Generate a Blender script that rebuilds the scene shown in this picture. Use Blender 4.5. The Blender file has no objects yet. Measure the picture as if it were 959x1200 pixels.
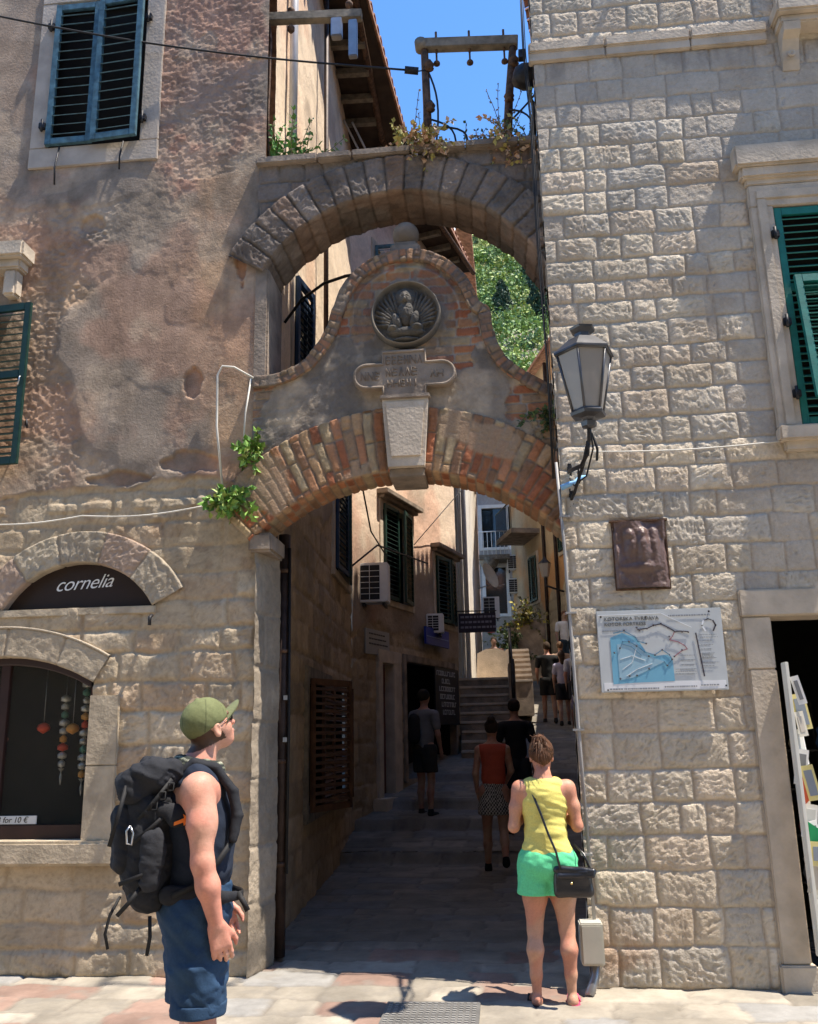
import bpy, bmesh, math, random
import numpy as np
from mathutils import Vector, Matrix
R = math.radians
sc = bpy.context.scene
COL = sc.collection

# ------------------------------------------------------------------ camera
cam_d = bpy.data.cameras.new('camera'); cam = bpy.data.objects.new('camera', cam_d); COL.objects.link(cam)
cam_d.sensor_fit = 'HORIZONTAL'; cam_d.sensor_width = 36.0; cam_d.lens = 36 * 1033 / 959.
cam_d.clip_end = 3000; cam_d.clip_start = .05
yaw, pitch, roll = R(-5.55), R(14.15), R(1.16)
fw = Vector((math.sin(yaw) * math.cos(pitch), math.cos(yaw) * math.cos(pitch), math.sin(pitch)))
rt = fw.cross(Vector((0, 0, 1))).normalized(); up = rt.cross(fw)
rt2 = rt * math.cos(roll) - up * math.sin(roll); up2 = up * math.cos(roll) + rt * math.sin(roll)
m = Matrix((rt2, up2, -fw)).transposed().to_4x4(); m.translation = Vector((.62, -6.5, 1.7))
cam.matrix_world = m
sc.camera = cam

# ------------------------------------------------------------------ light
SUN = Vector((-.39, .082, -1)).normalized()          # direction the light travels
w = bpy.data.worlds.new('World'); sc.world = w; w.use_nodes = True
nt = w.node_tree; bg = nt.nodes['Background']
sky = nt.nodes.new('ShaderNodeTexSky'); sky.sky_type = 'NISHITA'; sky.sun_disc = False
sky.sun_elevation = math.asin(-SUN.z); sky.sun_rotation = math.atan2(-SUN.x, -SUN.y)
sky.air_density = 1.0; sky.dust_density = .0; sky.ozone_density = 6.0; sky.altitude = 100
hs = nt.nodes.new('ShaderNodeHueSaturation'); hs.inputs['Saturation'].default_value = 1.12; hs.inputs['Value'].default_value = 1.15
nt.links.new(sky.outputs[0], hs.inputs['Color']); nt.links.new(hs.outputs[0], bg.inputs[0]); bg.inputs[1].default_value = .15
sd = bpy.data.lights.new('sun', 'SUN'); so = bpy.data.objects.new('sun', sd); COL.objects.link(so)
sd.energy = 5.0; sd.angle = R(.53); sd.color = (1, .91, .79)
so.rotation_euler = SUN.to_track_quat('-Z', 'Y').to_euler()
so.location = (8, -4, 20)
vs = sc.view_settings; vs.view_transform = 'Standard'; vs.look = 'None'; vs.gamma = 1; vs.use_curve_mapping = False
vs.exposure = .95
cy = sc.cycles; cy.max_bounces = 8; cy.diffuse_bounces = 5; cy.use_denoising = True
cy.caustics_reflective = False; cy.caustics_refractive = False

# ------------------------------------------------------------------ noise
def _h(ix, iy, s):
    n = (ix.astype(np.int64) * 374761393 + iy.astype(np.int64) * 668265263 + s * 974634777) & 0xffffffff
    n = ((n ^ (n >> 13)) * 1274126177) & 0xffffffff
    n = ((n ^ (n >> 16)) * 2246822519) & 0xffffffff
    return ((n ^ (n >> 15)) & 0xffffff) / float(0xffffff)
def vn(x, y, s=0):
    ix = np.floor(x); iy = np.floor(y); fx = x - ix; fy = y - iy
    fx = fx * fx * (3 - 2 * fx); fy = fy * fy * (3 - 2 * fy)
    a = _h(ix, iy, s); b = _h(ix + 1, iy, s); c = _h(ix, iy + 1, s); d = _h(ix + 1, iy + 1, s)
    return (a * (1 - fx) + b * fx) * (1 - fy) + (c * (1 - fx) + d * fx) * fy
def fbm(x, y, o=4, s=0):
    t = 0; a = .5; n = 0
    for i in range(o):
        t = t + a * vn(x * 2 ** i + 17 * i, y * 2 ** i - 9 * i, s + i); n += a; a *= .5
    return t / n
def worley(x, y, s=0):
    ix = np.floor(x); iy = np.floor(y)
    f1 = np.full(x.shape, 9.); f2 = np.full(x.shape, 9.); idd = np.zeros(x.shape)
    for a in (-1, 0, 1):
        for b in (-1, 0, 1):
            cx = ix + a; cyy = iy + b
            d = np.hypot(cx + .15 + .7 * _h(cx, cyy, s) - x, cyy + .15 + .7 * _h(cx, cyy, s + 7) - y)
            hid = _h(cx, cyy, s + 13)
            nf = d < f1
            f2 = np.where(nf, f1, np.minimum(f2, d)); idd = np.where(nf, hid, idd); f1 = np.where(nf, d, f1)
    return f1, f2, idd
def ss(a, b, x):
    t = np.clip((x - a) / (b - a + 1e-9), 0, 1); return t * t * (3 - 2 * t)
def mixc(c, d, t):
    d = np.asarray(d, float)
    return c * (1 - t[..., None]) + d * t[..., None]
def cc(shape, c): return np.zeros(shape + (3,)) + np.array(c)

# ------------------------------------------------------------------ materials
def newmat(name):
    m = bpy.data.materials.new(name); m.use_nodes = True
    return m, m.node_tree, m.node_tree.nodes['Principled BSDF']
def mat(name, c, rough=.7, metal=0., var=.12, scale=8., bump=.15, bscale=60., spec=.3, trans=0, alpha=1):
    m, t, p = newmat(name)
    n = t.nodes.new('ShaderNodeTexNoise'); n.inputs['Scale'].default_value = scale; n.inputs['Detail'].default_value = 6
    co = t.nodes.new('ShaderNodeTexCoord'); t.links.new(co.outputs['Object'], n.inputs['Vector'])
    mx = t.nodes.new('ShaderNodeMix'); mx.data_type = 'RGBA'
    mx.inputs[6].default_value = tuple(max(0, v * (1 - var)) for v in c) + (1,)
    mx.inputs[7].default_value = tuple(min(1, v * (1 + var)) for v in c) + (1,)
    rp = t.nodes.new('ShaderNodeMapRange'); rp.inputs[1].default_value = .35; rp.inputs[2].default_value = .65
    t.links.new(n.outputs['Fac'], rp.inputs[0]); t.links.new(rp.outputs[0], mx.inputs[0])
    t.links.new(mx.outputs[2], p.inputs['Base Color'])
    p.inputs['Roughness'].default_value = rough; p.inputs['Metallic'].default_value = metal
    p.inputs['Specular IOR Level'].default_value = spec
    if trans: p.inputs['Transmission Weight'].default_value = trans
    if bump:
        n2 = t.nodes.new('ShaderNodeTexNoise'); n2.inputs['Scale'].default_value = bscale; n2.inputs['Detail'].default_value = 4
        t.links.new(co.outputs['Object'], n2.inputs['Vector'])
        b = t.nodes.new('ShaderNodeBump'); b.inputs['Strength'].default_value = bump; b.inputs['Distance'].default_value = .01
        t.links.new(n2.outputs['Fac'], b.inputs['Height']); t.links.new(b.outputs[0], p.inputs['Normal'])
    return m
def vmat(name, rough=.9, bump=.5, bscale=55., var=.1, dist=.012, spec=.2, sub=0):
    """colour from the mesh's own albedo attribute, with fine grain"""
    m, t, p = newmat(name)
    at = t.nodes.new('ShaderNodeAttribute'); at.attribute_name = 'Col'
    co = t.nodes.new('ShaderNodeTexCoord')
    n = t.nodes.new('ShaderNodeTexNoise'); n.inputs['Scale'].default_value = bscale * .6; n.inputs['Detail'].default_value = 8; n.inputs['Roughness'].default_value = .7
    t.links.new(co.outputs['Object'], n.inputs['Vector'])
    rp = t.nodes.new('ShaderNodeMapRange'); rp.inputs[1].default_value = .3; rp.inputs[2].default_value = .7
    rp.inputs[3].default_value = 1 - var; rp.inputs[4].default_value = 1 + var
    t.links.new(n.outputs['Fac'], rp.inputs[0])
    v = t.nodes.new('ShaderNodeVectorMath'); v.operation = 'SCALE'
    t.links.new(at.outputs['Color'], v.inputs[0]); t.links.new(rp.outputs[0], v.inputs['Scale'])
    t.links.new(v.outputs[0], p.inputs['Base Color'])
    p.inputs['Roughness'].default_value = rough; p.inputs['Specular IOR Level'].default_value = spec
    if sub: p.inputs['Subsurface Weight'].default_value = sub; p.inputs['Subsurface Radius'].default_value = (.01, .004, .002)
    if bump:
        n2 = t.nodes.new('ShaderNodeTexNoise'); n2.inputs['Scale'].default_value = bscale; n2.inputs['Detail'].default_value = 6; n2.inputs['Roughness'].default_value = .65
        t.links.new(co.outputs['Object'], n2.inputs['Vector'])
        b = t.nodes.new('ShaderNodeBump'); b.inputs['Strength'].default_value = bump; b.inputs['Distance'].default_value = dist
        t.links.new(n2.outputs['Fac'], b.inputs['Height']); t.links.new(b.outputs[0], p.inputs['Normal'])
    return m
M = {}
M['stone_v'] = vmat('hewn_limestone', bump=.9, bscale=48, var=.12, dist=.014)
M['plaster_v'] = vmat('old_plaster', bump=.6, bscale=42, var=.14, dist=.014)
M['brick_v'] = vmat('old_brick', bump=.6, bscale=60, var=.16)
M['pave_v'] = vmat('paving_stone', rough=.75, bump=.35, bscale=35, var=.1, dist=.008)
M['wallfar_v'] = vmat('alley_masonry', bump=.6, bscale=25, var=.15, dist=.02)
M['relief_v'] = vmat('carved_marble', bump=.3, bscale=80, var=.1)
M['paint_v'] = vmat('printed_panel', rough=.45, bump=.02, var=.02, spec=.4)
M['skin_v'] = vmat('skin', rough=.5, bump=.18, bscale=150, var=.10, spec=.35, sub=.08)
M['cloth_v'] = vmat('cloth', rough=.85, bump=.4, bscale=170, var=.14, dist=.004)
M['leaf_v'] = vmat('leaf', rough=.6, bump=0, var=.12, spec=.3)
M['conduit'] = mat('conduit_grey', (.30, .29, .28), .5, var=.1, bump=.05)
M['trim_l'] = mat('ochre_dressed_stone', (.42, .345, .245), .88, var=.22, scale=6, bump=.6, bscale=35)
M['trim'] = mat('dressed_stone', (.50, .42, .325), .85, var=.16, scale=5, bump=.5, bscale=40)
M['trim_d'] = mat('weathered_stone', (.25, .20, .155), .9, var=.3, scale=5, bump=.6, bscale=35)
M['trim_p'] = mat('pale_plaster_surround', (.42, .36, .30), .9, var=.12, scale=6, bump=.4, bscale=40)
M['green'] = mat('green_paint', (.012, .15, .12), .5, var=.15, bump=.08, scale=14, spec=.4)
M['dgreen'] = mat('dark_green_paint', (.008, .035, .026), .5, var=.2, bump=.08, scale=14, spec=.4)
M['blue'] = mat('worn_blue_paint', (.055, .12, .155), .55, var=.35, scale=16, bump=.15, spec=.4)
M['navy'] = mat('navy_paint', (.02, .045, .09), .6)
M['dark'] = mat('dark_interior', (.012, .011, .01), .9, bump=0)
M['dframe'] = mat('dark_red_brown_frame', (.035, .015, .012), .45, bump=.05)
M['brown'] = mat('brown_shutter', (.1, .05, .028), .7, var=.3, scale=10)
M['iron'] = mat('wrought_iron', (.035, .034, .036), .55, .6, var=.3, scale=20, bump=.2)
M['rust'] = mat('rusty_iron', (.12, .07, .045), .8, .3, var=.5, scale=22, bump=.5)
M['grey_m'] = mat('grey_metal', (.3, .3, .31), .4, .7, var=.12, bump=.05)
M['lampmetal'] = mat('lamp_metal', (.1, .1, .105), .35, .5, var=.2, bump=.08)
M['whitepipe'] = mat('pale_pipe', (.50, .50, .51), .4, .1, var=.06, bump=.03)
M['bpipe'] = mat('brown_drainpipe', (.045, .028, .022), .6, .2, var=.4, scale=9)
M['cable'] = mat('black_cable', (.015, .015, .016), .6, bump=0)
M['wcable'] = mat('white_cable', (.6, .57, .5), .6, bump=0)
M['white'] = mat('white_plastic', (.72, .72, .7), .5, var=.05, bump=.02)
M['acdark'] = mat('fan_grille_dark', (.02, .02, .022), .5, bump=0)
M['leather'] = mat('black_leather', (.012, .012, .014), .3, var=.2, bump=.15, bscale=150, spec=.6)
M['rubber'] = mat('black_rubber', (.02, .02, .02), .7, bump=0)
M['beige_box'] = mat('beige_cabinet', (.46, .44, .37), .5, var=.06, bump=.03)
M['tile'] = mat('terracotta_tile', (.36, .19, .12), .9, var=.35, scale=9, bump=.4, bscale=30)
M['bluetape'] = mat('blue_wrap', (.25, .5, .8), .5, bump=.05)
M['orange'] = mat('orange_print', (.8, .2, .03), .6, bump=0)
M['steel'] = mat('steel', (.5, .5, .5), .3, .9, bump=0)
M['wood'] = mat('grey_weathered_wood', (.2, .17, .13), .9, var=.3, scale=12, bump=.4, bscale=50)
M['soffit'] = mat('dark_eave_board', (.045, .03, .022), .9, var=.3, scale=6)
M['branch'] = mat('stem', (.16, .13, .07), .9, bump=0)
def glassmat(name, c, rough, alpha):
    m, t, p = newmat(name); p.inputs['Base Color'].default_value = c + (1,)
    p.inputs['Roughness'].default_value = rough; p.inputs['Alpha'].default_value = alpha
    p.inputs['Specular IOR Level'].default_value = .6
    n = t.nodes.new('ShaderNodeTexNoise'); n.inputs['Scale'].default_value = 6
    co = t.nodes.new('ShaderNodeTexCoord'); t.links.new(co.outputs['Object'], n.inputs['Vector'])
    b = t.nodes.new('ShaderNodeBump'); b.inputs['Strength'].default_value = .04; b.inputs['Distance'].default_value = .01
    t.links.new(n.outputs['Fac'], b.inputs['Height']); t.links.new(b.outputs[0], p.inputs['Normal'])
    return m
M['lampglass'] = glassmat('frosted_lamp_glass', (.34, .31, .275), .35, .8)
M['shopglass'] = glassmat('shop_glass', (.05, .05, .045), .03, .18)
M['winglass'] = glassmat('window_glass', (.02, .025, .03), .05, .9)
def flat(name, c, rough=.7, spec=.3):
    return mat(name, c, rough, var=.04, bump=0, spec=spec)

# ------------------------------------------------------------------ objects
def tag(o, label=None, cat=None, group=None, kind=None):
    if label: o['label'] = label
    if cat: o['category'] = cat
    if group: o['group'] = group
    if kind: o['kind'] = kind
    return o
def empty(name, loc, label, cat, group=None, rz=0):
    o = bpy.data.objects.new(name, None); COL.objects.link(o); o.location = loc; o.rotation_euler = (0, 0, rz)
    o.empty_display_size = .1
    return tag(o, label, cat, group)
def link(name, me, mt, parent=None, world=True):
    """vertices are given in world space unless world=False"""
    if mt is not None: me.materials.append(mt)
    o = bpy.data.objects.new(name, me); COL.objects.link(o)
    if parent is not None:
        o.parent = parent
        if world:
            mw = Matrix.Identity(4); q = parent
            while q is not None:
                mw = Matrix.LocRotScale(q.location, q.rotation_euler, q.scale) @ mw if q is parent else Matrix.LocRotScale(q.location, q.rotation_euler, q.scale) @ mw
                q = q.parent
            me.transform(mw.inverted())
    elif world and len(me.vertices):
        n = len(me.vertices); a = np.empty(n * 3, np.float32); me.vertices.foreach_get('co', a); a = a.reshape(-1, 3)
        c = Vector(((a[:, 0].min() + a[:, 0].max()) / 2, (a[:, 1].min() + a[:, 1].max()) / 2, a[:, 2].min()))
        me.transform(Matrix.Translation(-c)); o.location = c
    return o
def npmesh(name, V, Q, col=None, smooth=True):
    V = np.asarray(V, np.float32).reshape(-1, 3); Q = np.asarray(Q, np.int32)
    k = Q.shape[1]; me = bpy.data.meshes.new(name)
    me.vertices.add(len(V)); me.vertices.foreach_set('co', V.ravel())
    me.loops.add(Q.size); me.loops.foreach_set('vertex_index', Q.ravel())
    me.polygons.add(len(Q)); me.polygons.foreach_set('loop_start', np.arange(0, Q.size, k, dtype=np.int32))
    try: me.polygons.foreach_set('loop_total', np.full(len(Q), k, np.int32))
    except Exception: pass
    me.polygons.foreach_set('use_smooth', np.full(len(Q), smooth))
    if col is not None:
        a = me.color_attributes.new('Col', 'FLOAT_COLOR', 'POINT')
        cc4 = np.ones((len(V), 4), np.float32); cc4[:, :3] = np.clip(np.asarray(col).reshape(-1, 3), 0.003, 1)
        a.data.foreach_set('color', cc4.ravel())
    me.update(calc_edges=True); me.validate()
    return me
def gridQ(n, m_, mask=None, flip=False):
    i, j = np.meshgrid(np.arange(n - 1), np.arange(m_ - 1), indexing='ij')
    a = i * m_ + j
    q = np.stack([a, a + m_, a + m_ + 1, a + 1], -1)
    if flip: q = q[..., ::-1]
    if mask is not None: q = q[mask]
    return q.reshape(-1, 4)

class MB:
    """collects simple solids into ONE mesh"""
    def __init__(s): s.v = []; s.f = []; s.sm = []
    def add(s, vs, fs, sm=False):
        b = len(s.v); s.v += [tuple(v) for v in vs]; s.f += [tuple(b + i for i in f) for f in fs]; s.sm += [sm] * len(fs); return s
    def box(s, lo, hi, rot=None, piv=None, b=.0):
        x0, y0, z0 = lo; x1, y1, z1 = hi
        if b > 0:
            bm = bmesh.new(); bmesh.ops.create_cube(bm, size=1)
            for v in bm.verts: v.co = Vector(((x0 + x1) / 2 + v.co.x * (x1 - x0), (y0 + y1) / 2 + v.co.y * (y1 - y0), (z0 + z1) / 2 + v.co.z * (z1 - z0)))
            bmesh.ops.bevel(bm, geom=bm.edges[:], offset=b, segments=2, affect='EDGES')
            bm.verts.index_update()
            vs_ = [v.co.copy() for v in bm.verts]; fs = [[v.index for v in f.verts] for f in bm.faces]; bm.free()
        else:
            vs_ = [Vector(p) for p in [(x0, y0, z0), (x1, y0, z0), (x1, y1, z0), (x0, y1, z0), (x0, y0, z1), (x1, y0, z1), (x1, y1, z1), (x0, y1, z1)]]
            fs = [(0, 3, 2, 1), (4, 5, 6, 7), (0, 1, 5, 4), (1, 2, 6, 5), (2, 3, 7, 6), (3, 0, 4, 7)]
        if rot is not None:
            pv = Vector(piv) if piv is not None else Vector(((x0 + x1) / 2, (y0 + y1) / 2, (z0 + z1) / 2))
            vs_ = [rot @ (v - pv) + pv for v in vs_]
        return s.add(vs_, fs)
    def tube(s, pts, r, n=8, caps=True):
        pts = [Vector(p) for p in pts]; rs = r if isinstance(r, (list, tuple)) else [r] * len(pts)
        rings = []; prev = None
        for i, p in enumerate(pts):
            d = (pts[min(i + 1, len(pts) - 1)] - pts[max(i - 1, 0)]).normalized()
            if prev is None:
                a = d.cross(Vector((0, 0, 1)));  a = a if a.length > .01 else d.cross(Vector((1, 0, 0)))
            else: a = prev - d * prev.dot(d)
            a.normalize(); prev = a; b = d.cross(a)
            rings.append([p + (a * math.cos(2 * math.pi * k / n) + b * math.sin(2 * math.pi * k / n)) * rs[i] for k in range(n)])
        vs_ = [v for r_ in rings for v in r_]; fs = []
        for i in range(len(rings) - 1):
            for k in range(n):
                fs.append((i * n + k, i * n + (k + 1) % n, (i + 1) * n + (k + 1) % n, (i + 1) * n + k))
        if caps: fs += [tuple(reversed(range(n))), tuple(range((len(rings) - 1) * n, len(rings) * n))]
        return s.add(vs_, fs, True)
    def lathe(s, c, prof, n=16, ang=0, axis='z'):
        vs_ = []; fs = []
        for (r_, z) in prof:
            for k in range(n):
                a = ang + 2 * math.pi * k / n
                if axis == 'z': vs_.append((c[0] + r_ * math.cos(a), c[1] + r_ * math.sin(a), c[2] + z))
                else: vs_.append((c[0] + r_ * math.cos(a), c[1] - z, c[2] + r_ * math.sin(a)))
        for i in range(len(prof) - 1):
            for k in range(n): fs.append((i * n + k, i * n + (k + 1) % n, (i + 1) * n + (k + 1) % n, (i + 1) * n + k))
        fs += [tuple(reversed(range(n))), tuple(range((len(prof) - 1) * n, len(prof) * n))]
        return s.add(vs_, fs, n > 8)
    def prism(s, poly, y0, y1):
        """polygon in x,z extruded along y"""
        n = len(poly); vs_ = [(x, y0, z) for x, z in poly] + [(x, y1, z) for x, z in poly]
        fs = [tuple(range(n)), tuple(reversed(range(n, 2 * n)))] + [((i + 1) % n, i, n + i, n + (i + 1) % n) for i in range(n)]
        return s.add(vs_, fs)
    def build(s, name, mt, parent=None, xf=None, world=True):
        me = bpy.data.meshes.new(name)
        vs_ = s.v if xf is None else [tuple(xf @ Vector(v)) for v in s.v]
        me.from_pydata(vs_, [], s.f); me.polygons.foreach_set('use_smooth', s.sm); me.update()
        bm = bmesh.new(); bm.from_mesh(me); bmesh.ops.recalc_face_normals(bm, faces=bm.faces); bm.to_mesh(me); bm.free()
        return link(name, me, mt, parent, world)

def lspace(a, b, step, extra=()):
    n = max(2, int(round((b - a) / step)) + 1)
    l = list(np.linspace(a, b, n)) + [e for e in extra if a < e < b]
    l = np.array(sorted(l)); keep = np.concatenate([[True], np.diff(l) > 1e-4]); return l[keep]
def wallgrid(name, P0, P1, Ug, Zg, fn, mt, parent, holes=(), maskfn=None):
    P0 = np.array(P0, float); P1 = np.array(P1, float); d = (P1 - P0) / np.linalg.norm(P1 - P0); nrm = np.array([d[1], -d[0]])
    hu = [h[0] for h in holes] + [h[1] for h in holes]; hz = [h[2] for h in holes] + [h[3] for h in holes]
    U = np.array(sorted(set(list(np.round(Ug, 5)) + hu))); Z = np.array(sorted(set(list(np.round(Zg, 5)) + hz)))
    UU, ZZ = np.meshgrid(U, Z, indexing='ij')
    h, col = fn(UU, ZZ)
    V = np.stack([P0[0] + d[0] * UU + nrm[0] * h, P0[1] + d[1] * UU + nrm[1] * h, ZZ], -1)
    um = (UU[1:, 1:] + UU[:-1, :-1]) / 2; zm = (ZZ[1:, 1:] + ZZ[:-1, :-1]) / 2
    mask = np.ones(um.shape, bool)
    for (a, b, c, e) in holes: mask &= ~((um > a) & (um < b) & (zm > c) & (zm < e))
    if maskfn is not None: mask &= ~maskfn(um, zm)
    return link(name, npmesh(name, V, gridQ(len(U), len(Z), mask), col), mt, parent)

def ashlar(X, Z, zs, wmin, wmax, seed, warp=.012, x0=-8., x1=12.):
    rng = np.random.RandomState(seed)
    Xw = X + (fbm(X * 6, Z * 6, 2, seed) - .5) * warp * 2; Zw = Z + (fbm(X * 5 + 9, Z * 5, 2, seed + 3) - .5) * warp * 2
    zs = np.array(zs); row = np.clip(np.searchsorted(zs, Zw) - 1, 0, len(zs) - 2)
    sid = np.zeros(X.shape); d = np.zeros(X.shape); lu = np.zeros(X.shape); lv = np.zeros(X.shape)
    for r_ in range(len(zs) - 1):
        br = [x0 + rng.rand() * wmax]
        hh = zs[r_ + 1] - zs[r_]
        while br[-1] < x1: br.append(br[-1] + wmin + (wmax - wmin) * rng.rand() ** 1.3)
        br = np.array(br); mk = row == r_
        if not mk.any(): continue
        xx = Xw[mk]; zz = Zw[mk]; k = np.clip(np.searchsorted(br, xx) - 1, 0, len(br) - 2)
        hid = rng.rand(len(br), 2)
        zt = hh * .06 * (hid[k, 0] - .5)
        a = xx - br[k]; b = br[k + 1] - xx; c = zz - zs[r_] + zt; e = zs[r_ + 1] - zz + zt
        rr = .022
        qx = np.minimum(a, b); qz = np.minimum(c, e)
        dd = np.where((qx < rr) & (qz < rr), rr - np.hypot(rr - qx, rr - qz), np.minimum(qx, qz))
        d[mk] = dd; sid[mk] = hid[k, 1]; lu[mk] = xx - (br[k] + br[k + 1]) / 2; lv[mk] = zz - (zs[r_] + zs[r_ + 1]) / 2
    return sid, d, lu, lv
def hewn(X, Z, sid, seed):
    """pecked tooling: short wavy chisel ridges whose direction changes from stone to stone"""
    a = (sid * 37.3 % 1) * math.pi * .9 - .3
    u = X * np.cos(a) + Z * np.sin(a); v = -X * np.sin(a) + Z * np.cos(a)
    off = sid * 91
    wv = (fbm(X * 14 + off, Z * 14, 2, seed + 5) - .5) * .05
    r1 = 1 - np.abs(2 * vn(u / .046 + off, (v + wv) / .0155, seed) - 1)
    r2 = vn(u / .024 - off, (v + wv * .6) / .012, seed + 1)
    return r1 * .65 + r2 * .35

# curve band: strip with front face, soffit and extrados, following a curve in the x,z plane
def band(name, P, N, t0, t1, yf, dep, fn, mt, parent, nt_=None, res=.012):
    P = np.asarray(P, float); N = np.asarray(N, float); ns = len(P)
    S = np.concatenate([[0], np.cumsum(np.hypot(*np.diff(P, axis=0).T))])
    nt_ = nt_ or max(2, int(abs(np.max(t1) - np.min(t0)) / res)); nd = max(2, int(dep / .02))
    t0a = np.zeros(ns) + t0; t1a = np.zeros(ns) + t1
    rows = []
    for k in range(nd): rows.append((0, 1 - k / nd, 's'))
    for k in range(nt_ + 1): rows.append((k / nt_, 0, 'f'))
    for k in range(1, nd + 1): rows.append((1, k / nd, 'o'))
    tt = np.array([r_[0] for r_ in rows]); yy = np.array([r_[1] for r_ in rows])
    T = t0a[:, None] + (t1a - t0a)[:, None] * tt[None]; SS = np.repeat(S[:, None], len(rows), 1); YY = np.repeat(yy[None], ns, 0) * dep
    kind = np.array([0 if r_[2] == 's' else 1 if r_[2] == 'f' else 2 for r_ in rows])[None].repeat(ns, 0)
    h, col = fn(SS, T, YY, kind)
    hr = np.where(kind == 0, -h, np.where(kind == 2, h, 0)) * .6; hy = np.where(kind == 1, h, 0)
    V = np.stack([P[:, 0, None] + N[:, 0, None] * (T + hr), yf + YY - hy, P[:, 1, None] + N[:, 1, None] * (T + hr)], -1)
    return link(name, npmesh(name, V, gridQ(ns, len(rows)), col), mt, parent)
def arc(cx, cz, r_, a0, a1, n):
    a = np.linspace(R(a0), R(a1), n)      # measured from +z towards +x
    return np.stack([cx + r_ * np.sin(a), cz + r_ * np.cos(a)], -1), np.stack([np.sin(a), np.cos(a)], -1)
def brickfn(bw, rows, pal, seed, amp=.012, mort=(.34, .29, .24), mw=.008, plaster=0., pc=(.45, .38, .31)):
    def fn(S, T, Y, kind):
        Sx = S + (fbm(S * 8, T * 8, 2, seed) - .5) * .02
        k = np.floor(Sx / bw); a = Sx - k * bw
        tb = np.where(kind == 1, T, Y + 3.17)
        rh = rows; off = (_h(k, k * 0, seed) * rh)
        r_ = np.floor((tb + off) / rh); b = (tb + off) - r_ * rh
        d = np.minimum(np.minimum(a, bw - a), np.minimum(b, rh - b) + .0)
        m_ = ss(mw * .3, mw * 1.3, d)
        idd = _h(k, r_, seed + 2); i2 = _h(k, r_, seed + 5)
        h = m_ * amp + (idd - .5) * .008 * m_ + (fbm(S * 40, tb * 40, 3, seed + 4) - .5) * .012
        pal_ = np.array(pal); c = pal_[(idd * len(pal) * .999).astype(int)] * (.8 + .4 * i2)[..., None]
        c = mixc(c, mort, 1 - m_)
        g = fbm(S * 3, tb * 3, 4, seed + 9)
        c = c * (.65 + .7 * fbm(S * 9, tb * 9, 3, seed + 11))[..., None]
        if plaster > 0:
            pm = ss(1 - plaster - .04, 1 - plaster + .04, g); c = mixc(c, pc, pm * .85); h = h * (1 - pm * .7) + pm * .012
        return h, c
    return fn

def leaf_frame(w, h, n, mt, mtslat, name, parent, x0, y0, z0, rot=0, tilt=35, split=None, stile=.055, th=.035, piv=None):
    """louvred shutter leaf standing in the x,z plane, front towards -y: frame + slats"""
    f = MB(); s_ = MB()
    f.box((0, -th, 0), (stile, 0, h), b=.004); f.box((w - stile, -th, 0), (w, 0, h), b=.004)
    f.box((stile - .002, -th + .002, 0), (w - stile + .002, -.002, stile * 1.2), b=.004)
    f.box((stile - .002, -th + .002, h - stile * 1.2), (w - stile + .002, -.002, h), b=.004)
    zr = [(stile * 1.2, h - stile * 1.2)]
    if split:
        f.box((stile - .002, -th + .002, h * split - stile * .6), (w - stile + .002, -.002, h * split + stile * .6), b=.004)
        zr = [(stile * 1.2, h * split - stile * .6), (h * split + stile * .6, h - stile * 1.2)]
    for (a, b) in zr:
        k = max(2, int(round(n * (b - a) / h)))
        for i in range(k):
            zc = a + (b - a) * (i + .5) / k
            s_.box((stile - .004, -th / 2 - .024, zc - .004), (w - stile + .004, -th / 2 + .024, zc + .004), rot=Matrix.Rotation(R(tilt), 3, 'X'))
    xf = Matrix.Translation((x0, y0, z0)) @ Matrix.Rotation(R(rot), 4, 'Z')
    o = f.build(name, mt, parent, xf)
    s_.build('slats', mtslat, o, xf)
    return o

def text_mesh(body, size, mt, parent, loc, name='lettering', shear=0., depth=.002, rot=(90, 0, 0), spacing=1., bold=0., align='LEFT'):
    cu = bpy.data.curves.new(name, 'FONT'); cu.body = body; cu.size = size; cu.shear = shear; cu.extrude = depth; cu.space_character = spacing; cu.offset = bold
    cu.align_x = align
    o = bpy.data.objects.new(name, cu); COL.objects.link(o)
    o.rotation_euler = tuple(R(a) for a in rot); o.location = loc
    bpy.context.view_layer.update()
    me = bpy.data.meshes.new_from_object(o.evaluated_get(bpy.context.evaluated_depsgraph_get()))
    me.transform(o.matrix_world); bpy.data.objects.remove(o)
    me.materials.clear()
    return link(name, me, mt, parent)
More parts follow.
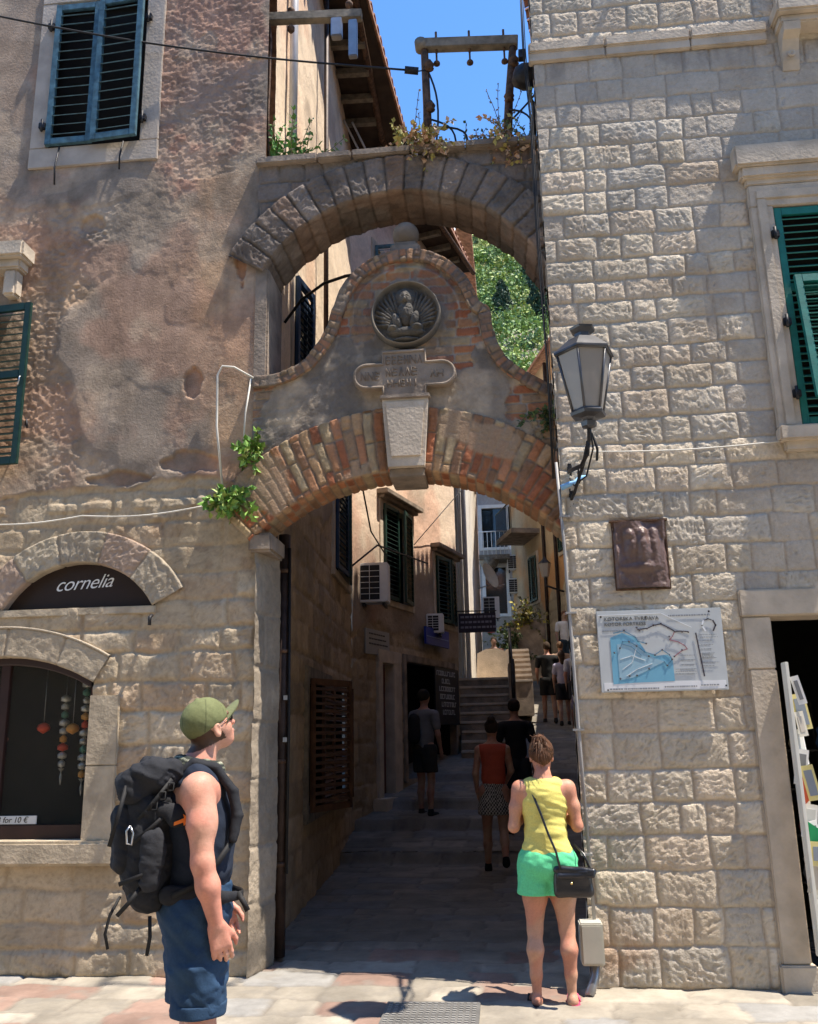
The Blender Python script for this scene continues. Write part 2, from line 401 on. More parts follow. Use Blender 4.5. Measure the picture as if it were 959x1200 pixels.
#=====PART2=====
# ================================================================== GROUND
YR = -.17          # front plane of the stone building
gy = np.array([-40, 1, 4.9, 5.0, 6.25, 6.3, 7.0, 7.05, 8.6, 8.65, 10.6, 15.5, 20, 30, 45])
gz = np.array([.08, .08, .15, .28, .40, .54, .62, .76, .93, 1.03, 1.35, 2.1, 3.0, 5.0, 7.5])
def gh(y): return np.interp(y, gy, gz)
def pave(X, Y, seed=4, rowh=.30):
    zs = [-12.0]; rng = np.random.RandomState(seed)
    while zs[-1] < 50: zs.append(zs[-1] + rowh * (.65 + .8 * rng.rand()))
    sid, d, lu, lv = ashlar(X, Y, zs, .28, .72, seed, warp=.05, x0=-30, x1=30)
    return sid, d
def paving(name, xs, ys, kind, sunny=True):
    XX, YY = np.meshgrid(xs, ys, indexing='ij')
    sid, d = pave(XX, YY)
    m_ = ss(.002, .016, d)
    base = gh(YY)
    h = base + m_ * .016 + (sid - .5) * .006 * m_ + (fbm(XX * 3, YY * 3, 3, 8) - .5) * .025 + (fbm(XX * 18, YY * 18, 3, 3) - .5) * .008
    c = cc(XX.shape, (.315, .28, .225)); c = c * (.78 + .4 * (sid * 7.7 % 1))[..., None]
    pink = ((sid * 13.7 % 1) > .74) & (YY < 1)
    c = np.where(pink[..., None], np.array([.275, .185, .145]) * (.85 + .3 * (sid * 3.3 % 1))[..., None], c)
    grey = (sid * 29.1 % 1) > .8
    c = np.where((grey & ~pink)[..., None], np.array([.27, .26, .24]), c)
    c = c * (.62 + .72 * fbm(XX * 5, YY * 5, 5, 21))[..., None]
    c = mixc(c, (.17, .15, .125), (1 - m_) * .7); c = mixc(c, (.22, .2, .17), ss(.60, .72, fbm(XX * 9, YY * 9, 5, 29)) * .5)
    al = ss(.2, 1.4, YY)                           # lane stones darkened: the lane's shade is put into their colour
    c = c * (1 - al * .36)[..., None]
    V = np.stack([XX, YY, h], -1)
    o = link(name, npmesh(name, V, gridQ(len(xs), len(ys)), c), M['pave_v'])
    return tag(o, kind='structure')
paving('paved_street', lspace(-6, 7, .028), lspace(-5.2, 5.02, .028), 'street')
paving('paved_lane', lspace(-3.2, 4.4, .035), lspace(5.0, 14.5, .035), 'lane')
paving('upper_lane', lspace(-2.5, 5.5, .12), lspace(14.45, 40, .12), 'lane')
# wide ground sheet underneath, out to the horizon
gm = mat('distant_ground', (.3, .27, .22), .95, scale=.3, bump=0)
g = MB(); g.add([(-900, -900, 0), (900, -900, 0), (900, 900, 0), (-900, 900, 0)], [(0, 1, 2, 3)])
tag(g.build('ground', gm), kind='structure')

# house across the street, behind the viewer: it closes the street and keeps sky light off the fronts
OB = empty('opposite_house', (0, -12, 0), 'plain ochre house across the street from the arches', 'building')
k = MB(); k.box((-14, -18, 0), (14, -11.5, 12)); k.build('wall', mat('ochre_render', (.42, .33, .22), .9, var=.2, scale=1.2, bump=.3, bscale=9), OB)
k = MB(); k.add([(-14.4, -11.1, 12), (14.4, -11.1, 12), (14.4, -14.8, 13.8), (-14.4, -14.8, 13.8), (-14.4, -18.4, 12), (14.4, -18.4, 12)], [(0, 1, 2, 3), (3, 2, 5, 4)]); k.build('roof', M['tile'], OB)
for i in range(6):
    for zz in (1.2, 4.6, 8.0):
        k = MB(); k.box((-11.5 + i * 4.2, -11.52, zz), (-10.4 + i * 4.2, -11.46, zz + 1.7), b=.01); k.build('shutter', M['green'], OB)

# ================================================================== STONE BUILDING (right)
RB = empty('stone_building', (2.4, 0, .05), 'tall pale building of pecked limestone blocks on the right of the lane', 'building')
zsr = [-.3, .09, .34, .58, .80, 1.02, 1.23, 1.44, 1.68, 1.91, 2.15, 2.36, 2.56, 2.76, 2.97, 3.18, 3.37, 3.57, 3.75, 3.95, 4.17, 4.35, 4.52, 4.73, 4.91, 5.08, 5.27, 5.47, 5.68, 5.88, 6.08, 6.29, 6.49, 6.70, 6.90, 7.12, 7.38, 7.62, 7.86, 8.1, 8.4, 8.7, 9.0, 9.3, 9.6, 9.9, 10.2, 10.5, 10.8, 11.1, 11.4, 11.7, 12.0, 12.4]
def right_wall(U, Z):
    X = U + 1.13
    sid, d, lu, lv = ashlar(X, Z, zsr, .17, .46, 11, warp=.012)
    m_ = ss(.002, .014, d)
    smooth = ((Z > 6.49) & (Z < 7.12)) | ((X > 2.30) & (sid * 5.1 % 1 > .25) & (Z < 6.6)) | ((sid * 17.7 % 1) > .93)
    smooth = smooth & ~((Z > 7.12))
    hw = hewn(X, Z, sid, 31)
    edge = ss(.0, .05, d)
    amp = np.where(smooth, .002, .0105) * (.75 + .5 * (sid * 3.7 % 1)) * (.4 + .6 * edge)
    bul = ss(0, .05, d) * np.where(smooth, .002, .005)
    h = m_ * (.008 + bul + (sid - .5) * np.where(smooth, .002, .005)) + amp * (hw - .35) * m_ + (fbm(X * 30, Z * 30, 3, 5) - .5) * .006
    h = h + (fbm(X * 5, Z * 7, 3, 45) - .5) * .005 * m_ * ~smooth - (vn(X * 26, Z * 26, 47) > .93) * .006 * m_
    c = cc(X.shape, (.61, .52, .395))
    t = (sid * 7.3 % 1)
    c = c * (.80 + .32 * (sid * 11.9 % 1))[..., None]
    c = mixc(c, (.46, .415, .35), ss(.6, 1, t) * .8); c = mixc(c, (.60, .53, .43), ss(.45, .5, t) * ss(.6, .55, t) * .8)
    c = mixc(c, (.55, .43, .32), ss(.25, 0, t) * .5)
    c = mixc(c, np.array([.40, .35, .295]), smooth * .6)
    c = c * (.84 + .32 * fbm(X * 7, Z * 7, 5, 2))[..., None]
    c = c * (1 - .22 * ss(.55, .2, hw) * ~smooth)[..., None]
    c = mixc(c, (.43, .36, .28), (1 - m_) * .75)
    # rusty stains low down by the corner, dark streaks under the string course
    st = ss(.52, .66, fbm(X * 4, Z * 2.2, 4, 77)) * ss(.75, .2, Z) * ss(1.9, 1.2, X)
    c = mixc(c, (.33, .19, .11), st * .7)
    st = ss(.5, .7, fbm(X * 6, Z * 1.2, 4, 79)) * ss(6.8, 7.1, Z) * (Z < 7.15)
    c = mixc(c, (.2, .18, .16), st * .6)
    st = ss(.56, .7, fbm(X * 2.2, Z * 3.2, 5, 83)); c = mixc(c, (.40, .31, .22), st * .45)
    return h, c
x0r = 1.13
Ug = np.concatenate([np.arange(0, 2.62, .0082), np.arange(2.62, 5.2, .05)])
Zg = np.concatenate([np.arange(-.05, 8.3, .0082), np.arange(8.3, 12.01, .06)])
wall = wallgrid('wall', (x0r, YR), (x0r + 5.15, YR), Ug, Zg, right_wall, M['stone_v'], RB,
    holes=[(2.88 - x0r, 3.93 - x0r, 3.80, 5.60), (2.49 - x0r, 3.62 - x0r, .0, 2.44), (3.24 - x0r, 4.1 - x0r, 7.36, 8.9)])
# lane side of the building, coarser
def side_wall(U, Z):
    sid, d, lu, lv = ashlar(U, Z, zsr, .25, .6, 21, warp=.012)
    m_ = ss(.004, .03, d); hw = hewn(U, Z, sid, 33)
    h = m_ * .012 + (hw - .4) * .012 * m_
    c = cc(U.shape, (.42, .36, .29)) * (.75 + .45 * (sid * 9.9 % 1))[..., None] * (.8 + .4 * fbm(U * 3, Z * 3, 4, 6))[..., None]
    c = mixc(c, (.3, .25, .2), (1 - m_) * .7)
    return h, c
segs = [(1.135, YR), (1.40, 3.0), (2.0, 6.5), (3.0, 11.5)]
for i in range(3):
    a, b = segs[i + 1], segs[i]; L = math.hypot(a[0] - b[0], a[1] - b[1])
    wallgrid('side_wall', a, b, lspace(0, L, .03), lspace(-.05, 11.9, .035), side_wall, M['wallfar_v'], RB)
k = MB(); k.add([(6.28, YR, 0), (6.28, 11.5, 0), (3.0, 11.5, 0), (6.28, YR, 12), (6.28, 11.5, 12), (3, 11.5, 12)], [(0, 1, 4, 3), (1, 2, 5, 4)])
k.build('rear_wall', M['trim_d'], RB)
# corner quoin edge strip
def string_profile(x0, x1, z0, z1, out, y, seg=.9, sd=1, mb=None):
    mb = mb or MB(); rng = random.Random(sd); x = x0
    while x < x1 - .01:
        xe = min(x1, x + seg * rng.uniform(.7, 1.3)); o = rng.uniform(-.006, .006); h = z1 - z0
        mb.box((x + .002, y - out * .65 + o, z0), (xe - .002, y + .03, z0 + h * .5), b=.008)
        mb.box((x + .002, y - out + o, z0 + h * .45), (xe - .002, y + .03, z1), b=.012); x = xe
    return mb
string_profile(1.09, 3.02, 7.12, 7.30, .055, YR, .75, 3).build('string_course', M['trim'], RB)
string_profile(4.3, 6.3, 7.12, 7.30, .055, YR, .75, 4).build('string_course', M['trim'], RB)
# roof
def tiles(mb, x0, y0, x1, y1, z, n_out, L=.5, r_=.085, sp=.21, slope=.35):
    d = Vector((x1 - x0, y1 - y0, 0)); Ln = d.length; d.normalize(); o = Vector(n_out).normalized(); k = int(Ln / sp)
    for i in range(k):
        p = Vector((x0, y0, z)) + d * (i + .5) * sp
        for kk in range(2):
            q = p + o * (.0 - kk * .33) + Vector((0, 0, kk * .33 * slope)); e = q - o * L + Vector((0, 0, L * slope))
            vs_ = []; 
            for (c_, rr) in ((q, r_), (e, r_ * .8)):
                for j in range(7):
                    a = math.pi * j / 6; vs_.append(c_ + d * math.cos(a) * rr + Vector((0, 0, math.sin(a) * rr)))
            for (c_, rr) in ((q, r_ - .015), (e, r_ * .8 - .015)):
                for j in range(7):
                    a = math.pi * j / 6; vs_.append(c_ + d * math.cos(a) * rr + Vector((0, 0, math.sin(a) * rr)))
            fs = [(j, j + 1, j + 8, j + 7) for j in range(6)] + [(14 + j, 21 + j, 22 + j, 15 + j) for j in range(6)] + [(j, 14 + j, 15 + j, j + 1) for j in range(6)]
            mb.add(vs_, fs)
    return mb
rf = MB()
ev = [(1.10, YR - .25), (1.32, 3.05), (1.92, 6.55), (2.88, 11.6)]
for i in range(3):
    a, b = ev[i], ev[i + 1]
    rf.add([(a[0], a[1], 11.95), (b[0], b[1], 11.95), (6.4, b[1], 13.4), (6.4, a[1], 13.4), (a[0], a[1], 11.9), (b[0], b[1], 11.9), (6.4, b[1], 13.3), (6.4, a[1], 13.3)], [(0, 1, 2, 3), (7, 6, 5, 4), (4, 5, 1, 0), (3, 7, 4, 0)])
    n = Vector((-(b[1] - a[1]), b[0] - a[0], 0)).normalized()
    tiles(rf, a[0] + n.x * .12, a[1] + n.y * .12, b[0] + n.x * .12, b[1] + n.y * .12, 11.92, n)
rf.build('roof', M['tile'], RB)

# lower window
def stone_frame(parent, x0, x1, z0, z1, wd, y, out, mt, dep=.12, sill=None, lintel=None, name='window', nm='frame'):
    f = MB()
    rng = random.Random(int(x0 * 100)); 
    f.box((x0 - wd, y - out, z0), (x0, y + dep, z1), b=.006); f.box((x1, y - out, z0), (x1 + wd, y + dep, z1), b=.006)
    f.box((x0 - wd, y - out - .001, z1), (x1 + wd, y + dep, z1 + wd * 1.1), b=.006)
    f.box((x0 - wd + .05, y - out - .014, z0 + .01), (x0 - .045, y - out + .004, z1 + .06), b=.006)
    f.box((x1 + .045, y - out - .014, z0 + .01), (x1 + wd - .05, y - out + .004, z1 + .06), b=.006)
    f.box((x0 - wd + .05, y - out - .015, z1 + .06), (x1 + wd - .05, y - out + .004, z1 + wd * 1.1 - .05), b=.006)
    return f
W1 = stone_frame(RB, 2.88, 3.93, 3.80, 5.60, .17, YR, .05, M['trim']).build('window', M['trim'], RB)
c_ = MB()
c_.box((2.62, YR - .12, 5.93), (4.2, YR + .02, 6.12), b=.015); c_.box((2.66, YR - .09, 5.84), (4.16, YR + .02, 5.94), b=.015); c_.box((2.70, YR - .055, 5.79), (4.12, YR + .02, 5.85), b=.008)
c_.build('cornice', M['trim'], W1)
s_ = MB(); s_.box((2.70, YR - .11, 3.69), (4.11, YR + .12, 3.80), b=.012); s_.box((2.74, YR - .06, 3.62), (4.07, YR + .02, 3.70), b=.01); s_.build('sill', M['trim'], W1)
bk = MB(); bk.box((2.85, YR + .13, 3.75), (3.97, YR + .16, 5.65)); bk.build('inner_panel', M['dark'], W1)
leaf_frame(.52, 1.78, 30, M['green'], M['green'], 'shutter', W1, 2.885, YR + .0, 3.81, split=.62)
leaf_frame(.52, 1.78, 30, M['green'], M['green'], 'shutter', W1, 3.407, YR + .0, 3.81, split=.62)
# lower flap pushed out from the top hinge
fl = leaf_frame(.43, 1.02, 17, M['green'], M['green'], 'shutter_flap', W1, 0, 0, -1.02)
for o in [fl] + list(fl.children):
    pass
fl.location = Vector((0, 0, 0))
Tm = Matrix.Translation((2.955, YR - .045, 4.99)) @ Matrix.Rotation(R(-6), 4, 'X')
for o in [fl] + [c for c in bpy.data.objects if c.parent == fl]:
    o.data.transform(Matrix.Translation(RB.location)); o.data.transform(Tm); o.data.transform(Matrix.Translation(-RB.location))
for z in (4.05, 4.62, 5.35):
    hg = MB(); hg.box((2.835, YR - .075, z - .03), (2.895, YR - .035, z + .03), b=.006); hg.tube([(2.86, YR - .08, z - .05), (2.86, YR - .08, z + .05)], .012); hg.build('hinge', M['iron'], W1)

# upper window with corbelled sill
W2 = stone_frame(RB, 3.24, 4.1, 7.36, 8.9, .13, YR, .05, M['trim']).build('window', M['trim'], RB)
s_ = MB(); s_.box((3.06, YR - .22, 7.24), (4.3, YR + .1, 7.36), b=.015); s_.box((3.09, YR - .16, 7.17), (4.27, YR + .1, 7.245), b=.012); s_.build('sill', M['trim'], W2)
pr = [(0, 6.83), (-.02, 6.83), (-.05, 6.9), (-.06, 6.98), (-.10, 7.06), (-.16, 7.10), (-.17, 7.17), (0, 7.17)]
for xx in (3.11, 4.06):
    cb = MB(); n = len(pr); vs_ = [(xx, YR + p[0], p[1]) for p in pr] + [(xx + .13, YR + p[0], p[1]) for p in pr]
    cb.add(vs_, [tuple(range(n)), tuple(reversed(range(n, 2 * n)))] + [(i, n + i, n + (i + 1) % n, (i + 1) % n) for i in range(n)])
    cb.lathe((xx + .065, YR - .05, 6.94), [(.03, .02), (.028, .035), (.015, .04), (.005, .03)], 12, axis='y')
    cb.build('corbel', M['trim'], W2)
leaf_frame(.42, 1.5, 24, M['green'], M['green'], 'shutter', W2, 3.25, YR + .02, 7.37)
leaf_frame(.42, 1.5, 24, M['green'], M['green'], 'shutter', W2, 3.68, YR + .02, 7.37)
bk = MB(); bk.box((3.22, YR + .13, 7.3), (4.14, YR + .16, 8.95)); bk.build('inner_panel', M['dark'], W2)
# drying rail high on the front (above the frame of the picture it throws a thin shadow on the street)
dr = MB(); dr.tube([(1.35, YR, 9.3), (1.45, YR - .75, 9.35), (2.35, YR - .75, 9.35), (2.45, YR, 9.3)], .03); dr.build('drying_rail', M['iron'], RB)

# doorway
D1 = MB()
rng = random.Random(5)
zc = [.10, .25, 2.10, 2.44]
D1.box((2.30, YR - .06, .05), (2.53, YR + .30, .24), b=.01); D1.box((2.32, YR - .035, .243), (2.50, YR + .30, 2.08), b=.008); D1.box((2.31, YR - .03, 2.083), (2.50, YR + .30, 2.44), b=.008)
D1.box((3.62, YR - .035, .1), (3.80, YR + .30, 2.44), b=.008)
D1 = D1.build('doorway', M['trim'], RB)
lt = MB(); lt.box((2.30, YR - .04, 2.443), (3.82, YR + .30, 2.63), b=.01); lt.build('lintel', M['trim'], D1)
rm = MB(); a0, a1, b0, b1, zz0, zz1 = 2.45, 4.9, YR + .3, 4.2, .1, 2.9
rm.add([(a0, b0, zz0), (a1, b0, zz0), (a1, b1, zz0), (a0, b1, zz0), (a0, b0, zz1), (a1, b0, zz1), (a1, b1, zz1), (a0, b1, zz1)], [(0, 1, 2, 3), (7, 6, 5, 4), (1, 5, 6, 2), (2, 6, 7, 3), (3, 7, 4, 0)])
rm.build('shop_interior', mat('shop_walls', (.06, .055, .05), .9), RB)
tb = MB(); tb.tube([(2.66, YR + .9, 2.50), (2.86, YR + 1.5, 2.54)], .02)
em = bpy.data.materials.new('lit_tube'); em.use_nodes = True; pe = em.node_tree.nodes['Principled BSDF']; pe.inputs['Emission Color'].default_value = (1, .75, .45, 1); pe.inputs['Emission Strength'].default_value = 2.2
tb = tb.build('ceiling_tube_light', em); tag(tb, 'lit warm tube light hanging inside the dark shop doorway', 'light')
rng = random.Random(8)
sh = empty('souvenir_shelf', (3.3, 1.3, .1), 'dim wire shelf of small souvenirs inside the dark doorway', 'shelf')
f = MB()
for z in (.5, .85, 1.2, 1.5): f.box((2.75, 1.2, z), (4.2, 1.5, z + .015))
for x in (2.76, 3.2, 3.7, 4.18): f.tube([(x, 1.35, .1), (x, 1.35, 1.9)], .01)
f.build('frame', M['iron'], sh)
gcols = [flat('toy_%d' % i, c) for i, c in enumerate([(.3, .05, .05), (.05, .12, .3), (.5, .45, .3), (.08, .25, .1), (.35, .35, .35)])]
for i in range(26):
    z = (.5, .85, 1.2, 1.5)[i % 4] + .015; x = 2.8 + (i // 4) * .2 + rng.uniform(0, .06)
    b = MB(); b.lathe((x, 1.3, z), [(.03, 0), (.045, .05), (.02, .12), (.03, .16), (.001, .19)], 8); b.build('ornament', gcols[i % 5], sh)

# postcard rack fixed at the door edge
PR = empty('postcard_rack', (2.6, YR - .1, .2), 'tall narrow rack of white postcards and pennants at the edge of the shop doorway', 'card rack')
b = MB(); b.box((2.525, YR - .135, .30), (2.548, YR - .045, 2.12), b=.003); b.build('backboard', flat('board_white', (.7, .68, .6)), PR)
paper = [flat('paper_%d' % i, c) for i, c in enumerate([(.75, .73, .68), (.8, .79, .74), (.62, .58, .48), (.7, .6, .25)])]
rng = random.Random(4)
for i in range(15):
    z = 2.02 - i * .115; a = rng.uniform(-20, 45)
    w_, h_ = rng.uniform(.05, .10), rng.uniform(.14, .26)
    b = MB(); b.box((0, -.002, -h_), (w_, .002, 0)); 
    xf = Matrix.Translation((2.55, YR - .125 + rng.uniform(0, .06), z)) @ Matrix.Rotation(R(a), 4, 'Z') @ Matrix.Rotation(R(rng.uniform(-14, 14)), 4, 'Y')
    o = b.build('postcard', paper[(i * 7) % 4], PR, xf)
    b = MB(); b.box((.015, -.0045, -h_ + .03), (w_ - .015, -.0022, -.03)); b.build('picture', flat('pic_%d' % i, [(.2, .2, .2), (.25, .28, .32), (.5, .45, .38), (.6, .6, .55)][(i * 5) % 4]), o, xf)
for z, c in ((1.28, (.55, .10, .04)), (1.01, (.02, .28, .10))):
    b = MB(); b.prism([(2.55, z + .1), (2.66, z + .02), (2.56, z - .07)], YR - .10, YR - .094); b.build('pennant', flat('pennant_%d' % int(z * 10), c), PR)

# ================================================================== things fixed to the stone front
# information map
MP = empty('map_sign', (1.74, YR - .04, 1.95), 'large pale printed town map panel screwed to the stone wall', 'sign')
b = MB(); b.box((1.315, YR - .058, 1.95), (2.165, YR - .038, 2.51), b=.003); b.build('panel', flat('map_grey', (.50, .52, .52), .4), MP)
b = MB(); b.box((1.335, YR - .0595, 1.96), (2.15, YR - .0575, 2.015)); b.build('footer_strip', flat('map_white', (.72, .72, .72), .4), MP)
ylev = YR - .0605
def px2(u, v): return (1.315 + .85 * (u - 100) / 770., 2.51 - .56 * (v - 125) / 490.)   # panel coordinates
def poly(pts, y, nm, mt, th=.001):
    b = MB(); b.prism([px2(*p) for p in pts], y, y + th); return b.build(nm, mt, MP)
sea = flat('map_sea', (.17, .40, .54), .4); sea2 = flat('map_old_town', (.29, .45, .54), .4)
poly([(175, 290), (250, 262), (330, 290), (360, 330), (395, 390), (450, 405), (520, 400), (548, 430), (550, 556), (290, 562), (175, 568)], ylev, 'sea', sea)
poly([(215, 330), (330, 320), (380, 385), (440, 420), (500, 440), (430, 470), (380, 495), (300, 530), (215, 545)], ylev - .0015, 'old_town', sea2)
mk = flat('map_line_dark', (.06, .05, .06)); mr = flat('map_route', (.35, .12, .14)); mw = flat('map_white_line', (.75, .77, .78)); mb_ = flat('map_line_blue', (.10, .22, .33))
def line(pts, w_, mt, nm):
    b = MB()
    for p, q in zip(pts[:-1], pts[1:]):
        a = Vector(px2(*p)); e = Vector(px2(*q)); d = (e - a).normalized(); n = Vector((-d.y, d.x)) * w_
        a = a - d * w_; e = e + d * w_
        b.prism([(a.x + n.x, a.y + n.y), (e.x + n.x, e.y + n.y), (e.x - n.x, e.y - n.y), (a.x - n.x, a.y - n.y)], ylev - .0035, ylev - .002)
    return b.build(nm, mt, MP)
line([(350, 245), (410, 238), (450, 222), (495, 215), (540, 238), (575, 262), (620, 262), (658, 266)], .0035, mk, 'wall_line')
line([(575, 262), (560, 290), (540, 312), (590, 325), (630, 350), (642, 370), (610, 378), (560, 412)], .0025, mr, 'route')
line([(200, 262), (265, 250), (330, 290), (345, 315), (395, 330)], .003, mb_, 'route'); line([(235, 350), (250, 315), (290, 315), (335, 340), (380, 380), (440, 400), (490, 370), (530, 400), (545, 430), (510, 465), (495, 440)], .003, mb_, 'route')
line([(250, 330), (300, 345), (360, 400)], .002, mb_, 'street_line'); line([(230, 420), (300, 400), (380, 430)], .002, mw, 'street_line'); line([(240, 480), (300, 440), (330, 360)], .002, mw, 'street_line'); line([(260, 520), (330, 480), (420, 450)], .002, mw, 'street_line')
line([(110, 152), (500, 148), (560, 180), (680, 240)], .002, mw, 'glare_free_line')
line([(703, 278), (730, 530)], .0045, mk, 'divider')
line([(755, 205), (745, 232), (762, 262)], .005, mw, 'ring_mark'); line([(815, 205), (828, 232), (812, 262)], .005, mk, 'ring_mark'); line([(765, 200), (785, 192), (805, 200)], .003, mk, 'ring_mark')
b = MB()
for (u, v) in [(345, 232), (360, 250), (408, 240), (448, 218), (495, 212), (537, 238), (578, 264), (622, 265), (658, 268), (540, 292), (610, 374), (560, 412), (512, 464), (443, 400), (490, 370), (395, 330), (335, 342), (290, 316), (265, 246), (195, 380), (220, 535), (278, 520), (323, 518), (400, 480), (405, 405), (545, 428), (232, 352)]:
    x, z = px2(u, v); b.lathe((x, ylev - .002, z), [(.0062, 0), (.0062, .003)], 10, axis='y')
b.build('map_dots', mk, MP)
text_mesh('KOTORSKA TVRĐAVA', .036, flat('map_text', (.13, .14, .15)), MP, (px2(145, 186)[0], ylev, px2(145, 186)[1]), spacing=1.05)
text_mesh('KOTOR FORTRESS', .033, flat('map_text2', (.13, .14, .15)), MP, (px2(145, 218)[0], ylev, px2(145, 218)[1]), spacing=1.05)
b = MB(); rng = random.Random(3)
def dashes(b, u0, u1, v, h, lo=4, hi=16):
    u = u0
    while u < u1:
        w_ = rng.uniform(lo, hi); x, z = px2(u, v); x2, z2 = px2(min(u + w_, u1), v + h); b.prism([(x, z2), (x2, z2), (x2, z), (x, z)], ylev - .001, ylev); u += w_ + rng.uniform(2, 6)
dashes(b, 545, 800, 162, 9); dashes(b, 130, 250, 246, 4)
for v in (285, 300, 320, 345, 370, 395, 402, 409, 416, 423, 450, 470): dashes(b, 728, 800 + rng.uniform(-20, 35), v, 3)
for v in (405, 432, 460, 486, 500, 514): dashes(b, 600 if v < 480 else 560, 690, v, 3)
dashes(b, 150, 450, 592, 9); dashes(b, 485, 680, 585, 9); dashes(b, 705, 815, 580, 8)
b.build('small_print', flat('map_print', (.25, .26, .28)), MP)
b = MB()
for (u, v) in ((127, 160), (797, 146), (140, 600), (855, 590)): x, z = px2(u, v); b.lathe((x, YR - .058, z), [(.007, 0), (.005, .004)], 10, axis='y')
b.build('screw', M['iron'], MP)

# bronze relief plaque (dark cloth-like sheet)
def plq(U, Z):
    u = U / .37; v = (Z - 2.67) / .48
    h = .05 + .028 * np.sin(u * 9 + 2.2 * v + 3 * fbm(u * 2, v * 2, 2, 3)) * (.3 + .7 * v) + (fbm(u * 5, v * 6, 4, 5) - .5) * .05
    # dim figure group in low relief
    for (a, b, r1, r2, k) in ((.3, .80, .08, .07, .03), (.3, .58, .10, .18, .03), (.55, .83, .08, .06, .03), (.56, .6, .11, .2, .035), (.78, .72, .08, .2, .03), (.45, .3, .3, .06, .02)):
        h = h + 1.5 * k * np.exp(-(((u - a) / r1) ** 2 + ((v - b) / r2) ** 2) ** 1.5)
    h = h - .03 * ss(.06, 0, u) - .03 * ss(.94, 1, u) 
    c = cc(U.shape, (.13, .078, .062)) * (.75 + .5 * fbm(u * 6, v * 6, 4, 9))[..., None]
    return h * .55, c
PQ = empty('bronze_plaque', (1.66, YR - .03, 2.67), 'dark brown bronze relief panel hung above the map sign', 'plaque')
wallgrid('relief', (1.475, YR - .02), (1.845, YR - .02), np.arange(0, .3701, .005), np.arange(2.67, 3.1501, .005), plq, vmat('bronze_sheet', rough=.42, bump=.3, bscale=60, var=.15, spec=.5), PQ)
b = MB(); b.box((1.455, YR - .045, 3.15), (1.865, YR + .0, 3.165), b=.002); b.box((1.47, YR - .03, 2.655), (1.85, YR, 2.668), b=.002)
b.box((1.468, YR - .03, 2.66), (1.476, YR, 3.15)); b.box((1.845, YR - .03, 2.66), (1.853, YR, 3.15)); b.build('rail', M['rust'], PQ)

# lantern on a wrought bracket
LP = empty('wall_lantern', (1.25, YR, 3.2), 'tapered glass street lantern on a curled iron bracket at the stone corner', 'lantern')
lx, ly, lz = 1.27, -1.0, 3.70
n6 = 6; ang = R(12)
b = MB(); b.lathe((lx, ly, lz), [(.02, -.10), (.05, -.09), (.055, -.06), (.035, -.05), (.05, -.03), (.115, -.02), (.12, .0), (.105, .012)], 6, ang); b.build('base_cup', M['lampmetal'], LP)
b = MB()
for k in range(6):
    a = ang + k * math.pi / 3; p = (lx + .10 * math.cos(a), ly + .10 * math.sin(a), lz); q = (lx + .185 * math.cos(a), ly + .185 * math.sin(a), lz + .41)
    b.tube([p, q], .0085, 6)
for (r_, z) in ((.103, .008), (.186, .405)):
    pts = [(lx + r_ * math.cos(ang + k * math.pi / 3), ly + r_ * math.sin(ang + k * math.pi / 3), lz + z) for k in range(7)]
    b.tube(pts, .011, 6)
b.build('frame', M['lampmetal'], LP)
for k in range(6):
    a = ang + k * math.pi / 3; a2 = a + math.pi / 3; b = MB()
    P_ = [(lx + .098 * math.cos(a), ly + .098 * math.sin(a), lz + .01), (lx + .098 * math.cos(a2), ly + .098 * math.sin(a2), lz + .01), (lx + .181 * math.cos(a2), ly + .181 * math.sin(a2), lz + .40), (lx + .181 * math.cos(a), ly + .181 * math.sin(a), lz + .40)]
    b.add(P_, [(0, 1, 2, 3)]); b.build('glass_pane', M['lampglass'], LP)
b = MB(); b.lathe((lx, ly, lz), [(.205, .405), (.205, .418), (.10, .515), (.055, .52), (.055, .56), (.085, .585), (.09, .60), (.04, .61), (.0015, .64)], 6, ang); b.build('roof_cap', M['lampmetal'], LP)
b = MB(); b.lathe((lx, ly, lz), [(.02, .02), (.03, .04), (.035, .1), (.02, .14), (.001, .16)], 12); b.build('bulb', M['white'], LP)
b = MB()
wy = YR
b.tube([(1.2, wy, 3.56), (1.21, wy - .25, 3.50), (1.24, wy - .5, 3.45), (1.26, wy - .68, 3.47), (1.27, wy - .78, 3.54), (1.27, ly, 3.62)], [.016, .016, .015, .014, .013, .012], 8)
b.tube([(1.2, wy, 3.34), (1.215, wy - .12, 3.36), (1.23, wy - .3, 3.40), (1.25, wy - .5, 3.45), (1.265, wy - .66, 3.53)], .012, 8)
sp = [(1.24 + .0 * t, wy - .28 - .07 * (1 - t / 14.) * math.cos(t * .75), 3.43 + .0 + .07 * (1 - t / 14.) * math.sin(t * .75)) for t in range(13)]
b.tube(sp, .007, 6)
sp = [(1.26, wy - .75 - .07 * (1 - t / 14.) * math.cos(t * .75), 3.50 - .07 * (1 - t / 14.) * math.sin(t * .75)) for t in range(13)]
b.tube(sp, .007, 6)
b.box((1.185, wy - .015, 3.28), (1.22, wy, 3.62), b=.004)
b.build('bracket', M['iron'], LP)
b = MB(); b.tube([(1.28, ly + .04, 3.63), (1.30, ly + .12, 3.50), (1.27, ly + .35, 3.38), (1.22, wy - .1, 3.42), (1.2, wy - .02, 3.5)], .006, 6)
b.tube([(1.30, ly + .1, 3.6), (1.33, ly + .14, 3.5), (1.32, ly + .13, 3.42)], .010, 6); b.build('lamp_wire', M['cable'], LP)
b = MB(); b.tube([(1.13, wy - .06, 3.42), (1.19, wy - .08, 3.44), (1.23, wy - .07, 3.455), (1.27, wy - .05, 3.49), (1.32, wy - .03, 3.51)], [.022, .02, .014, .02, .006], 8)
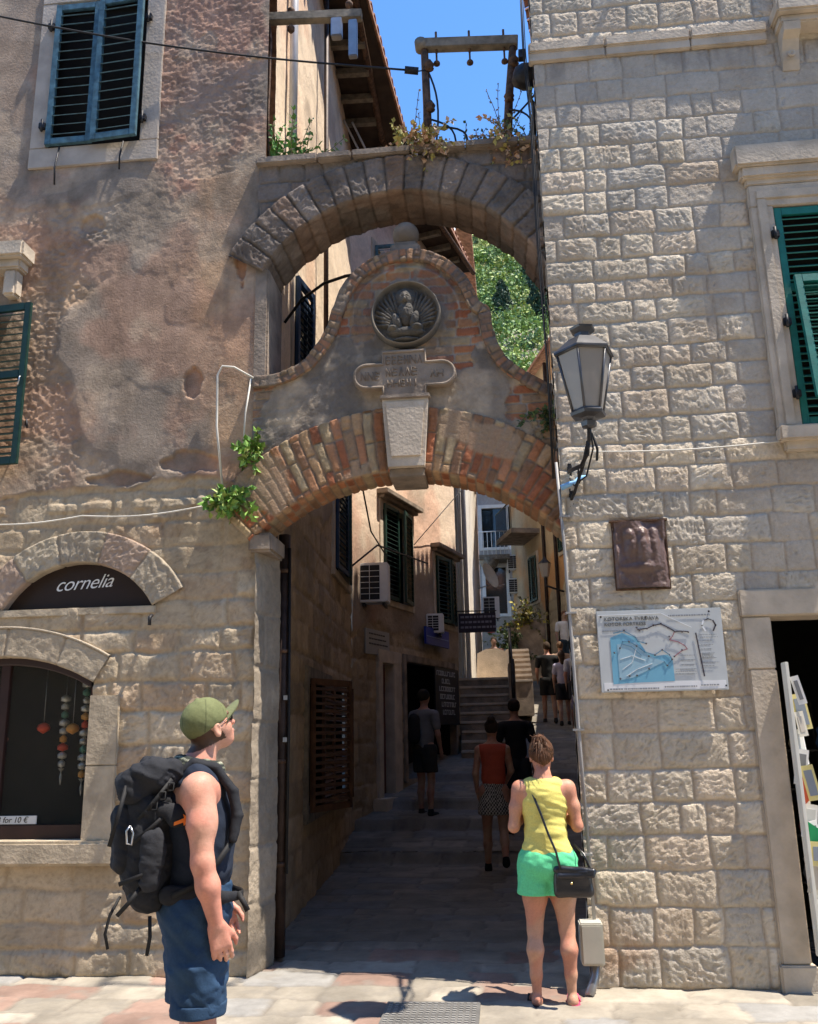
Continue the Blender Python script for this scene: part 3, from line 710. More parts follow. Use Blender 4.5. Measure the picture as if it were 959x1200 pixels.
tag(b.build('blue_wrapping', M['bluetape']), 'scrap of light blue plastic tied round the cables under the lantern', 'wrapping')

# conduit at the corner and the cabinet at its foot
b = MB(); b.tube([(1.165, YR - .045, .5), (1.145, YR - .045, 1.6), (1.125, YR - .045, 3.0), (1.105, YR - .04, 3.62)], .011, 8)
for z in (.9, 1.7, 2.5, 3.2): b.box((1.105, YR - .06, z), (1.18, YR, z + .014))
tag(b.build('conduit_pipe', M['conduit']), 'thin grey conduit pipe running up the stone corner above the meter box', 'pipe')
b = MB()
for k, (dx, r_) in enumerate(((0, .0055), (.012, .004), (-.01, .0045))):
    b.tube([(1.085 + dx, YR - .03, 3.5), (1.09 + dx, YR - .035 - .01 * k, 4.4), (1.075 + dx, YR - .03, 5.4), (1.08 + dx, YR - .03, 6.6), (1.06 + dx, YR - .03, 7.05), (1.05 + dx, YR - .12, 7.2), (1.07 + dx, YR - .03, 8.6)], r_, 6)
tag(b.build('corner_cables', M['cable']), 'bundle of black cables climbing the stone building corner beside the arches', 'cable')
JB = empty('meter_box', (1.16, YR - .08, .08), 'beige electrical cabinet on the foot of the stone corner', 'cabinet')
b = MB(); b.box((1.06, YR - .17, .26), (1.205, YR - .01, .51), b=.008); b.build('box', M['beige_box'], JB)
b = MB(); b.box((1.07, YR - .176, .275), (1.195, YR - .171, .495), b=.002); b.build('door_panel', M['beige_box'], JB)
b = MB(); b.tube([(1.15, YR - .09, .27), (1.14, YR - .10, .18), (1.09, YR - .2, .10)], .03, 8); b.build('cable_sleeve', M['grey_m'], JB)

# thin wire across the stone front
b = MB(); pts = [(1.2 + 1.55 * t, YR - .04, 3.70 - .03 * math.sin(t * math.pi) + .0) for t in np.linspace(0, 1, 9)]
b.tube(pts, .006, 6); tag(b.build('wall_wire', M['wcable']), 'pale wire sagging along the stone front from the lantern to the window', 'cable')
# ================================================================== PLASTERED BUILDING (left)
LB = empty('plastered_building', (-2.6, 0, .05), 'old building with peeling ochre plaster over stone, on the left of the lane', 'building')
zsl = [-.3, .08, .27, .44, .66, .84, 1.05, 1.24, 1.46, 1.66, 1.9, 2.12, 2.34, 2.52, 2.74, 2.95, 3.16, 3.36, 3.62, 3.9, 4.2]
def blob(X, Z, x, z, rx, rz, s=.18, f=2.5, seed=1):
    d = np.hypot((X - x) / rx, (Z - z) / rz) + (fbm(X * f, Z * f, 4, seed) - .5) * 1.3
    return ss(1 + s, 1 - s, d)
def left_wall(U, Z):
    X = U - 4.6
    sid, d, lu, lv = ashlar(X, Z, zsl, .25, .62, 51, warp=.02)
    m_ = ss(.002, .03, d); hw = hewn(X, Z, sid, 61)
    # bare masonry below
    rough_st = (sid * 5.7 % 1) > .42
    hs = m_ * (.012 + .005 * ss(0, .06, d)) + np.where(rough_st, .012, .004) * (hw - .35) * m_ + (fbm(X * 9, Z * 9, 4, 52) - .5) * .028
    cs = cc(X.shape, (.455, .37, .26)) * (.78 + .42 * (sid * 11.9 % 1))[..., None]
    cs = mixc(cs, (.36, .31, .24), ss(.6, 1, sid * 7.3 % 1) * .8); cs = mixc(cs, (.40, .27, .17), ss(.25, 0, sid * 7.3 % 1) * .6)
    cs = cs * (.72 + .56 * fbm(X * 5, Z * 5, 5, 53))[..., None]
    sm = ss(.45, .6, fbm(X * 1.6, Z * 1.9, 4, 55))              # smeared mortar hides the joints in places
    cs = mixc(cs, (.40, .315, .21), np.clip((1 - m_) * .6 + sm * .45, 0, 1)); hs = hs * (1 - sm * .55)
    cs = cs * (1 - .2 * ss(.55, .2, hw))[..., None]
    # plaster above
    n1 = fbm(X * 1.1, Z * 1.1, 5, 71); n2 = fbm(X * 3.5, Z * 3.5, 5, 72)
    cp = cc(X.shape, (.40, .31, .23))
    cp = mixc(cp, (.33, .275, .225), ss(.42, .6, n1)); cp = mixc(cp, (.45, .36, .27), ss(.52, .68, n2) * .6)
    hp = .030 + (fbm(X * 1.2, Z * 1.2, 2, 73) - .5) * .016 + (fbm(X * 22, Z * 22, 3, 74) - .5) * .006
    rg = (fbm(X * 36, Z * 40, 3, 75) - .5) * .018 + (fbm(X * 9, Z * 11, 3, 85) - .5) * .010
    a = blob(X, Z, -1.75, 7.6, .62, 1.25, .12, 2, 3)                      # pink rough render, top right
    cp = mixc(cp, (.375, .225, .175), a * (.6 + .4 * n2)); hp = hp + a * rg * .9
    a = ss(-3.32, -3.40, X) * ss(6.5, 6.7, Z); cp = mixc(cp, (.36, .29, .235), a); hp = hp * (1 - a) + .03 * a
    a = blob(X, Z, -2.85, 4.7, .42, 1.15, .25, 3, 5); cp = mixc(cp, (.40, .29, .20), a * .7); hp = hp - .012 * a + a * rg * 1.1 # rough strip left
    a = blob(X, Z, -3.1, 6.1, .55, .55, .2, 3, 6); cp = mixc(cp, (.36, .255, .19), a * .8); hp = hp + a * rg * .6
    a = blob(X, Z, -2.35, 4.75, .52, 1.0, .12, 1.4, 7) ; cp = mixc(cp, (.30, .262, .225), a * .85); hp = hp * (1 - a) + a * .034
    a = blob(X, Z, -2.25, 5.9, .5, .6, .2, 1.6, 9); cp = mixc(cp, (.345, .30, .25), a * .8)
    a = blob(X, Z, -2.75, 6.42, .62, .17, .15, 3, 8); cp = mixc(cp, (.27, .24, .215), a * .85); hp = hp * (1 - a) + a * .034
    a = ss(-1.85, -1.72, X + .06 * np.sin(Z * 3)) * ss(-1.22, -1.36, X) * ss(3.6, 3.9, Z) * ss(6.7, 6.4, Z); cp = mixc(cp, (.44, .305, .20), a * .75 * (.5 + n2)); hp = hp * (1 - .5 * a) + .015 * a
    a = ss(-1.5, -1.28, X + (n2 - .5) * .3) * ss(7.6, 6.4, Z) * ss(4.6, 5.6, Z); cp = mixc(cp, (.22, .20, .18), a * .85)
    a = ss(.60, .66, fbm(X * 2.3, Z * 2.3, 4, 78)); cp = mixc(cp, (.47, .39, .31), a * .5); hp = hp - a * .003
    # spalls
    for (x, z, rx, rz) in ((-1.76, 4.52, .09, .13), (-1.72, 3.83, .20, .10), (-2.35, 3.72, .3, .06), (-2.75, 6.05, .12, .1), (-1.38, 5.55, .06, .2)):
        a = blob(X, Z, x, z, rx, rz, .05, 6, 12); cp = mixc(cp, (.36, .19, .115), a * .75); hp = hp - .022 * a
    # vertical streaks of damp
    stv = ss(.50, .70, fbm(X * 6, Z * .8, 4, 91)); cp = mixc(cp, (.19, .165, .14), stv * .5); big = ss(.44, .60, fbm(X * 1.5, Z * 1.1, 5, 97)); cp = mixc(cp, (.235, .215, .195), big * .58); pk_ = ss(.52, .64, fbm(X * 1.3 + 7, Z * 1.6, 5, 99)); cp = mixc(cp, (.42, .26, .19), pk_ * .5); pale = ss(.56, .68, fbm(X * 3.1, Z * 2.6, 6, 98)); cp = mixc(cp, (.50, .42, .33), pale * .45)
    ck = 0
    cp = cp * np.array([.97, .89, .80]) * (.56 + .88 * fbm(X * 7, Z * 7, 6, 79))[..., None]
    edge = 3.66 + (fbm(X * 2.2, X * 0 + 4.4, 4, 81) - .5) * .35 + (X > -1.9) * .0
    t = ss(edge - .015, edge + .02, Z)
    h = hs * (1 - t) + hp * t; c = cs * (1 - t)[..., None] + cp * t[..., None]
    # ledge line
    lz_ = 3.50 + .02 * fbm(X * 3, X * 0, 3, 5) ; a = ss(.05, .02, np.abs(Z - lz_)); h = h + a * .016 * ss(.38, .5, fbm(X * 6, Z * 2, 3, 8))
    c = mixc(c, (.2, .12, .07), ss(.6, .72, fbm(X * 7, Z * 7, 4, 87)) * .35 * ss(1.2, 3.5, Z) * ss(3.9, 3.4, Z))
    return h - .03, c
Ug = np.concatenate([np.arange(0, 1.0, .05), np.arange(1.0, 3.405, .0105), [3.405]]); Zg = np.concatenate([np.arange(-.05, 8.75, .0105), np.arange(8.75, 11.4, .06)])
LN = (-2.62, 2.36, .715)     # lunette arc centre x, z, radius
AW = (-3.2, .86, 1.48)       # shop window arc
def lmask(U, Z):
    X = U - 4.6; bw = (X > -3.2) & (X < -2.34) & (Z > 6.85) & (Z < 8.39)
    l = (np.hypot(X - LN[0], Z - LN[1]) < LN[2]) & (Z > 2.70)
    a = (np.abs(X + 3.2) < .76) & (Z > 1.0) & (np.hypot(X - AW[0], Z - AW[1]) < AW[2])
    return l | a | bw
wallgrid('wall', (-4.6, 0), (-1.195, 0), Ug, Zg, left_wall, M['plaster_v'], LB, maskfn=lmask)
b = MB(); b.add([(-4.6, 0, 0), (-4.6, 6, 0), (-1.6, 6, 0), (-4.6, 0, 11.3), (-4.6, 6, 11.3)], [(0, 1, 4, 3)]); b.build('rear_wall', M['trim_d'], LB)
# lighter worn corner edge
def jamb(U, Z):
    zj = [-.3, .08, .55, .95, 1.4, 1.8, 2.2, 2.62, 3.0]
    sid, d, lu, lv = ashlar(U, Z, zj, .6, .9, 7, warp=.01); m_ = ss(.003, .02, d)
    c = cc(U.shape, (.30, .25, .19)) * (.75 + .4 * sid)[..., None] * (.7 + .6 * fbm(U * 6, Z * 6, 5, 3))[..., None]; c = mixc(c, (.3, .25, .19), (1 - m_) * .6)
    return m_ * .008 + (fbm(U * 20, Z * 20, 4, 4) - .5) * .014 + (fbm(U * 3, Z * 3, 3, 9) - .5) * .02, c
wallgrid('jamb', (-1.20, -.016), (-1.10, .36), lspace(0, .389, .012), lspace(-.03, 3.08, .012), jamb, M['plaster_v'], LB)
wallgrid('jamb', (-1.10, .36), (-1.27, .37), lspace(0, .17, .02), lspace(-.03, 3.08, .02), jamb, M['plaster_v'], LB)
b = MB(); b.box((-1.32, .07, -.02), (-1.225, .34, 3.1)); b.build('corner_core', M['trim_d'], LB)
b = MB(); b.box((-1.26, -.03, 3.08), (-1.07, .40, 3.23), b=.02); b.build('impost', M['trim_d'], LB)

def stoneband(w_, pal, seed, rough=.012):
    def fn(S, T, Y, kind):
        Sx = S + (fbm(S * 4, T * 4, 2, seed) - .5) * .03; k = np.floor(Sx / w_); a = Sx - k * w_; d = np.minimum(a, w_ - a)
        idd = _h(k, k * 0, seed); m_ = ss(.003, .014, d)
        hw = hewn(S, np.where(kind == 1, T, Y), idd, seed)
        h = m_ * .010 + rough * (hw - .4) * (kind == 1) + (fbm(S * 14, (T + Y) * 14, 4, seed + 2) - .5) * .012
        c = np.array(pal)[(idd * len(pal) * .999).astype(int)] * (.75 + .5 * fbm(S * 8, (T + Y) * 8, 4, seed + 3))[..., None]
        c = mixc(c, (.33, .27, .2), (1 - m_) * .6)
        return h, c
    return fn
# lunette
P_, N_ = arc(LN[0], LN[1], .70, -61, 61, 190)
b = MB(); pts = [(-3.3, 2.66)] + [(LN[0] + .72 * math.sin(R(a)), LN[1] + .72 * math.cos(R(a))) for a in np.linspace(-62, 62, 40)] + [(-1.95, 2.66)]
b.prism(pts, .085, .10); LN_ = b.build('lunette_window', flat('dark_brown_board', (.028, .016, .012), .5), LB)
band('stone_surround', P_, N_, 0, np.linspace(.22, .27, 190), .010, .12, stoneband(.30, [(.40, .33, .24), (.38, .28, .21), (.42, .355, .26), (.37, .31, .23)], 5, .016), M['plaster_v'], LN_)
# lettering in a running hand: plain letters slanted
text_mesh('cornelia', .155, flat('sign_white', (.8, .8, .78)), LN_, (-2.845, .083, 2.845), shear=.5, rot=(90, -3, 0), spacing=.95, bold=-.001)
b = MB(); b.box((-3.26, .008, 2.64), (-1.985, .12, 2.70), b=.006); b.build('sill', M['trim_l'], LN_)
# arched shop window
P_, N_ = arc(AW[0], AW[1], AW[2], -31, 31, 170)
W_ = MB(); W_.box((-3.99, .13, .98), (-2.41, .16, 2.36)); 
fr = MB()
fr.box((-2.50, .10, 1.0), (-2.44, .15, 2.16), b=.004); fr.box((-3.96, .10, 1.0), (-3.90, .15, 2.16), b=.004); fr.box((-3.90, .101, 1.0), (-2.50, .149, 1.10), b=.004); fr.box((-3.235, .102, 1.1), (-3.16, .148, 2.335), b=.004)
FW = fr.build('shop_window', M['dframe'], LB)
band('arch_frame', P_, N_, -.06, .0, .10, .05, lambda S, T, Y, k: (S * 0, cc(S.shape, (.03, .014, .012))), M['paint_v'], FW)
b = MB(); b.prism([(-3.9, 1.1), (-2.5, 1.1), (-2.5, 2.12)] + [(AW[0] + 1.43 * math.sin(R(a)), AW[1] + 1.43 * math.cos(R(a))) for a in np.linspace(29, -29, 30)] + [(-3.9, 2.12)], .125, .128); b.build('glass', M['shopglass'], FW)
band('stone_surround', P_, N_, 0, .215, .004, .12, stoneband(.42, [(.41, .335, .24), (.43, .355, .255), (.38, .31, .23)], 9, .006), M['plaster_v'], FW)
band('outer_moulding', P_, N_, .215, .232, -.012, .05, lambda S, T, Y, k: (S * 0, cc(S.shape, (.42, .35, .26))), M['plaster_v'], FW)
for (xa, xb) in ((-2.45, -2.22), (-4.2, -3.97)):
    for (za, zb) in ((1.0, 1.52), (1.523, 2.03)):
        b = MB(); b.box((xa, -.014, za), (xb, .14, zb), b=.005); b.build('jamb_stone', M['trim_l'], FW)
b = MB(); b.box((-4.3, -.06, .83), (-2.14, .14, 1.0), b=.02); b.build('sill', M['trim_l'], FW)
b = MB(); b.add([(-4.0, .9, .95), (-2.3, .9, .95), (-2.3, .9, 2.5), (-4.0, .9, 2.5), (-4.0, .17, .95), (-2.3, .17, .95), (-2.3, .17, 2.5), (-4.0, .17, 2.5)], [(0, 1, 2, 3), (4, 5, 1, 0), (7, 3, 2, 6), (5, 6, 2, 1), (4, 0, 3, 7)])
b.build('display_niche', mat('niche_dark', (.035, .034, .03), .9), FW)
# hanging glass lamps in the window
rng = random.Random(9)
gcol = {'clear': mat('cut_glass', (.55, .55, .48), .2, .3, var=.4, scale=30, bump=0), 'red': mat('red_mosaic_glass', (.7, .1, .04), .3, bump=0), 'amber': mat('amber_mosaic_glass', (.7, .35, .08), .3, bump=0), 'green': mat('green_mosaic_glass', (.1, .25, .17), .3, bump=0)}
def chime(x, z, n, lab, y=.32):
    e = empty('glass_chandelier', (x, y, z), lab, 'lamp', 'glass lamps hanging in the shop window')
    b = MB(); b.tube([(x, y, z), (x, y, 2.35)], .003, 5); b.build('chain', M['steel'], e)
    zz = z
    for i in range(n):
        r_ = .028 + .012 * ((i * 7) % 3) / 2
        b = MB(); b.lathe((x, y, zz), [(.004, 0), (r_, .012), (r_ * 1.05, .04), (r_ * .5, .055), (.006, .062)], 10); b.build('glass_drop', gcol[['clear', 'clear', 'amber', 'clear', 'green', 'clear', 'red'][(i * 3 + int(x * 10)) % 7]], e); zz += .062
    b = MB(); b.lathe((x, y, z - .13), [(.002, 0), (.012, .05), (.004, .1), (.025, .125), (.004, .13)], 8); b.build('finial', gcol['clear'], e)
chime(-2.80, 1.50, 9, 'long amber-beaded string of cut glass in the arched shop window')
chime(-2.63, 1.42, 12, 'longest string of cut glass hanging in the arched shop window')
chime(-2.53, 1.60, 8, 'short string of cut glass against the right jamb of the arched shop window')
def ball(x, z, c, lab, y=.30):
    e = empty('mosaic_lamp', (x, y, z), lab, 'lamp', 'glass lamps hanging in the shop window')
    b = MB(); b.lathe((x, y, z), [(.004, -.04), (.045, -.015), (.052, .005), (.04, .03), (.012, .045)], 12); b.build('globe', gcol[c], e)
    b = MB(); b.tube([(x, y, z + .04), (x, y, 2.3)], .003, 5); b.build('chain', M['steel'], e)
ball(-2.96, 1.80, 'red', 'red mosaic glass globe lamp behind the shop window'); ball(-2.72, 1.79, 'amber', 'small amber globe lamp between glass strings'); ball(-3.3, 1.72, 'red', 'red globe lamp left of the window bar')
b = MB(); b.box((-3.42, .112, 1.105), (-2.86, .122, 1.165), b=.002); o = b.build('price_sign', flat('card_grey', (.55, .56, .55), .5)); tag(o, 'grey strip with a handwritten price in the corner of the shop window', 'sign')
text_mesh('3 for 10 €', .058, flat('ink', (.02, .02, .02)), o, (-3.17, .112, 1.117), shear=.2)

# blue shuttered window
f = MB(); f.box((-3.36, -.018, 6.64), (-2.17, .04, 6.84), b=.006)
f.box((-3.36, -.016, 6.842), (-3.21, .04, 8.40), b=.006); f.box((-2.34, -.016, 6.842), (-2.17, .04, 8.40), b=.006); f.box((-3.36, -.018, 8.402), (-2.17, .04, 8.60), b=.006)
BWn = f.build('blue_window', M['trim_p'], LB)
b = MB(); b.box((-3.24, .10, 6.80), (-2.30, .12, 8.45)); b.build('inner_panel', M['dark'], BWn)
leaf_frame(.43, 1.5, 15, M['blue'], M['blue'], 'shutter', BWn, -3.205, -.012, 6.85, tilt=40, th=.04)
leaf_frame(.43, 1.5, 15, M['blue'], M['blue'], 'shutter', BWn, -2.765, -.05, 6.83, rot=-4, tilt=40, th=.04)
for (x, z) in ((-3.24, 7.05), (-3.24, 8.12), (-2.31, 7.05), (-2.31, 8.12)):
    hg = MB(); hg.box((x - .03, -.06, z - .03), (x + .03, -.02, z + .03), b=.005); hg.tube([(x, -.055, z - .06), (x, -.055, z + .06)], .012); hg.build('hinge', M['iron'], BWn)
b = MB(); b.tube([(-3.07, -.03, 6.83), (-3.08, -.06, 6.6), (-3.085, -.03, 6.45)], .008, 6); b.tube([(-2.48, -.03, 6.83), (-2.49, -.06, 6.66), (-2.5, -.03, 6.55)], .008, 6); b.build('shutter_stay', M['iron'], BWn)
# green window at the picture's left edge
f = stone_frame(LB, -4.55, -3.70, 3.90, 5.24, .14, 0, .03, M['trim']); GW = f.build('green_window', M['trim'], LB)
b = MB(); b.box((-4.6, .05, 3.85), (-3.65, .08, 5.3)); b.build('inner_panel', M['dark'], GW)
c_ = MB(); c_.box((-4.9, -.2, 5.68), (-3.22, .02, 5.83), b=.02); c_.box((-4.85, -.14, 5.60), (-3.27, .02, 5.69), b=.015); c_.box((-3.42, -.12, 5.36), (-3.30, .0, 5.6), b=.02); c_.build('cornice', M['trim'], GW)
leaf_frame(.44, 1.42, 24, M['dgreen'], M['dgreen'], 'shutter', GW, -3.59, -.035, 3.865, rot=-5, split=.55)
leaf_frame(.44, 1.42, 24, M['dgreen'], M['dgreen'], 'shutter', GW, -4.55, .0, 3.865, split=.55)
b = MB(); b.tube([(-3.19, -.10, 4.62), (-3.18, -.13, 4.60), (-3.19, -.12, 4.55), (-3.21, -.10, 4.53)], .006, 6); b.build('latch', M['steel'], GW)
b = MB(); b.tube([(-3.16, -.01, 4.22), (-3.13, -.05, 4.25), (-3.12, -.05, 4.18)], .008, 6); b.build('wall_hook', M['iron'], LB)
b = MB(); b.tube([(-2.0, -.01, 2.62), (-2.0, -.05, 2.60), (-2.0, -.05, 2.54)], .014, 6); b.build('iron_peg', M['iron'], LB)

# cables on the plaster front
b = MB(); b.tube([(-4.6 + 3.0 * t, -.055 - .02 * math.sin(7 * t), 3.37 + .08 * t - .035 * math.sin(math.pi * ((t * 3) % 1))) for t in np.linspace(0, 1, 40)], .0065, 6)
tag(b.build('facade_cable', M['wcable']), 'pale cable strung across the plaster front above the round shop sign', 'cable')
b = MB(); b.tube([(-1.24, -.05, 4.50), (-1.40, -.06, 4.60), (-1.50, -.05, 4.62), (-1.54, -.045, 4.55), (-1.53, -.05, 4.1), (-1.47, -.05, 3.62)], .009, 6); b.tube([(-1.26, -.05, 4.5), (-1.3, -.05, 4.2), (-1.31, -.05, 3.9)], .007, 6)
tag(b.build('looped_wire', M['wcable']), 'white wire looped over the left shoulder of the brick arch', 'cable')
cpts = [Vector((-4.2, -.25, 8.28)).lerp(Vector((.02, .1, 7.42)), t) + Vector((0, 0, -.10 * math.sin(math.pi * t))) for t in np.linspace(0, 1, 24)]
b = MB(); b.tube(cpts, .009, 6); b.tube([(.02, .1, 7.42), (.14, .12, 7.41)], .032, 8); b.tube([(.14, .12, 7.41), (.2, .15, 7.44)], .006, 5)
tag(b.build('overhead_cable', M['cable']), 'black overhead cable crossing the blue shutters to the pole frame', 'cable')
# ================================================================== BRICK ARCHWAY WITH GABLE
YA = -.03
BA = empty('brick_archway', (-.02, .15, 3.1), 'lower brick arch carrying a curved gable with a round carved relief and stone ball', 'arch')
cols = [(.36, .15, .07), (.40, .19, .10), (.32, .12, .06), (.38, .24, .13), (.34, .22, .13), (.25, .14, .08), (.36, .27, .16), (.33, .17, .09)]
n = 260
P_, N_ = arc(-.06, 2.0, 1.67, -45.5, 47, n)
th = np.interp(np.linspace(-45.5, 47, n), [-45, -20, 0, 20, 47], [.44, .50, .52, .50, .42])
band('brick_ring', P_, N_, 0, th, YA, .36, brickfn(.068, .25, cols, 3, amp=.016, mort=(.27, .20, .14), plaster=.36, pc=(.34, .24, .155)), M['brick_v'], BA, nt_=46)
# gable wall between ring and curved outline
ox = [-1.25, -1.10, -1.02, -.90, -.81, -.74, -.68, -.64, -.615, -.60, -.585, -.57, -.53, -.47, -.39, -.29, -.18, -.08, .02, .13, .25, .35, .43, .49, .53, .555, .575, .60, .64, .655, .665, .68, .71, .76, .84, .95, 1.06, 1.14]
oz = [4.50, 4.50, 4.52, 4.57, 4.63, 4.72, 4.81, 4.88, 4.95, 5.02, 5.06, 5.08, 5.21, 5.31, 5.40, 5.475, 5.52, 5.54, 5.545, 5.535, 5.49, 5.42, 5.34, 5.26, 5.17, 5.10, 5.04, 5.02, 5.00, 4.98, 4.86, 4.76, 4.66, 4.56, 4.47, 4.39, 4.32, 4.27]
ox = np.array(ox); oz = np.array(oz)
# resample evenly along the outline
def resample(x, z, k):
    s = np.concatenate([[0], np.cumsum(np.hypot(np.diff(x), np.diff(z)))]); t = np.linspace(0, s[-1], k); X_ = np.interp(t, s, x); Z_ = np.interp(t, s, z)
    for _ in range(3): X_[1:-1] = (X_[:-2] + 2 * X_[1:-1] + X_[2:]) / 4; Z_[1:-1] = (Z_[:-2] + 2 * Z_[1:-1] + Z_[2:]) / 4
    return X_, Z_
OX, OZ = resample(ox, oz, 300)
lo = 2.0 + np.sqrt(np.maximum(.2, 2.10 ** 2 - (OX + .06) ** 2))
nv = 110
T = np.linspace(0, 1, nv)
XX = np.repeat(OX[:, None], nv, 1); ZZ = lo[:, None] + (OZ[:, None] - .035 - lo[:, None]) * T[None]
sid, d, lu, lv = ashlar(XX, ZZ, list(np.arange(3.2, 6, .075)), .16, .27, 41, warp=.01)
bm_ = ss(.003, .01, d)
n1 = fbm(XX * 2.4, ZZ * 2.4, 5, 31); n2 = fbm(XX * 8, ZZ * 8, 5, 33)
expo = ss(.56, .60, n1 + .12 * np.exp(-((np.abs(XX - .02) - .40) / .12) ** 2) * (ZZ > 4.5) + .10 * np.exp(-((ZZ - 4.42) / .12) ** 2 - ((XX + .85) / .25) ** 2))
pl = cc(XX.shape, (.37, .295, .215)); pl = mixc(pl, (.19, .16, .13), ss(.48, .58, fbm(XX * 1.9, ZZ * 2.6, 5, 35))); pl = mixc(pl, (.44, .35, .25), ss(.58, .7, n2) * .7)
pl = pl * (.7 + .6 * fbm(XX * 10, ZZ * 10, 5, 36))[..., None]
bc = np.array(cols)[(sid * 7.99).astype(int)] * (.8 + .4 * n2)[..., None]; bc = mixc(bc, (.35, .3, .25), 1 - bm_)
colr = pl * (1 - expo)[..., None] + bc * expo[..., None]
stn = ss(.50, .66, fbm(XX * 4, ZZ * 1.3, 4, 38)) * ss(.0, .12, T[None] * (OZ - lo)[:, None]); colr = mixc(colr, (.15, .13, .11), stn * .5)
h = .018 * (1 - expo) + expo * bm_ * .010 + (n2 - .5) * .016 + (fbm(XX * 30, ZZ * 30, 3, 39) - .5) * .008
# inner roll moulding round the relief
rm_ = np.hypot(XX - .0, ZZ - 4.97); h = h + .022 * np.exp(-((rm_ - .43) / .018) ** 2) * (ZZ > 4.85)
V = np.stack([XX, YA + .03 - h, ZZ], -1)
link('gable_wall', npmesh('gable_wall', V, gridQ(300, nv), colr), M['plaster_v'], BA)
V = np.stack([XX[:, ::8], np.full_like(XX[:, ::8], .30), ZZ[:, ::8]], -1)
link('gable_back', npmesh('gable_back', V, gridQ(300, V.shape[1]), colr[:, ::8]), M['plaster_v'], BA)
# coping of bricks on edge following the outline
dx = np.gradient(OX); dz = np.gradient(OZ); L = np.hypot(dx, dz); NN = np.stack([-dz / L, dx / L], -1)
for _ in range(6): NN[1:-1] = (NN[:-2] + NN[1:-1] * 2 + NN[2:]) / 4
NN /= np.hypot(NN[:, 0], NN[:, 1])[:, None]
band('coping', np.stack([OX, OZ], -1), NN, -.075, .018, YA - .01, .36, brickfn(.058, .14, [(.30, .15, .085), (.24, .15, .10), (.32, .19, .11), (.19, .13, .095), (.27, .19, .12)], 17, amp=.009, mort=(.16, .125, .095), plaster=.34, pc=(.19, .155, .12)), M['brick_v'], BA, nt_=12)
# keystone
b = MB(); b.prism([(-.155, 3.68), (.125, 3.68), (.165, 4.235), (-.195, 4.235)], YA - .085, YA + .36)
KS = b.build('keystone', M['trim'], BA)
b = MB(); b.prism([(-.125, 3.76), (.098, 3.76), (.135, 4.20), (-.165, 4.20)], YA - .098, YA - .083); b.build('face_panel', M['trim'], KS)
b = MB(); b.box((-.15, YA - .03, 3.61), (.12, YA + .36, 3.682), b=.008); b.build('foot_block', M['trim_d'], KS)
b = MB(); b.box((-.21, YA - .105, 4.225), (.18, YA - .02, 4.262), b=.008); b.build('cap_moulding', M['trim_d'], KS)
# inscribed cross-shaped tablet
def rounded_cross(s=1., cx=-.02, cz=4.44):
    pts = []
    hw, hh, vw = .41 * s, .10 * s, .175 * s; vt, vb = .205, -.185
    pts += [(-vw, vb * s), (vw, vb * s), (vw, -hh)]
    for a in np.linspace(-90, 90, 13): pts.append((hw - hh + hh * math.cos(R(a)), hh * math.sin(R(a))))
    pts += [(vw, hh), (vw, vt * s), (-vw, vt * s), (-vw, hh)]
    for a in np.linspace(90, 270, 13): pts.append((-(hw - hh) + hh * math.cos(R(a)), hh * math.sin(R(a))))
    pts += [(-vw, -hh)]
    return [(cx + x, cz + z) for x, z in pts]
b = MB(); b.prism(rounded_cross(1.0), YA - .055, YA + .05); TB = b.build('inscribed_tablet', M['trim_d'], BA)
rimp = rounded_cross(.96)
b = MB(); b.tube([(x, YA - .057, z) for x, z in rimp + [rimp[0]]], .012, 6); b.build('raised_rim', M['trim_d'], TB)
tdk = mat('cut_letters', (.19, .15, .115), .95, bump=0)
b = MB(); rng = random.Random(3)
def strokes(x0, x1, z, h_):
    x = x0
    while x < x1 - .02:
        w_ = rng.uniform(.025, .045); t = rng.randint(0, 4); yy = YA - .0575
        segs_ = {0: [((0, 0), (0, 1)), ((1, 0), (1, 1)), ((0, .5), (1, .5))], 1: [((0, 0), (.5, 1)), ((.5, 1), (1, 0))], 2: [((.5, 0), (.5, 1))], 3: [((0, 0), (0, 1)), ((0, 1), (1, 0)), ((1, 0), (1, 1))], 4: [((0, 0), (0, 1)), ((0, 1), (1, .8)), ((0, .5), (1, .5)), ((0, 0), (1, .1))]}[t]
        for p, q in segs_: b.tube([(x + p[0] * w_, yy, z + p[1] * h_), (x + q[0] * w_, yy, z + q[1] * h_)], .0045, 4)
        x += w_ + .018
strokes(-.16, .12, 4.53, .07); strokes(-.16, .12, 4.43, .07); strokes(-.15, .12, 4.34, .06); strokes(-.36, -.23, 4.405, .07); strokes(.19, .32, 4.405, .06)
b.build('cut_letters', tdk, TB)
# round relief: winged lion seen from the front
k = np.linspace(0, 1, 84); aa = np.linspace(0, 2 * np.pi, 240)
RR_, AA = np.meshgrid(k * .285, aa, indexing='ij'); x = RR_ * np.cos(AA); z = RR_ * np.sin(AA)
def g(x0, z0, a, b_, rot=0):
    c_, s_ = math.cos(rot), math.sin(rot); u = (x - x0) * c_ + (z - z0) * s_; v = -(x - x0) * s_ + (z - z0) * c_
    return np.clip(1 - (u / a) ** 2 - (v / b_) ** 2, 0, 1) ** .5
h = .0 * x
wing = np.zeros_like(x)
for s_ in (-1, 1):
    for i in range(9):
        a_ = R(20 + i * 13); px_, pz_ = s_ * (.035 + .13 * math.sin(a_)), -.05 + .15 * math.cos(a_ * .9)
        wing = np.maximum(wing, .030 * g(px_, pz_, .016, .105, s_ * (-a_ * .62)))
h = np.maximum(h, wing)
h = np.maximum(h, .032 * g(0, .13, .095, .095))           # halo
h = np.maximum(h, .055 * g(0, .125, .062, .075))          # mane
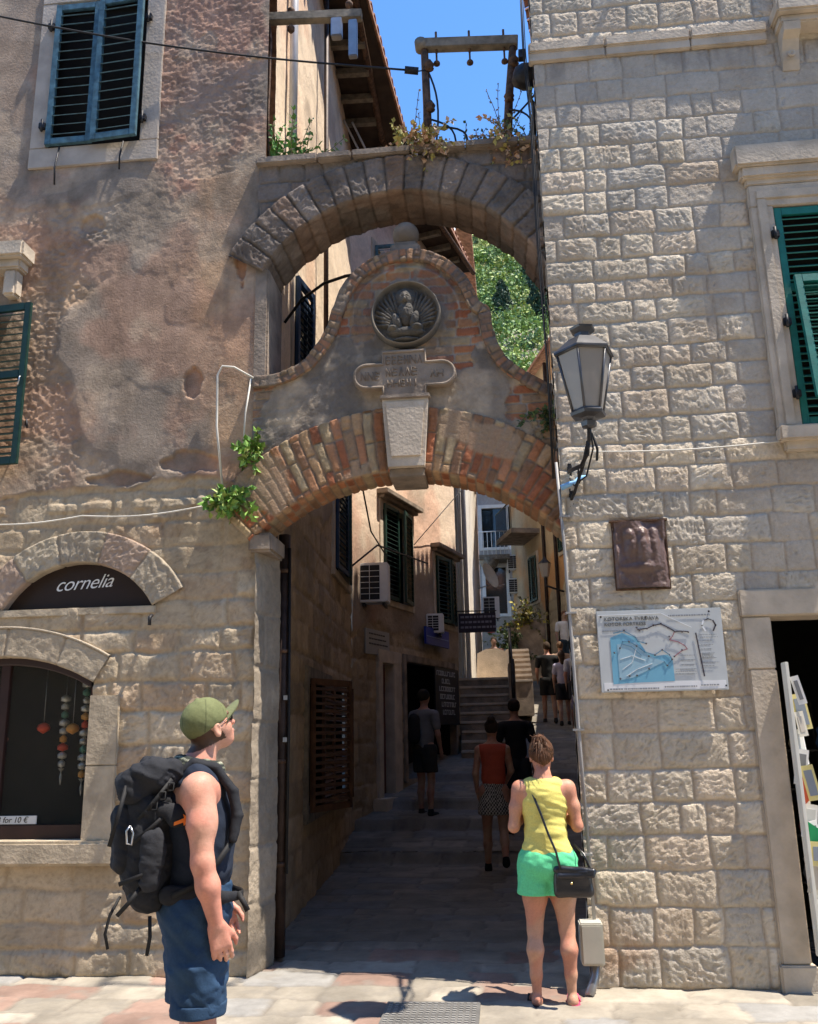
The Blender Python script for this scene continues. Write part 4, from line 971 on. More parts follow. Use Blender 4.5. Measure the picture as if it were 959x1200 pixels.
h = np.maximum(h, .075 * g(0, .12, .042, .055)); h = np.maximum(h, .088 * g(0, .103, .02, .028))
h -= .022 * (g(-.019, .135, .010, .008) > .2) + .022 * (g(.019, .135, .010, .008) > .2) + .02 * (g(0, .083, .018, .007) > .1)
h = np.maximum(h, .060 * g(0, .0, .07, .115)); h = np.maximum(h, .07 * g(-.07, -.07, .035, .08, .3)); h = np.maximum(h, .07 * g(.07, -.06, .035, .08, -.3))
h = np.maximum(h, .075 * g(-.10, -.135, .05, .028)); h = np.maximum(h, .075 * g(.09, -.13, .05, .028)); h = np.maximum(h, .055 * g(0, -.16, .15, .045)); h = np.maximum(h, .045 * g(0, -.225, .11, .02))
h = h + (fbm(x * 60 + 9, z * 60, 3, 7) - .5) * .012 + (fbm(x * 18 + 9, z * 18, 3, 8) - .5) * .016
rim = np.exp(-((RR_ - .268) / .010) ** 2); h = h * ss(.262, .25, RR_) + .045 * rim * 1.0 + .01
h = np.where(RR_ > .283, -.03, h)
cav = ss(.0, .055, h)
c_ = cc(x.shape, (.085, .078, .068)) * (.7 + .6 * fbm(x * 22 + 5, z * 22, 4, 6))[..., None]; c_ = mixc(c_, (.22, .19, .155), ss(.55, .75, fbm(x * 9, z * 9, 4, 5)) * .35); c_ = mixc(c_, (.25, .21, .165), rim * .6)
V = np.stack([x + .0, YA - .02 - h, z + 4.97], -1)
link('round_relief', npmesh('round_relief', V, gridQ(84, 240), c_), M['relief_v'], BA)
# ball finial
b = MB()
b.box((-.13, .03, 5.56), (.12, .27, 5.66), b=.015); b.box((-.10, .06, 5.66), (.09, .24, 5.70), b=.01)
b.build('finial_base', M['trim_d'], BA)
b = MB(); prof = [(.001, 0)] + [(.112 * math.sin(math.pi * i / 14), .112 - .112 * math.cos(math.pi * i / 14)) for i in range(1, 14)] + [(.001, .224)]
b.lathe((-.005, .15, 5.69), prof, 24); b.build('stone_ball', M['trim_d'], BA)

# ================================================================== UPPER STONE ARCH
UA = empty('stone_arch', (-.06, .2, 5.2), 'upper grey stone arch bridging the lane between the two buildings', 'arch')
pal = [(.21, .17, .14), (.17, .14, .115), (.25, .205, .17), (.19, .15, .12), (.235, .165, .12)]
P_, N_ = arc(-.06, 4.80, 1.32, -60, 67, 300)
def vf(S, T, Y, kind):
    h, c = stoneband(.145, pal, 23, .012)(S, T, Y, kind)
    q_ = S + (fbm(S * 4, T * 4, 2, 23) - .5) * .03; q_ = q_ - np.floor(q_ / .145) * .145; c = mixc(c, (.09, .07, .055), ss(.016, .004, np.minimum(q_, .145 - q_)) * .85)
    c = mixc(c, (.24, .15, .10), ss(.5, .62, fbm(S * 4, (T + Y) * 4, 4, 6)) * (kind == 0) * .5)
    k2 = np.floor(Y / .17); c = c * (.8 + .35 * _h(np.floor(S / .145), k2, 4))[..., None]
    h = h + (fbm(S * 7, (T + Y) * 16, 4, 61) - .5) * .045 * (kind == 0) + ss(.02, .0, np.abs(Y / .17 - np.floor(Y / .17) - .5) * .17) * -.012 * (kind == 0)
    c = c * (.6 + .8 * fbm(S * 9, (T + Y) * 9, 4, 62))[..., None]
    return h * 1.5, c
band('voussoir_ring', P_, N_, 0, .325, YA, .5, vf, M['brick_v'], UA, nt_=34)
b = MB(); b.box((-1.27, YA + .02, 4.50), (-1.145, .47, 5.50), b=.015); b.build('pier', M['trim_d'], UA)
# spandrel from ring to the top
XS = np.linspace(-1.25, 1.14, 230); lo2 = 4.80 + np.sqrt(np.maximum(.02, 1.63 ** 2 - (XS + .06) ** 2)); nv = 60
T = np.linspace(0, 1, nv); XX = np.repeat(XS[:, None], nv, 1); ZZ = np.minimum(lo2, 6.47)[:, None] + (6.47 - np.minimum(lo2, 6.47))[:, None] * T[None]
sid, d, lu, lv = ashlar(XX, ZZ, [4.7, 4.9, 5.1, 5.28, 5.46, 5.64, 5.8, 5.97, 6.13, 6.3, 6.5], .16, .34, 15, warp=.02); m_ = ss(.003, .02, d)
h = m_ * .012 + (fbm(XX * 16, ZZ * 16, 4, 6) - .5) * .02 - .03; c_ = np.array(pal)[(sid * 4.99).astype(int)] * (.7 + .6 * fbm(XX * 7, ZZ * 7, 5, 8))[..., None]; c_ = mixc(c_, (.15, .13, .11), (1 - m_) * .6)
link('spandrel_wall', npmesh('spandrel_wall', np.stack([XX, YA - h, ZZ], -1), gridQ(230, nv), c_), M['brick_v'], UA)
link('spandrel_back', npmesh('spandrel_back', np.stack([XX[:, ::6], .46 + 0 * XX[:, ::6], ZZ[:, ::6]], -1), gridQ(230, XX[:, ::6].shape[1]), c_[:, ::6]), M['brick_v'], UA)
b = MB(); rng = random.Random(2); xx = -1.27
while xx < 1.12:
    w_ = min(rng.uniform(.28, .55), 1.13 - xx); o = rng.uniform(-.012, .012); b.box((xx + .003, YA - .045 + o, 6.46 + o * .5), (xx + w_ - .003, .50 + o, 6.525 + o), b=.010); xx += w_
b.build('coping_slabs', M['trim_d'], UA)
# old frames that once carried overhead lines
PF = empty('pole_frame', (.6, .25, 6.5), 'rusty square frame of an old electric line standing on top of the upper arch', 'frame')
b = MB(); b.tube([(.20, .25, 6.5), (.20, .25, 7.15), (.19, .25, 7.80)], [.045, .036, .034], 8); b.tube([(.88, .25, 6.5), (.93, .25, 7.15), (.99, .25, 7.70)], [.045, .036, .034], 8)
b.build('post', M['rust'], PF)
b = MB(); b.box((.15, .20, 7.74), (1.04, .29, 7.84), rot=Matrix.Rotation(R(4), 3, 'Y'), piv=(.15, .25, 7.8), b=.006); b.lathe((.16, .245, 7.79), [(.055, -.05), (.055, .05)], 12, axis='y'); b.build('crossbeam', M['wood'], PF)
for x in (.30, .60, .91):
    zo = -.07 * (x - .15); b = MB(); b.tube([(x, .245, 7.70 + zo), (x, .245, 7.93 + zo)], .012, 6); b.tube([(x, .245, 7.58 + zo), (x, .245, 7.74 + zo)], .010, 6); b.lathe((x, .245, 7.60 + zo), [(.012, -.03), (.03, -.02), (.03, .0), (.012, .02)], 8); b.build('insulator_pin', M['rust'], PF)
for (x, z) in ((.22, 7.55), (.22, 7.12), (.98, 7.52), (.92, 7.15)):
    b = MB(); b.lathe((x + .01, .22, z), [(.02, -.06), (.045, -.04), (.03, -.02), (.048, .0), (.03, .03), (.02, .05)], 10); b.build('insulator', M['rust'], PF)
b = MB()
for (a, e, s_) in (((.24, .25, 7.0), (.42, .22, 6.52), .1), ((.24, .22, 6.9), (.5, .2, 6.50), .16), ((.22, .24, 7.5), (.26, .2, 6.6), .06), ((.92, .2, 7.0), (1.12, .1, 6.62), .06), ((.25, .2, 6.66), (1.0, .0, 6.5), -.12), ((.95, .2, 6.9), (1.13, -.05, 7.0), .1)):
    a, e = Vector(a), Vector(e); b.tube([a.lerp(e, t) + Vector((s_ * math.sin(math.pi * t), -.05 * math.sin(math.pi * t), s_ * .4 * math.sin(math.pi * t))) for t in np.linspace(0, 1, 10)], .009, 6)
b.build('loose_cable', M['cable'], PF)
LF = empty('line_bracket', (-1.24, .25, 6.6), 'thin old line bracket with a heavy crossbar on the plastered corner', 'frame')
b = MB(); b.box((-1.31, .20, 8.20), (-.38, .28, 8.29), rot=Matrix.Rotation(R(4), 3, 'Y'), piv=(-1.31, .25, 8.25), b=.005); b.build('crossbar', M['wood'], LF)
b = MB(); b.tube([(-1.27, .24, 8.24), (-1.24, .24, 8.0), (-1.25, .24, 7.2), (-1.235, .24, 6.55)], [.018, .014, .012, .012], 6); b.build('stay_rod', M['rust'], LF)
for (x, z) in ((-1.05, 8.32), (-1.05, 8.12), (-.50, 8.33)):
    b = MB(); b.lathe((x, .24, z), [(.012, -.06), (.035, -.03), (.035, .0), (.012, .03)], 10); b.build('insulator', M['rust'], LF)
b = MB(); b.box((-.66, .16, 7.92), (-.56, .24, 8.12), b=.008); b.box((-.50, .18, 7.70), (-.42, .24, 8.10), b=.008); b.build('junction_case', M['grey_m'], LF)
# small dark lamp and bits hanging by the corner at the arch top
b = MB(); b.lathe((1.07, .02, 7.18), [(.02, .10), (.10, .05), (.12, -.05), (.07, -.10), (.01, -.12)], 10); b.tube([(1.12, -.02, 7.1), (1.09, 0, 6.95), (1.13, 0, 6.85), (1.11, 0, 6.55)], .018, 6); b.box((1.02, -.02, 7.34), (1.08, .04, 7.42))
tag(b.build('cable_junction', M['iron']), 'dark clump of fittings hanging beside the stone corner above the upper arch', 'fitting')

# ---- plants growing on the masonry
def plant(name, base, n, L, cols_, label, droop=.3, leaf=.045, seed=1, spread=.5, group=None, updir=(0, 0, 1), lw=.35):
    rng = np.random.RandomState(seed); V = []; F = []; C_ = []; st = MB(); base = np.array(base, float); upd = np.array(updir, float)
    for i in range(n):
        d = rng.randn(3) * spread + upd; d /= np.linalg.norm(d); p = base + rng.randn(3) * np.array([.05, .03, .01]); pts = [p.copy()]
        k = 9; l = L * rng.uniform(.5, 1.1)
        for j in range(k):
            d = d + np.array([0, 0, -droop / k]) + rng.randn(3) * .07; d /= np.linalg.norm(d); p = p + d * l / k; pts.append(p.copy())
            for q in range(2 if j > 0 else 1):
                u = rng.randn(3); u /= np.linalg.norm(u); u = u * .8 + d * .5; u /= np.linalg.norm(u); w_ = np.cross(u, rng.randn(3)); w_ /= np.linalg.norm(w_)
                s = leaf * rng.uniform(.5, 1.2); b0 = len(V); c = np.array(cols_[rng.randint(len(cols_))]) * rng.uniform(.7, 1.3)
                nn = np.cross(u, w_) * s * .15
                V += [p, p + u * s * .5 + w_ * s * lw + nn, p + u * s, p + u * s * .5 - w_ * s * lw + nn]; F.append((b0, b0 + 1, b0 + 2, b0 + 3)); C_ += [c] * 4
        st.tube(pts, [.004] * 4 + [.003] * (len(pts) - 4), 5)
    e = empty(name, tuple(base), label, 'plant', group)
    link('foliage', npmesh('foliage', V, F, C_, smooth=False), M['leaf_v'], e); st.build('stem', M['branch'], e)
    return e
gr = [(.10, .22, .04), (.16, .30, .05), (.22, .36, .08), (.30, .38, .10)]
plant('wall_plant', (-1.37, -.05, 3.50), 26, .20, gr, 'lush green weed sprouting left of the brick arch springing', 1.3, .075, 3, 1.0, updir=(0, -.7, .3))
plant('wall_plant', (-1.24, -.05, 3.88), 16, .15, gr, 'small green weed on the arch shoulder above the bigger tuft', 1.0, .06, 4, 1.0, updir=(0, -.6, .5))
plant('wall_plant', (-1.12, .1, 6.5), 12, .42, [(.10, .24, .05), (.14, .30, .07)], 'upright green shoots on the left end of the upper arch', .3, .07, 5, .35, updir=(.15, 0, 1))
plant('wall_plant', (-.92, .1, 6.5), 6, .50, [(.10, .22, .05), (.16, .24, .08)], 'tall thin green shoots on the upper arch beside the white pipe', .2, .055, 6, .3, updir=(.2, 0, 1), lw=.25)
dr_ = [(.38, .22, .12), (.30, .26, .08), (.42, .28, .2), (.34, .30, .10), (.5, .36, .26)]
plant('wall_plant', (.18, .0, 6.52), 34, .32, dr_, 'dry brownish weeds hanging over the upper arch at the left pole', 1.6, .06, 7, .9, updir=(0, -.5, .5))
plant('wall_plant', (.02, .1, 6.52), 10, .34, [(.25, .28, .06), (.36, .33, .1)], 'yellowing weeds left of the left pole on the upper arch', .6, .06, 8, .6)
plant('wall_plant', (.86, .05, 6.52), 30, .30, dr_, 'dry brownish weeds round the foot of the right pole', 1.2, .055, 9, .8, updir=(0, -.3, .6))
plant('wall_plant', (.84, .2, 6.55), 5, .85, [(.36, .30, .26), (.45, .38, .3)], 'wispy dry stalks rising beside the right pole', .05, .03, 10, .14)
plant('wall_plant', (.08, .2, 6.55), 5, .65, [(.36, .30, .26), (.45, .38, .3)], 'wispy dry stalks left of the left pole', .05, .03, 11, .14)
plant('wall_plant', (.63, .2, 6.5), 5, .35, [(.10, .16, .08), (.16, .2, .1)], 'small dark shoots between the two poles', .1, .035, 12, .2)
plant('wall_plant', (1.02, .1, 6.6), 9, .4, [(.14, .2, .07), (.3, .28, .12)], 'thin weeds between the right pole and the stone corner', .4, .04, 13, .5)
plant('wall_plant', (1.08, -.02, 4.08), 16, .2, [(.05, .09, .03), (.08, .12, .04)], 'dark ivy tuft where the gable meets the stone corner', 1.6, .05, 14, .7, updir=(0, -.5, .2))

# rusty drainpipe at the lane's left entrance, cables beside it
DP = empty('drainpipe', (-1.13, .50, .1), 'tall rusty brown drainpipe at the left entrance of the lane', 'pipe')
b = MB(); b.tube([(-1.10, .50, .12), (-1.10, .50, 3.32)], .05, 12); b.build('pipe', M['bpipe'], DP)
for z in (.75, 1.5, 2.35, 3.0): b = MB(); b.tube([(-1.10, .50, z), (-1.10, .50, z + .03)], .060, 12); b.box((-1.22, .49, z + .005), (-1.10, .51, z + .025)); b.build('clamp', M['rust'], DP)
b = MB(); b.tube([(-1.16, .42, .15), (-1.17, .42, 1.4), (-1.155, .42, 3.3)], .018, 6); b.tube([(-1.04, .46, .7), (-1.035, .46, 1.8), (-1.045, .46, 3.2)], .012, 6); b.build('side_cable', M['cable'], DP)
stk_ = flat('sticker_white', (.4, .4, .38))
for z in (1.98, 1.66): b = MB(); b.box((-1.075, .435, z), (-1.045, .45, z + .035)); b.build('sticker', stk_, DP)
# drain cover in the street
DC = MB(); DC.box((-.15, -1.12, .083), (.42, -.56, .112), b=.004)
DCo = DC.build('drain_cover', mat('cast_iron', (.17, .165, .155), .6, .4, var=.2, bump=.2)); tag(DCo, 'dark cast iron drain cover set in the sunny paving', 'drain cover')
b = MB()
for i in range(14):
    for j in range(12): b.box((-.13 + i * .039, -1.10 + j * .044, .1125), (-.13 + i * .039 + .022, -1.10 + j * .044 + .022, .117))
b.build('raised_pattern', mat('iron_studs', (.30, .29, .27), .5, .4), DCo)
# ================================================================== LANE, LEFT SIDE
AH = empty('lane_house', (-1.5, 3, .1), 'tall plastered house along the left of the lane, shuttered, its top in sun', 'building')
S0, S1, S2 = (-1.25, .37), (-1.5, 6.2), (-.16, 10.65)
EV = 11.35
def lane_wall(seed, base, stone_h, pink):
    zj = list(np.arange(-.2, 14, .30))
    def fn(U, Z):
        sid, d, lu, lv = ashlar(U, Z, zj, .3, .7, seed, warp=.03); m_ = ss(.004, .03, d)
        cs = cc(U.shape, (.38, .29, .19)) * (.75 + .45 * (sid * 11.9 % 1))[..., None] * (.7 + .6 * fbm(U * 4, Z * 4, 5, seed))[..., None]; cs = mixc(cs, (.25, .2, .15), (1 - m_) * .6)
        hs = m_ * .014 + (fbm(U * 12, Z * 12, 4, seed + 2) - .5) * .03
        cp = cc(U.shape, base); cp = mixc(cp, pink, ss(.5, .62, fbm(U * .7, Z * .8, 5, seed + 3))); cp = mixc(cp, (.36, .28, .21), ss(.56, .72, fbm(U * 1.1, Z * 1.4, 5, seed + 4)) * .5); cp = cp * (1 - .5 * ss(5.2, 4.2, Z))[..., None]  # lower plaster darkened at the end: shade below the sunlit part put into colour
        cp = cp * (.78 + .44 * fbm(U * 2.5, Z * 4, 5, seed + 6))[..., None]
        hp = .03 + (fbm(U * 4, Z * 6, 4, seed + 7) - .5) * .014
        e = stone_h + (fbm(U * 1.3, U * 0 + 3.3, 3, seed + 8) - .5) * .9; t = ss(e - .05, e + .05, Z)
        return hs * (1 - t) + hp * t, cs * (1 - t)[..., None] + cp * t[..., None]
    return fn
L1 = math.hypot(S1[0] - S0[0], S1[1] - S0[1]); L2 = math.hypot(S2[0] - S1[0], S2[1] - S1[1])
w1h = [(2.05, 5.05, .97, 2.27), (3.9, 5.3, 3.75, 5.2), (1.0, 1.9, 4.6, 6.2)]
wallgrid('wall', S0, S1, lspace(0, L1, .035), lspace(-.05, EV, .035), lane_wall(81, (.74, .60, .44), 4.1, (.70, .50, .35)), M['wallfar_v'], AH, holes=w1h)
w2h = [(1.10, 2.27, 3.80, 5.35), (1.0, 1.42, .80, 2.78), (1.98, 4.3, 1.0, 2.86), (3.45, 4.45, 3.68, 4.9), (.9, 1.6, 8.2, 9.9), (3.2, 3.9, 8.4, 10.0)]
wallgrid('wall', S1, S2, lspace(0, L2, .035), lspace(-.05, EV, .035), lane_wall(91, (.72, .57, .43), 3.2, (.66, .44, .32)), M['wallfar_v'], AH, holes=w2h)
b = MB(); b.add([(-3.4, 11.5, 0), (S2[0], S2[1], 0), (S2[0], S2[1], EV), (-3.4, 11.5, EV)], [(0, 1, 2, 3)]); b.build('end_wall', M['trim_d'], AH)
# local frame helper on a wall: u along, out = distance from the wall
class WF:
    def __init__(s, a, b):
        s.a = Vector((a[0], a[1], 0)); s.d = Vector((b[0] - a[0], b[1] - a[1], 0)).normalized(); s.n = Vector((s.d.y, -s.d.x, 0))
        s.M = Matrix(((s.d.x, -s.n.x, 0, s.a.x), (s.d.y, -s.n.y, 0, s.a.y), (0, 0, 1, 0), (0, 0, 0, 1)))   # x=u, y=-out
A1, A2 = WF(S0, S1), WF(S1, S2)
def fbox(W_, u0, u1, o0, o1, z0, z1, nm, mt, par, bv=.004):
    b = MB(); b.box((u0, -o1, z0), (u1, -o0, z1), b=bv); return b.build(nm, mt, par, W_.M)
def lane_window(W_, u0, u1, z0, z1, par, shut, frame=True, mt=None, ang=(0, 0), nm='window', smat=None, hood=False):
    b = MB(); b.box((u0 - .02, .30, z0 - .02), (u1 + .02, .33, z1 + .02)); b.box((u0 - .06, .03, z0 - .06), (u0 - .001, .32, z1 + .06)); b.box((u1 + .001, .03, z0 - .06), (u1 + .06, .32, z1 + .06)); b.box((u0, .03, z0 - .06), (u1, .32, z0 - .001)); b.box((u0, .03, z1 + .001), (u1, .32, z1 + .06)); o = b.build(nm, M['dark'], par, W_.M)
    if frame:
        f = MB()
        for (a, e, c, g_) in ((u0 - .12, u0, z0 - .1, z1 + .12), (u1, u1 + .12, z0 - .1, z1 + .12), (u0, u1, z1, z1 + .12), (u0, u1, z0 - .1, z0)): f.box((a, -.05, c), (e, .12, g_), b=.006)
        f.build('frame', mt or M['trim'], o, W_.M)
    w_ = (u1 - u0) / 2
    for i, s_ in enumerate(shut):
        if s_ is None: continue
        x0 = u0 + i * w_
        lf = leaf_frame(w_ * .99, z1 - z0, max(10, int((z1 - z0) * 14)), s_, s_, 'shutter', None, 0, 0, 0)
        kids = [lf] + [c for c in bpy.data.objects if c.parent == lf]
        # swing about the outer edge
        hx = 0 if i == 0 else w_
        T_ = W_.M @ Matrix.Translation((x0 + hx, -.055, z0)) @ Matrix.Rotation(R(ang[i]), 4, 'Z') @ Matrix.Translation((-hx, 0, 0))
        mw = Matrix.Translation(par.location) if par else Matrix.Identity(4)
        base = lf.location.copy(); lf.location = (0, 0, 0)
        lf.parent = o
        for q in kids:
            if q is lf: q.data.transform(Matrix.Translation(base))
            else: q.data.transform(Matrix.Translation(base))
            q.data.transform(mw.inverted() @ T_)
    if hood:
        h_ = MB(); h_.box((u0 - .2, -.22, z1 + .12), (u1 + .2, .0, z1 + .2), b=.01); h_.box((u0 - .14, -.14, z1 + .06), (u1 + .14, .0, z1 + .121), b=.008); h_.build('hood', M['trim_d'], o, W_.M)
    return o
lane_window(A1, 2.05, 3.55, .97, 2.27, AH, (M['brown'], M['brown']), mt=M['wood'], ang=(-25, 0))
lane_window(A1, 3.55, 5.05, .97, 2.27, AH, (M['brown'], M['brown']), frame=False, ang=(-8, 10))
lane_window(A1, 3.9, 5.3, 3.75, 5.2, AH, (M['navy'], M['dgreen']), ang=(-4, 6))
lane_window(A1, 1.0, 1.9, 4.6, 6.2, AH, (M['navy'], M['navy']), ang=(-12, 0))
lane_window(A2, 1.10, 2.27, 3.80, 5.35, AH, (M['dgreen'], M['dgreen']), ang=(0, 10), hood=True)
lane_window(A2, 3.45, 4.45, 3.68, 4.9, AH, (M['dgreen'], M['dgreen']), ang=(-10, 12), hood=True)
lane_window(A2, .9, 1.6, 8.2, 9.9, AH, (M['blue'], M['blue']), ang=(-75, 30))
lane_window(A2, 3.2, 3.9, 8.4, 10.0, AH, (M['green'], M['green']), ang=(-75, 30))
# doors at street level
b = MB(); b.box((1.0, .10, .78), (1.42, .14, 2.78)); d_ = b.build('door', mat('oxblood_door', (.11, .03, .02), .6), AH, A2.M)
f = MB(); f.box((.84, -.06, .7), (1.0, .12, 2.9), b=.01); f.box((1.42, -.06, .7), (1.72, .12, 2.9), b=.01); f.box((.84, -.065, 2.78), (1.72, .12, 2.98), b=.01); f.build('frame', M['trim'], d_, A2.M)
fbox(A2, .7, 1.9, 0, .22, .62, .79, 'doorstep', M['trim'], AH)
b = MB(); b.box((1.96, .5, 1.0), (4.32, .52, 2.9)); b.box((1.96, .08, 1.0), (1.99, .5, 2.9)); b.box((4.29, .08, 1.0), (4.32, .5, 2.9)); b.box((1.96, .08, 2.86), (4.32, .5, 2.88)); sh_ = b.build('shop_opening', M['dark'], AH, A2.M)
f = MB(); f.box((1.86, -.05, .95), (1.98, .12, 2.98), b=.01); f.box((4.30, -.05, .95), (4.42, .12, 2.98), b=.01); f.box((1.98, -.05, 2.86), (4.30, .12, 2.98), b=.01); f.build('frame', M['trim_d'], sh_, A2.M)
# eaves with round tiles
ef = MB()
e0, e1, e2 = (-.97, .0), (-.52, 6.1), (.42, 10.6)
for a, b_, wa, wb in ((e0, e1, S0, S1), (e1, e2, S1, S2)):
    wa2 = (wa[0] - 3, wa[1]); wb2 = (wb[0] - 3, wb[1] + .3)
    ef.add([(a[0], a[1], EV), (b_[0], b_[1], EV), (wb2[0], wb2[1], EV + 1.3), (wa2[0], wa2[1], EV + 1.3), (a[0], a[1], EV - .06), (b_[0], b_[1], EV - .06), (wb2[0], wb2[1], EV - .05), (wa2[0], wa2[1], EV - .05)], [(0, 1, 2, 3), (7, 6, 5, 4), (4, 5, 1, 0)])
    n_ = Vector((b_[1] - a[1], -(b_[0] - a[0]), 0)).normalized()
    tiles(ef, a[0], a[1], b_[0], b_[1], EV + .03, n_)
RO = ef.build('roof', M['tile'], AH)
ef = MB()
for a, b_, wa, wb in ((e0, e1, S0, S1), (e1, e2, S1, S2)): ef.add([(a[0] - .03, a[1], EV - .085), (b_[0] - .03, b_[1], EV - .085), (wb[0] - .05, wb[1], EV - .085), (wa[0] - .05, wa[1], EV - .085)], [(0, 1, 2, 3)])
ef.build('eave_boards', M['soffit'], RO)
for W_, L in ((A1, L1), (A2, L2)):
    for i in range(int(L / .55)):
        b = MB(); b.box((.16 + i * .55, -.52, EV - .19), (.25 + i * .55, .1, EV - .09)); b.build('rafter', M['wood'], RO, W_.M)
b = MB(); b.tube([(-.84, .2, EV - .1), (-.90, 3, EV - .1), (-.92, 6.05, EV - .1)], .05, 8); b.tube([(-.92, 6.05, EV - .1), (-.2, 8.4, EV - .12), (.45, 10.6, EV - .12)], .05, 8); b.build('gutter', M['rust'], RO)
b = MB(); b.tube([(-1.16, .83, 6.5), (-1.165, .83, 11.3)], .042, 12); tag(b.build('downpipe', M['whitepipe']), 'pale grey downpipe rising above the upper arch on the sunlit wall', 'pipe')
b = MB(); b.tube([(-1.19, 2.7, 4.6), (-1.20, 2.7, 11.2)], .03, 6); tag(b.build('thin_pipes', M['bpipe']), 'thin dark pipe running up the sunlit wall seen through the upper arch opening', 'pipe')
b = MB()
for (u, o, z0) in ((.0, .35, 7.5), (.1, .45, 7.5)):
    b.tube([A2.M @ Vector((-.9 + u, -o, EV - .3)), A2.M @ Vector((2.2 + u, -o - .05, 9.9))], .018, 6)
tag(b.build('eave_rods', M['whitepipe']), 'two pale rods slanting under the eaves above the upper arch', 'pipe')
b = MB(); b.tube([(-1.23, .9, 5.45), (-1.05, .8, 5.62), (-.8, .6, 5.66), (-.55, .32, 5.56), (-.42, .2, 5.5)], .014, 6); tag(b.build('black_hose', M['cable']), 'black cable arching from the wall to the gable inside the upper opening', 'cable')
b = MB(); b.tube([A1.M @ Vector((4.6, -.3, 5.1)), A1.M @ Vector((5.4, -.35, 4.55)), A2.M @ Vector((.5, -.35, 4.35))], .012, 6); b.tube([A1.M @ Vector((5.2, -.02, 3.95)), A2.M @ Vector((.2, -.35, 4.45)), A2.M @ Vector((2.9, -.1, 4.65))], .014, 6)
b.tube([A2.M @ Vector((2.4, -.05, 4.9)), Vector((.1, 9.9, 6.3))], .008, 6)
tag(b.build('lane_cables', M['cable']), 'slack cables slung along the lane house above the air conditioner', 'cable')

def ac_unit(Mx, u, o, z, label, w_=.62, h_=.52, dp=.26, face='end', grp='air conditioners on the lane houses'):
    """outdoor unit; grille looks towards -y of the local frame"""
    p = Mx @ Vector((u, -o, z)); e = empty('air_conditioner', tuple(p), label, 'air conditioner', grp)
    b = MB(); b.box((u, -o, z), (u + w_, -o + dp, z + h_), b=.012); b.build('casing', M['white'], e, Mx)
    b = MB(); b.box((u + .03, -o - .006, z + .04), (u + w_ * .72, -o - .001, z + h_ - .04)); b.build('fan_opening', M['acdark'], e, Mx)
    b = MB()
    for i in range(1, 6): b.box((u + .03, -o - .012, z + .04 + (h_ - .08) * i / 6 - .004), (u + w_ * .72, -o - .007, z + .04 + (h_ - .08) * i / 6 + .004))
    b.box((u + w_ * .375 - .004, -o - .013, z + .04), (u + w_ * .375 + .004, -o - .008, z + h_ - .04)); b.build('grille', M['white'], e, Mx)
    b = MB(); b.box((u + .05, -o + .02, z - .05), (u + .09, -o + dp + .1, z - .005)); b.box((u + w_ - .09, -o + .02, z - .05), (u + w_ - .05, -o + dp + .1, z - .005)); b.build('wall_bracket', M['iron'], e, Mx)
    return e
I4 = Matrix.Translation((0, 0, 0))
ac_unit(Matrix.Translation((-1.42, 6.45, 0)), 0, 0, 3.62, 'white air conditioner box hung at the bend of the lane house wall', .44, .60, .3)
ac_unit(Matrix.Translation((-.62, 9.0, 0)), 0, 0, 3.42, 'small air conditioner above the blue board by the far shop', .30, .34, .25)
# boards and signs on the lane house
o = fbox(A2, .40, 1.28, .03, .05, 2.88, 3.26, 'notice_board', flat('board_grey', (.34, .33, .31), .6), None); tag(o, 'pale grey framed notice board above the dark red door', 'sign')
b = MB(); rng = random.Random(1)
for r_ in range(3):
    u = .52
    while u < 1.12: w_ = rng.uniform(.03, .09); b.box((u, -.056, 3.18 - r_ * .075), (u + w_, -.051, 3.20 - r_ * .075)); u += w_ + .025
b.build('writing', flat('ink2', (.08, .08, .08)), o, A2.M)
o = fbox(A2, 2.6, 3.75, .12, .16, 3.20, 3.50, 'blue_board', flat('royal_blue', (.02, .04, .28), .4), None); tag(o, 'royal blue board hanging over the shop opening', 'sign')
b = MB(); b.box((2.62, -.166, 3.33), (3.7, -.161, 3.345)); b.build('pale_stripe', flat('pale_blue', (.25, .3, .55)), o, A2.M)
o = fbox(A2, 3.05, 4.28, .10, .13, 1.85, 2.84, 'menu_board', flat('board_black', (.012, .012, .016), .4), None); tag(o, 'tall black board with rows of white lettering beside the shop opening', 'sign')
mw2 = flat('letter_grey', (.5, .5, .5))
b = MB(); rng = random.Random(12)
for r_, (ua, ub) in enumerate(((3.13, 4.1), (3.38, 3.85), (3.25, 4.1), (3.28, 4.1), (3.35, 4.1), (3.4, 4.1))):
    u = ua; z = 2.70 - r_ * .135
    while u < ub - .06:          # letter-like strokes: too faint in the picture to be read
        w_ = rng.uniform(.05, .08); b.box((u, -.134, z), (u + .018, -.1305, z + .085)); k_ = rng.randint(0, 3)
        if k_ != 1: b.box((u + .019, -.134, z + .068), (u + w_, -.1305, z + .085))
        if k_ != 2: b.box((u + .019, -.134, z), (u + w_, -.1305, z + .016))
        if k_ == 3: b.box((u + w_ - .016, -.1335, z + .017), (u + w_, -.1305, z + .067))
        u += w_ + .025
b.build('lettering', mw2, o, A2.M)
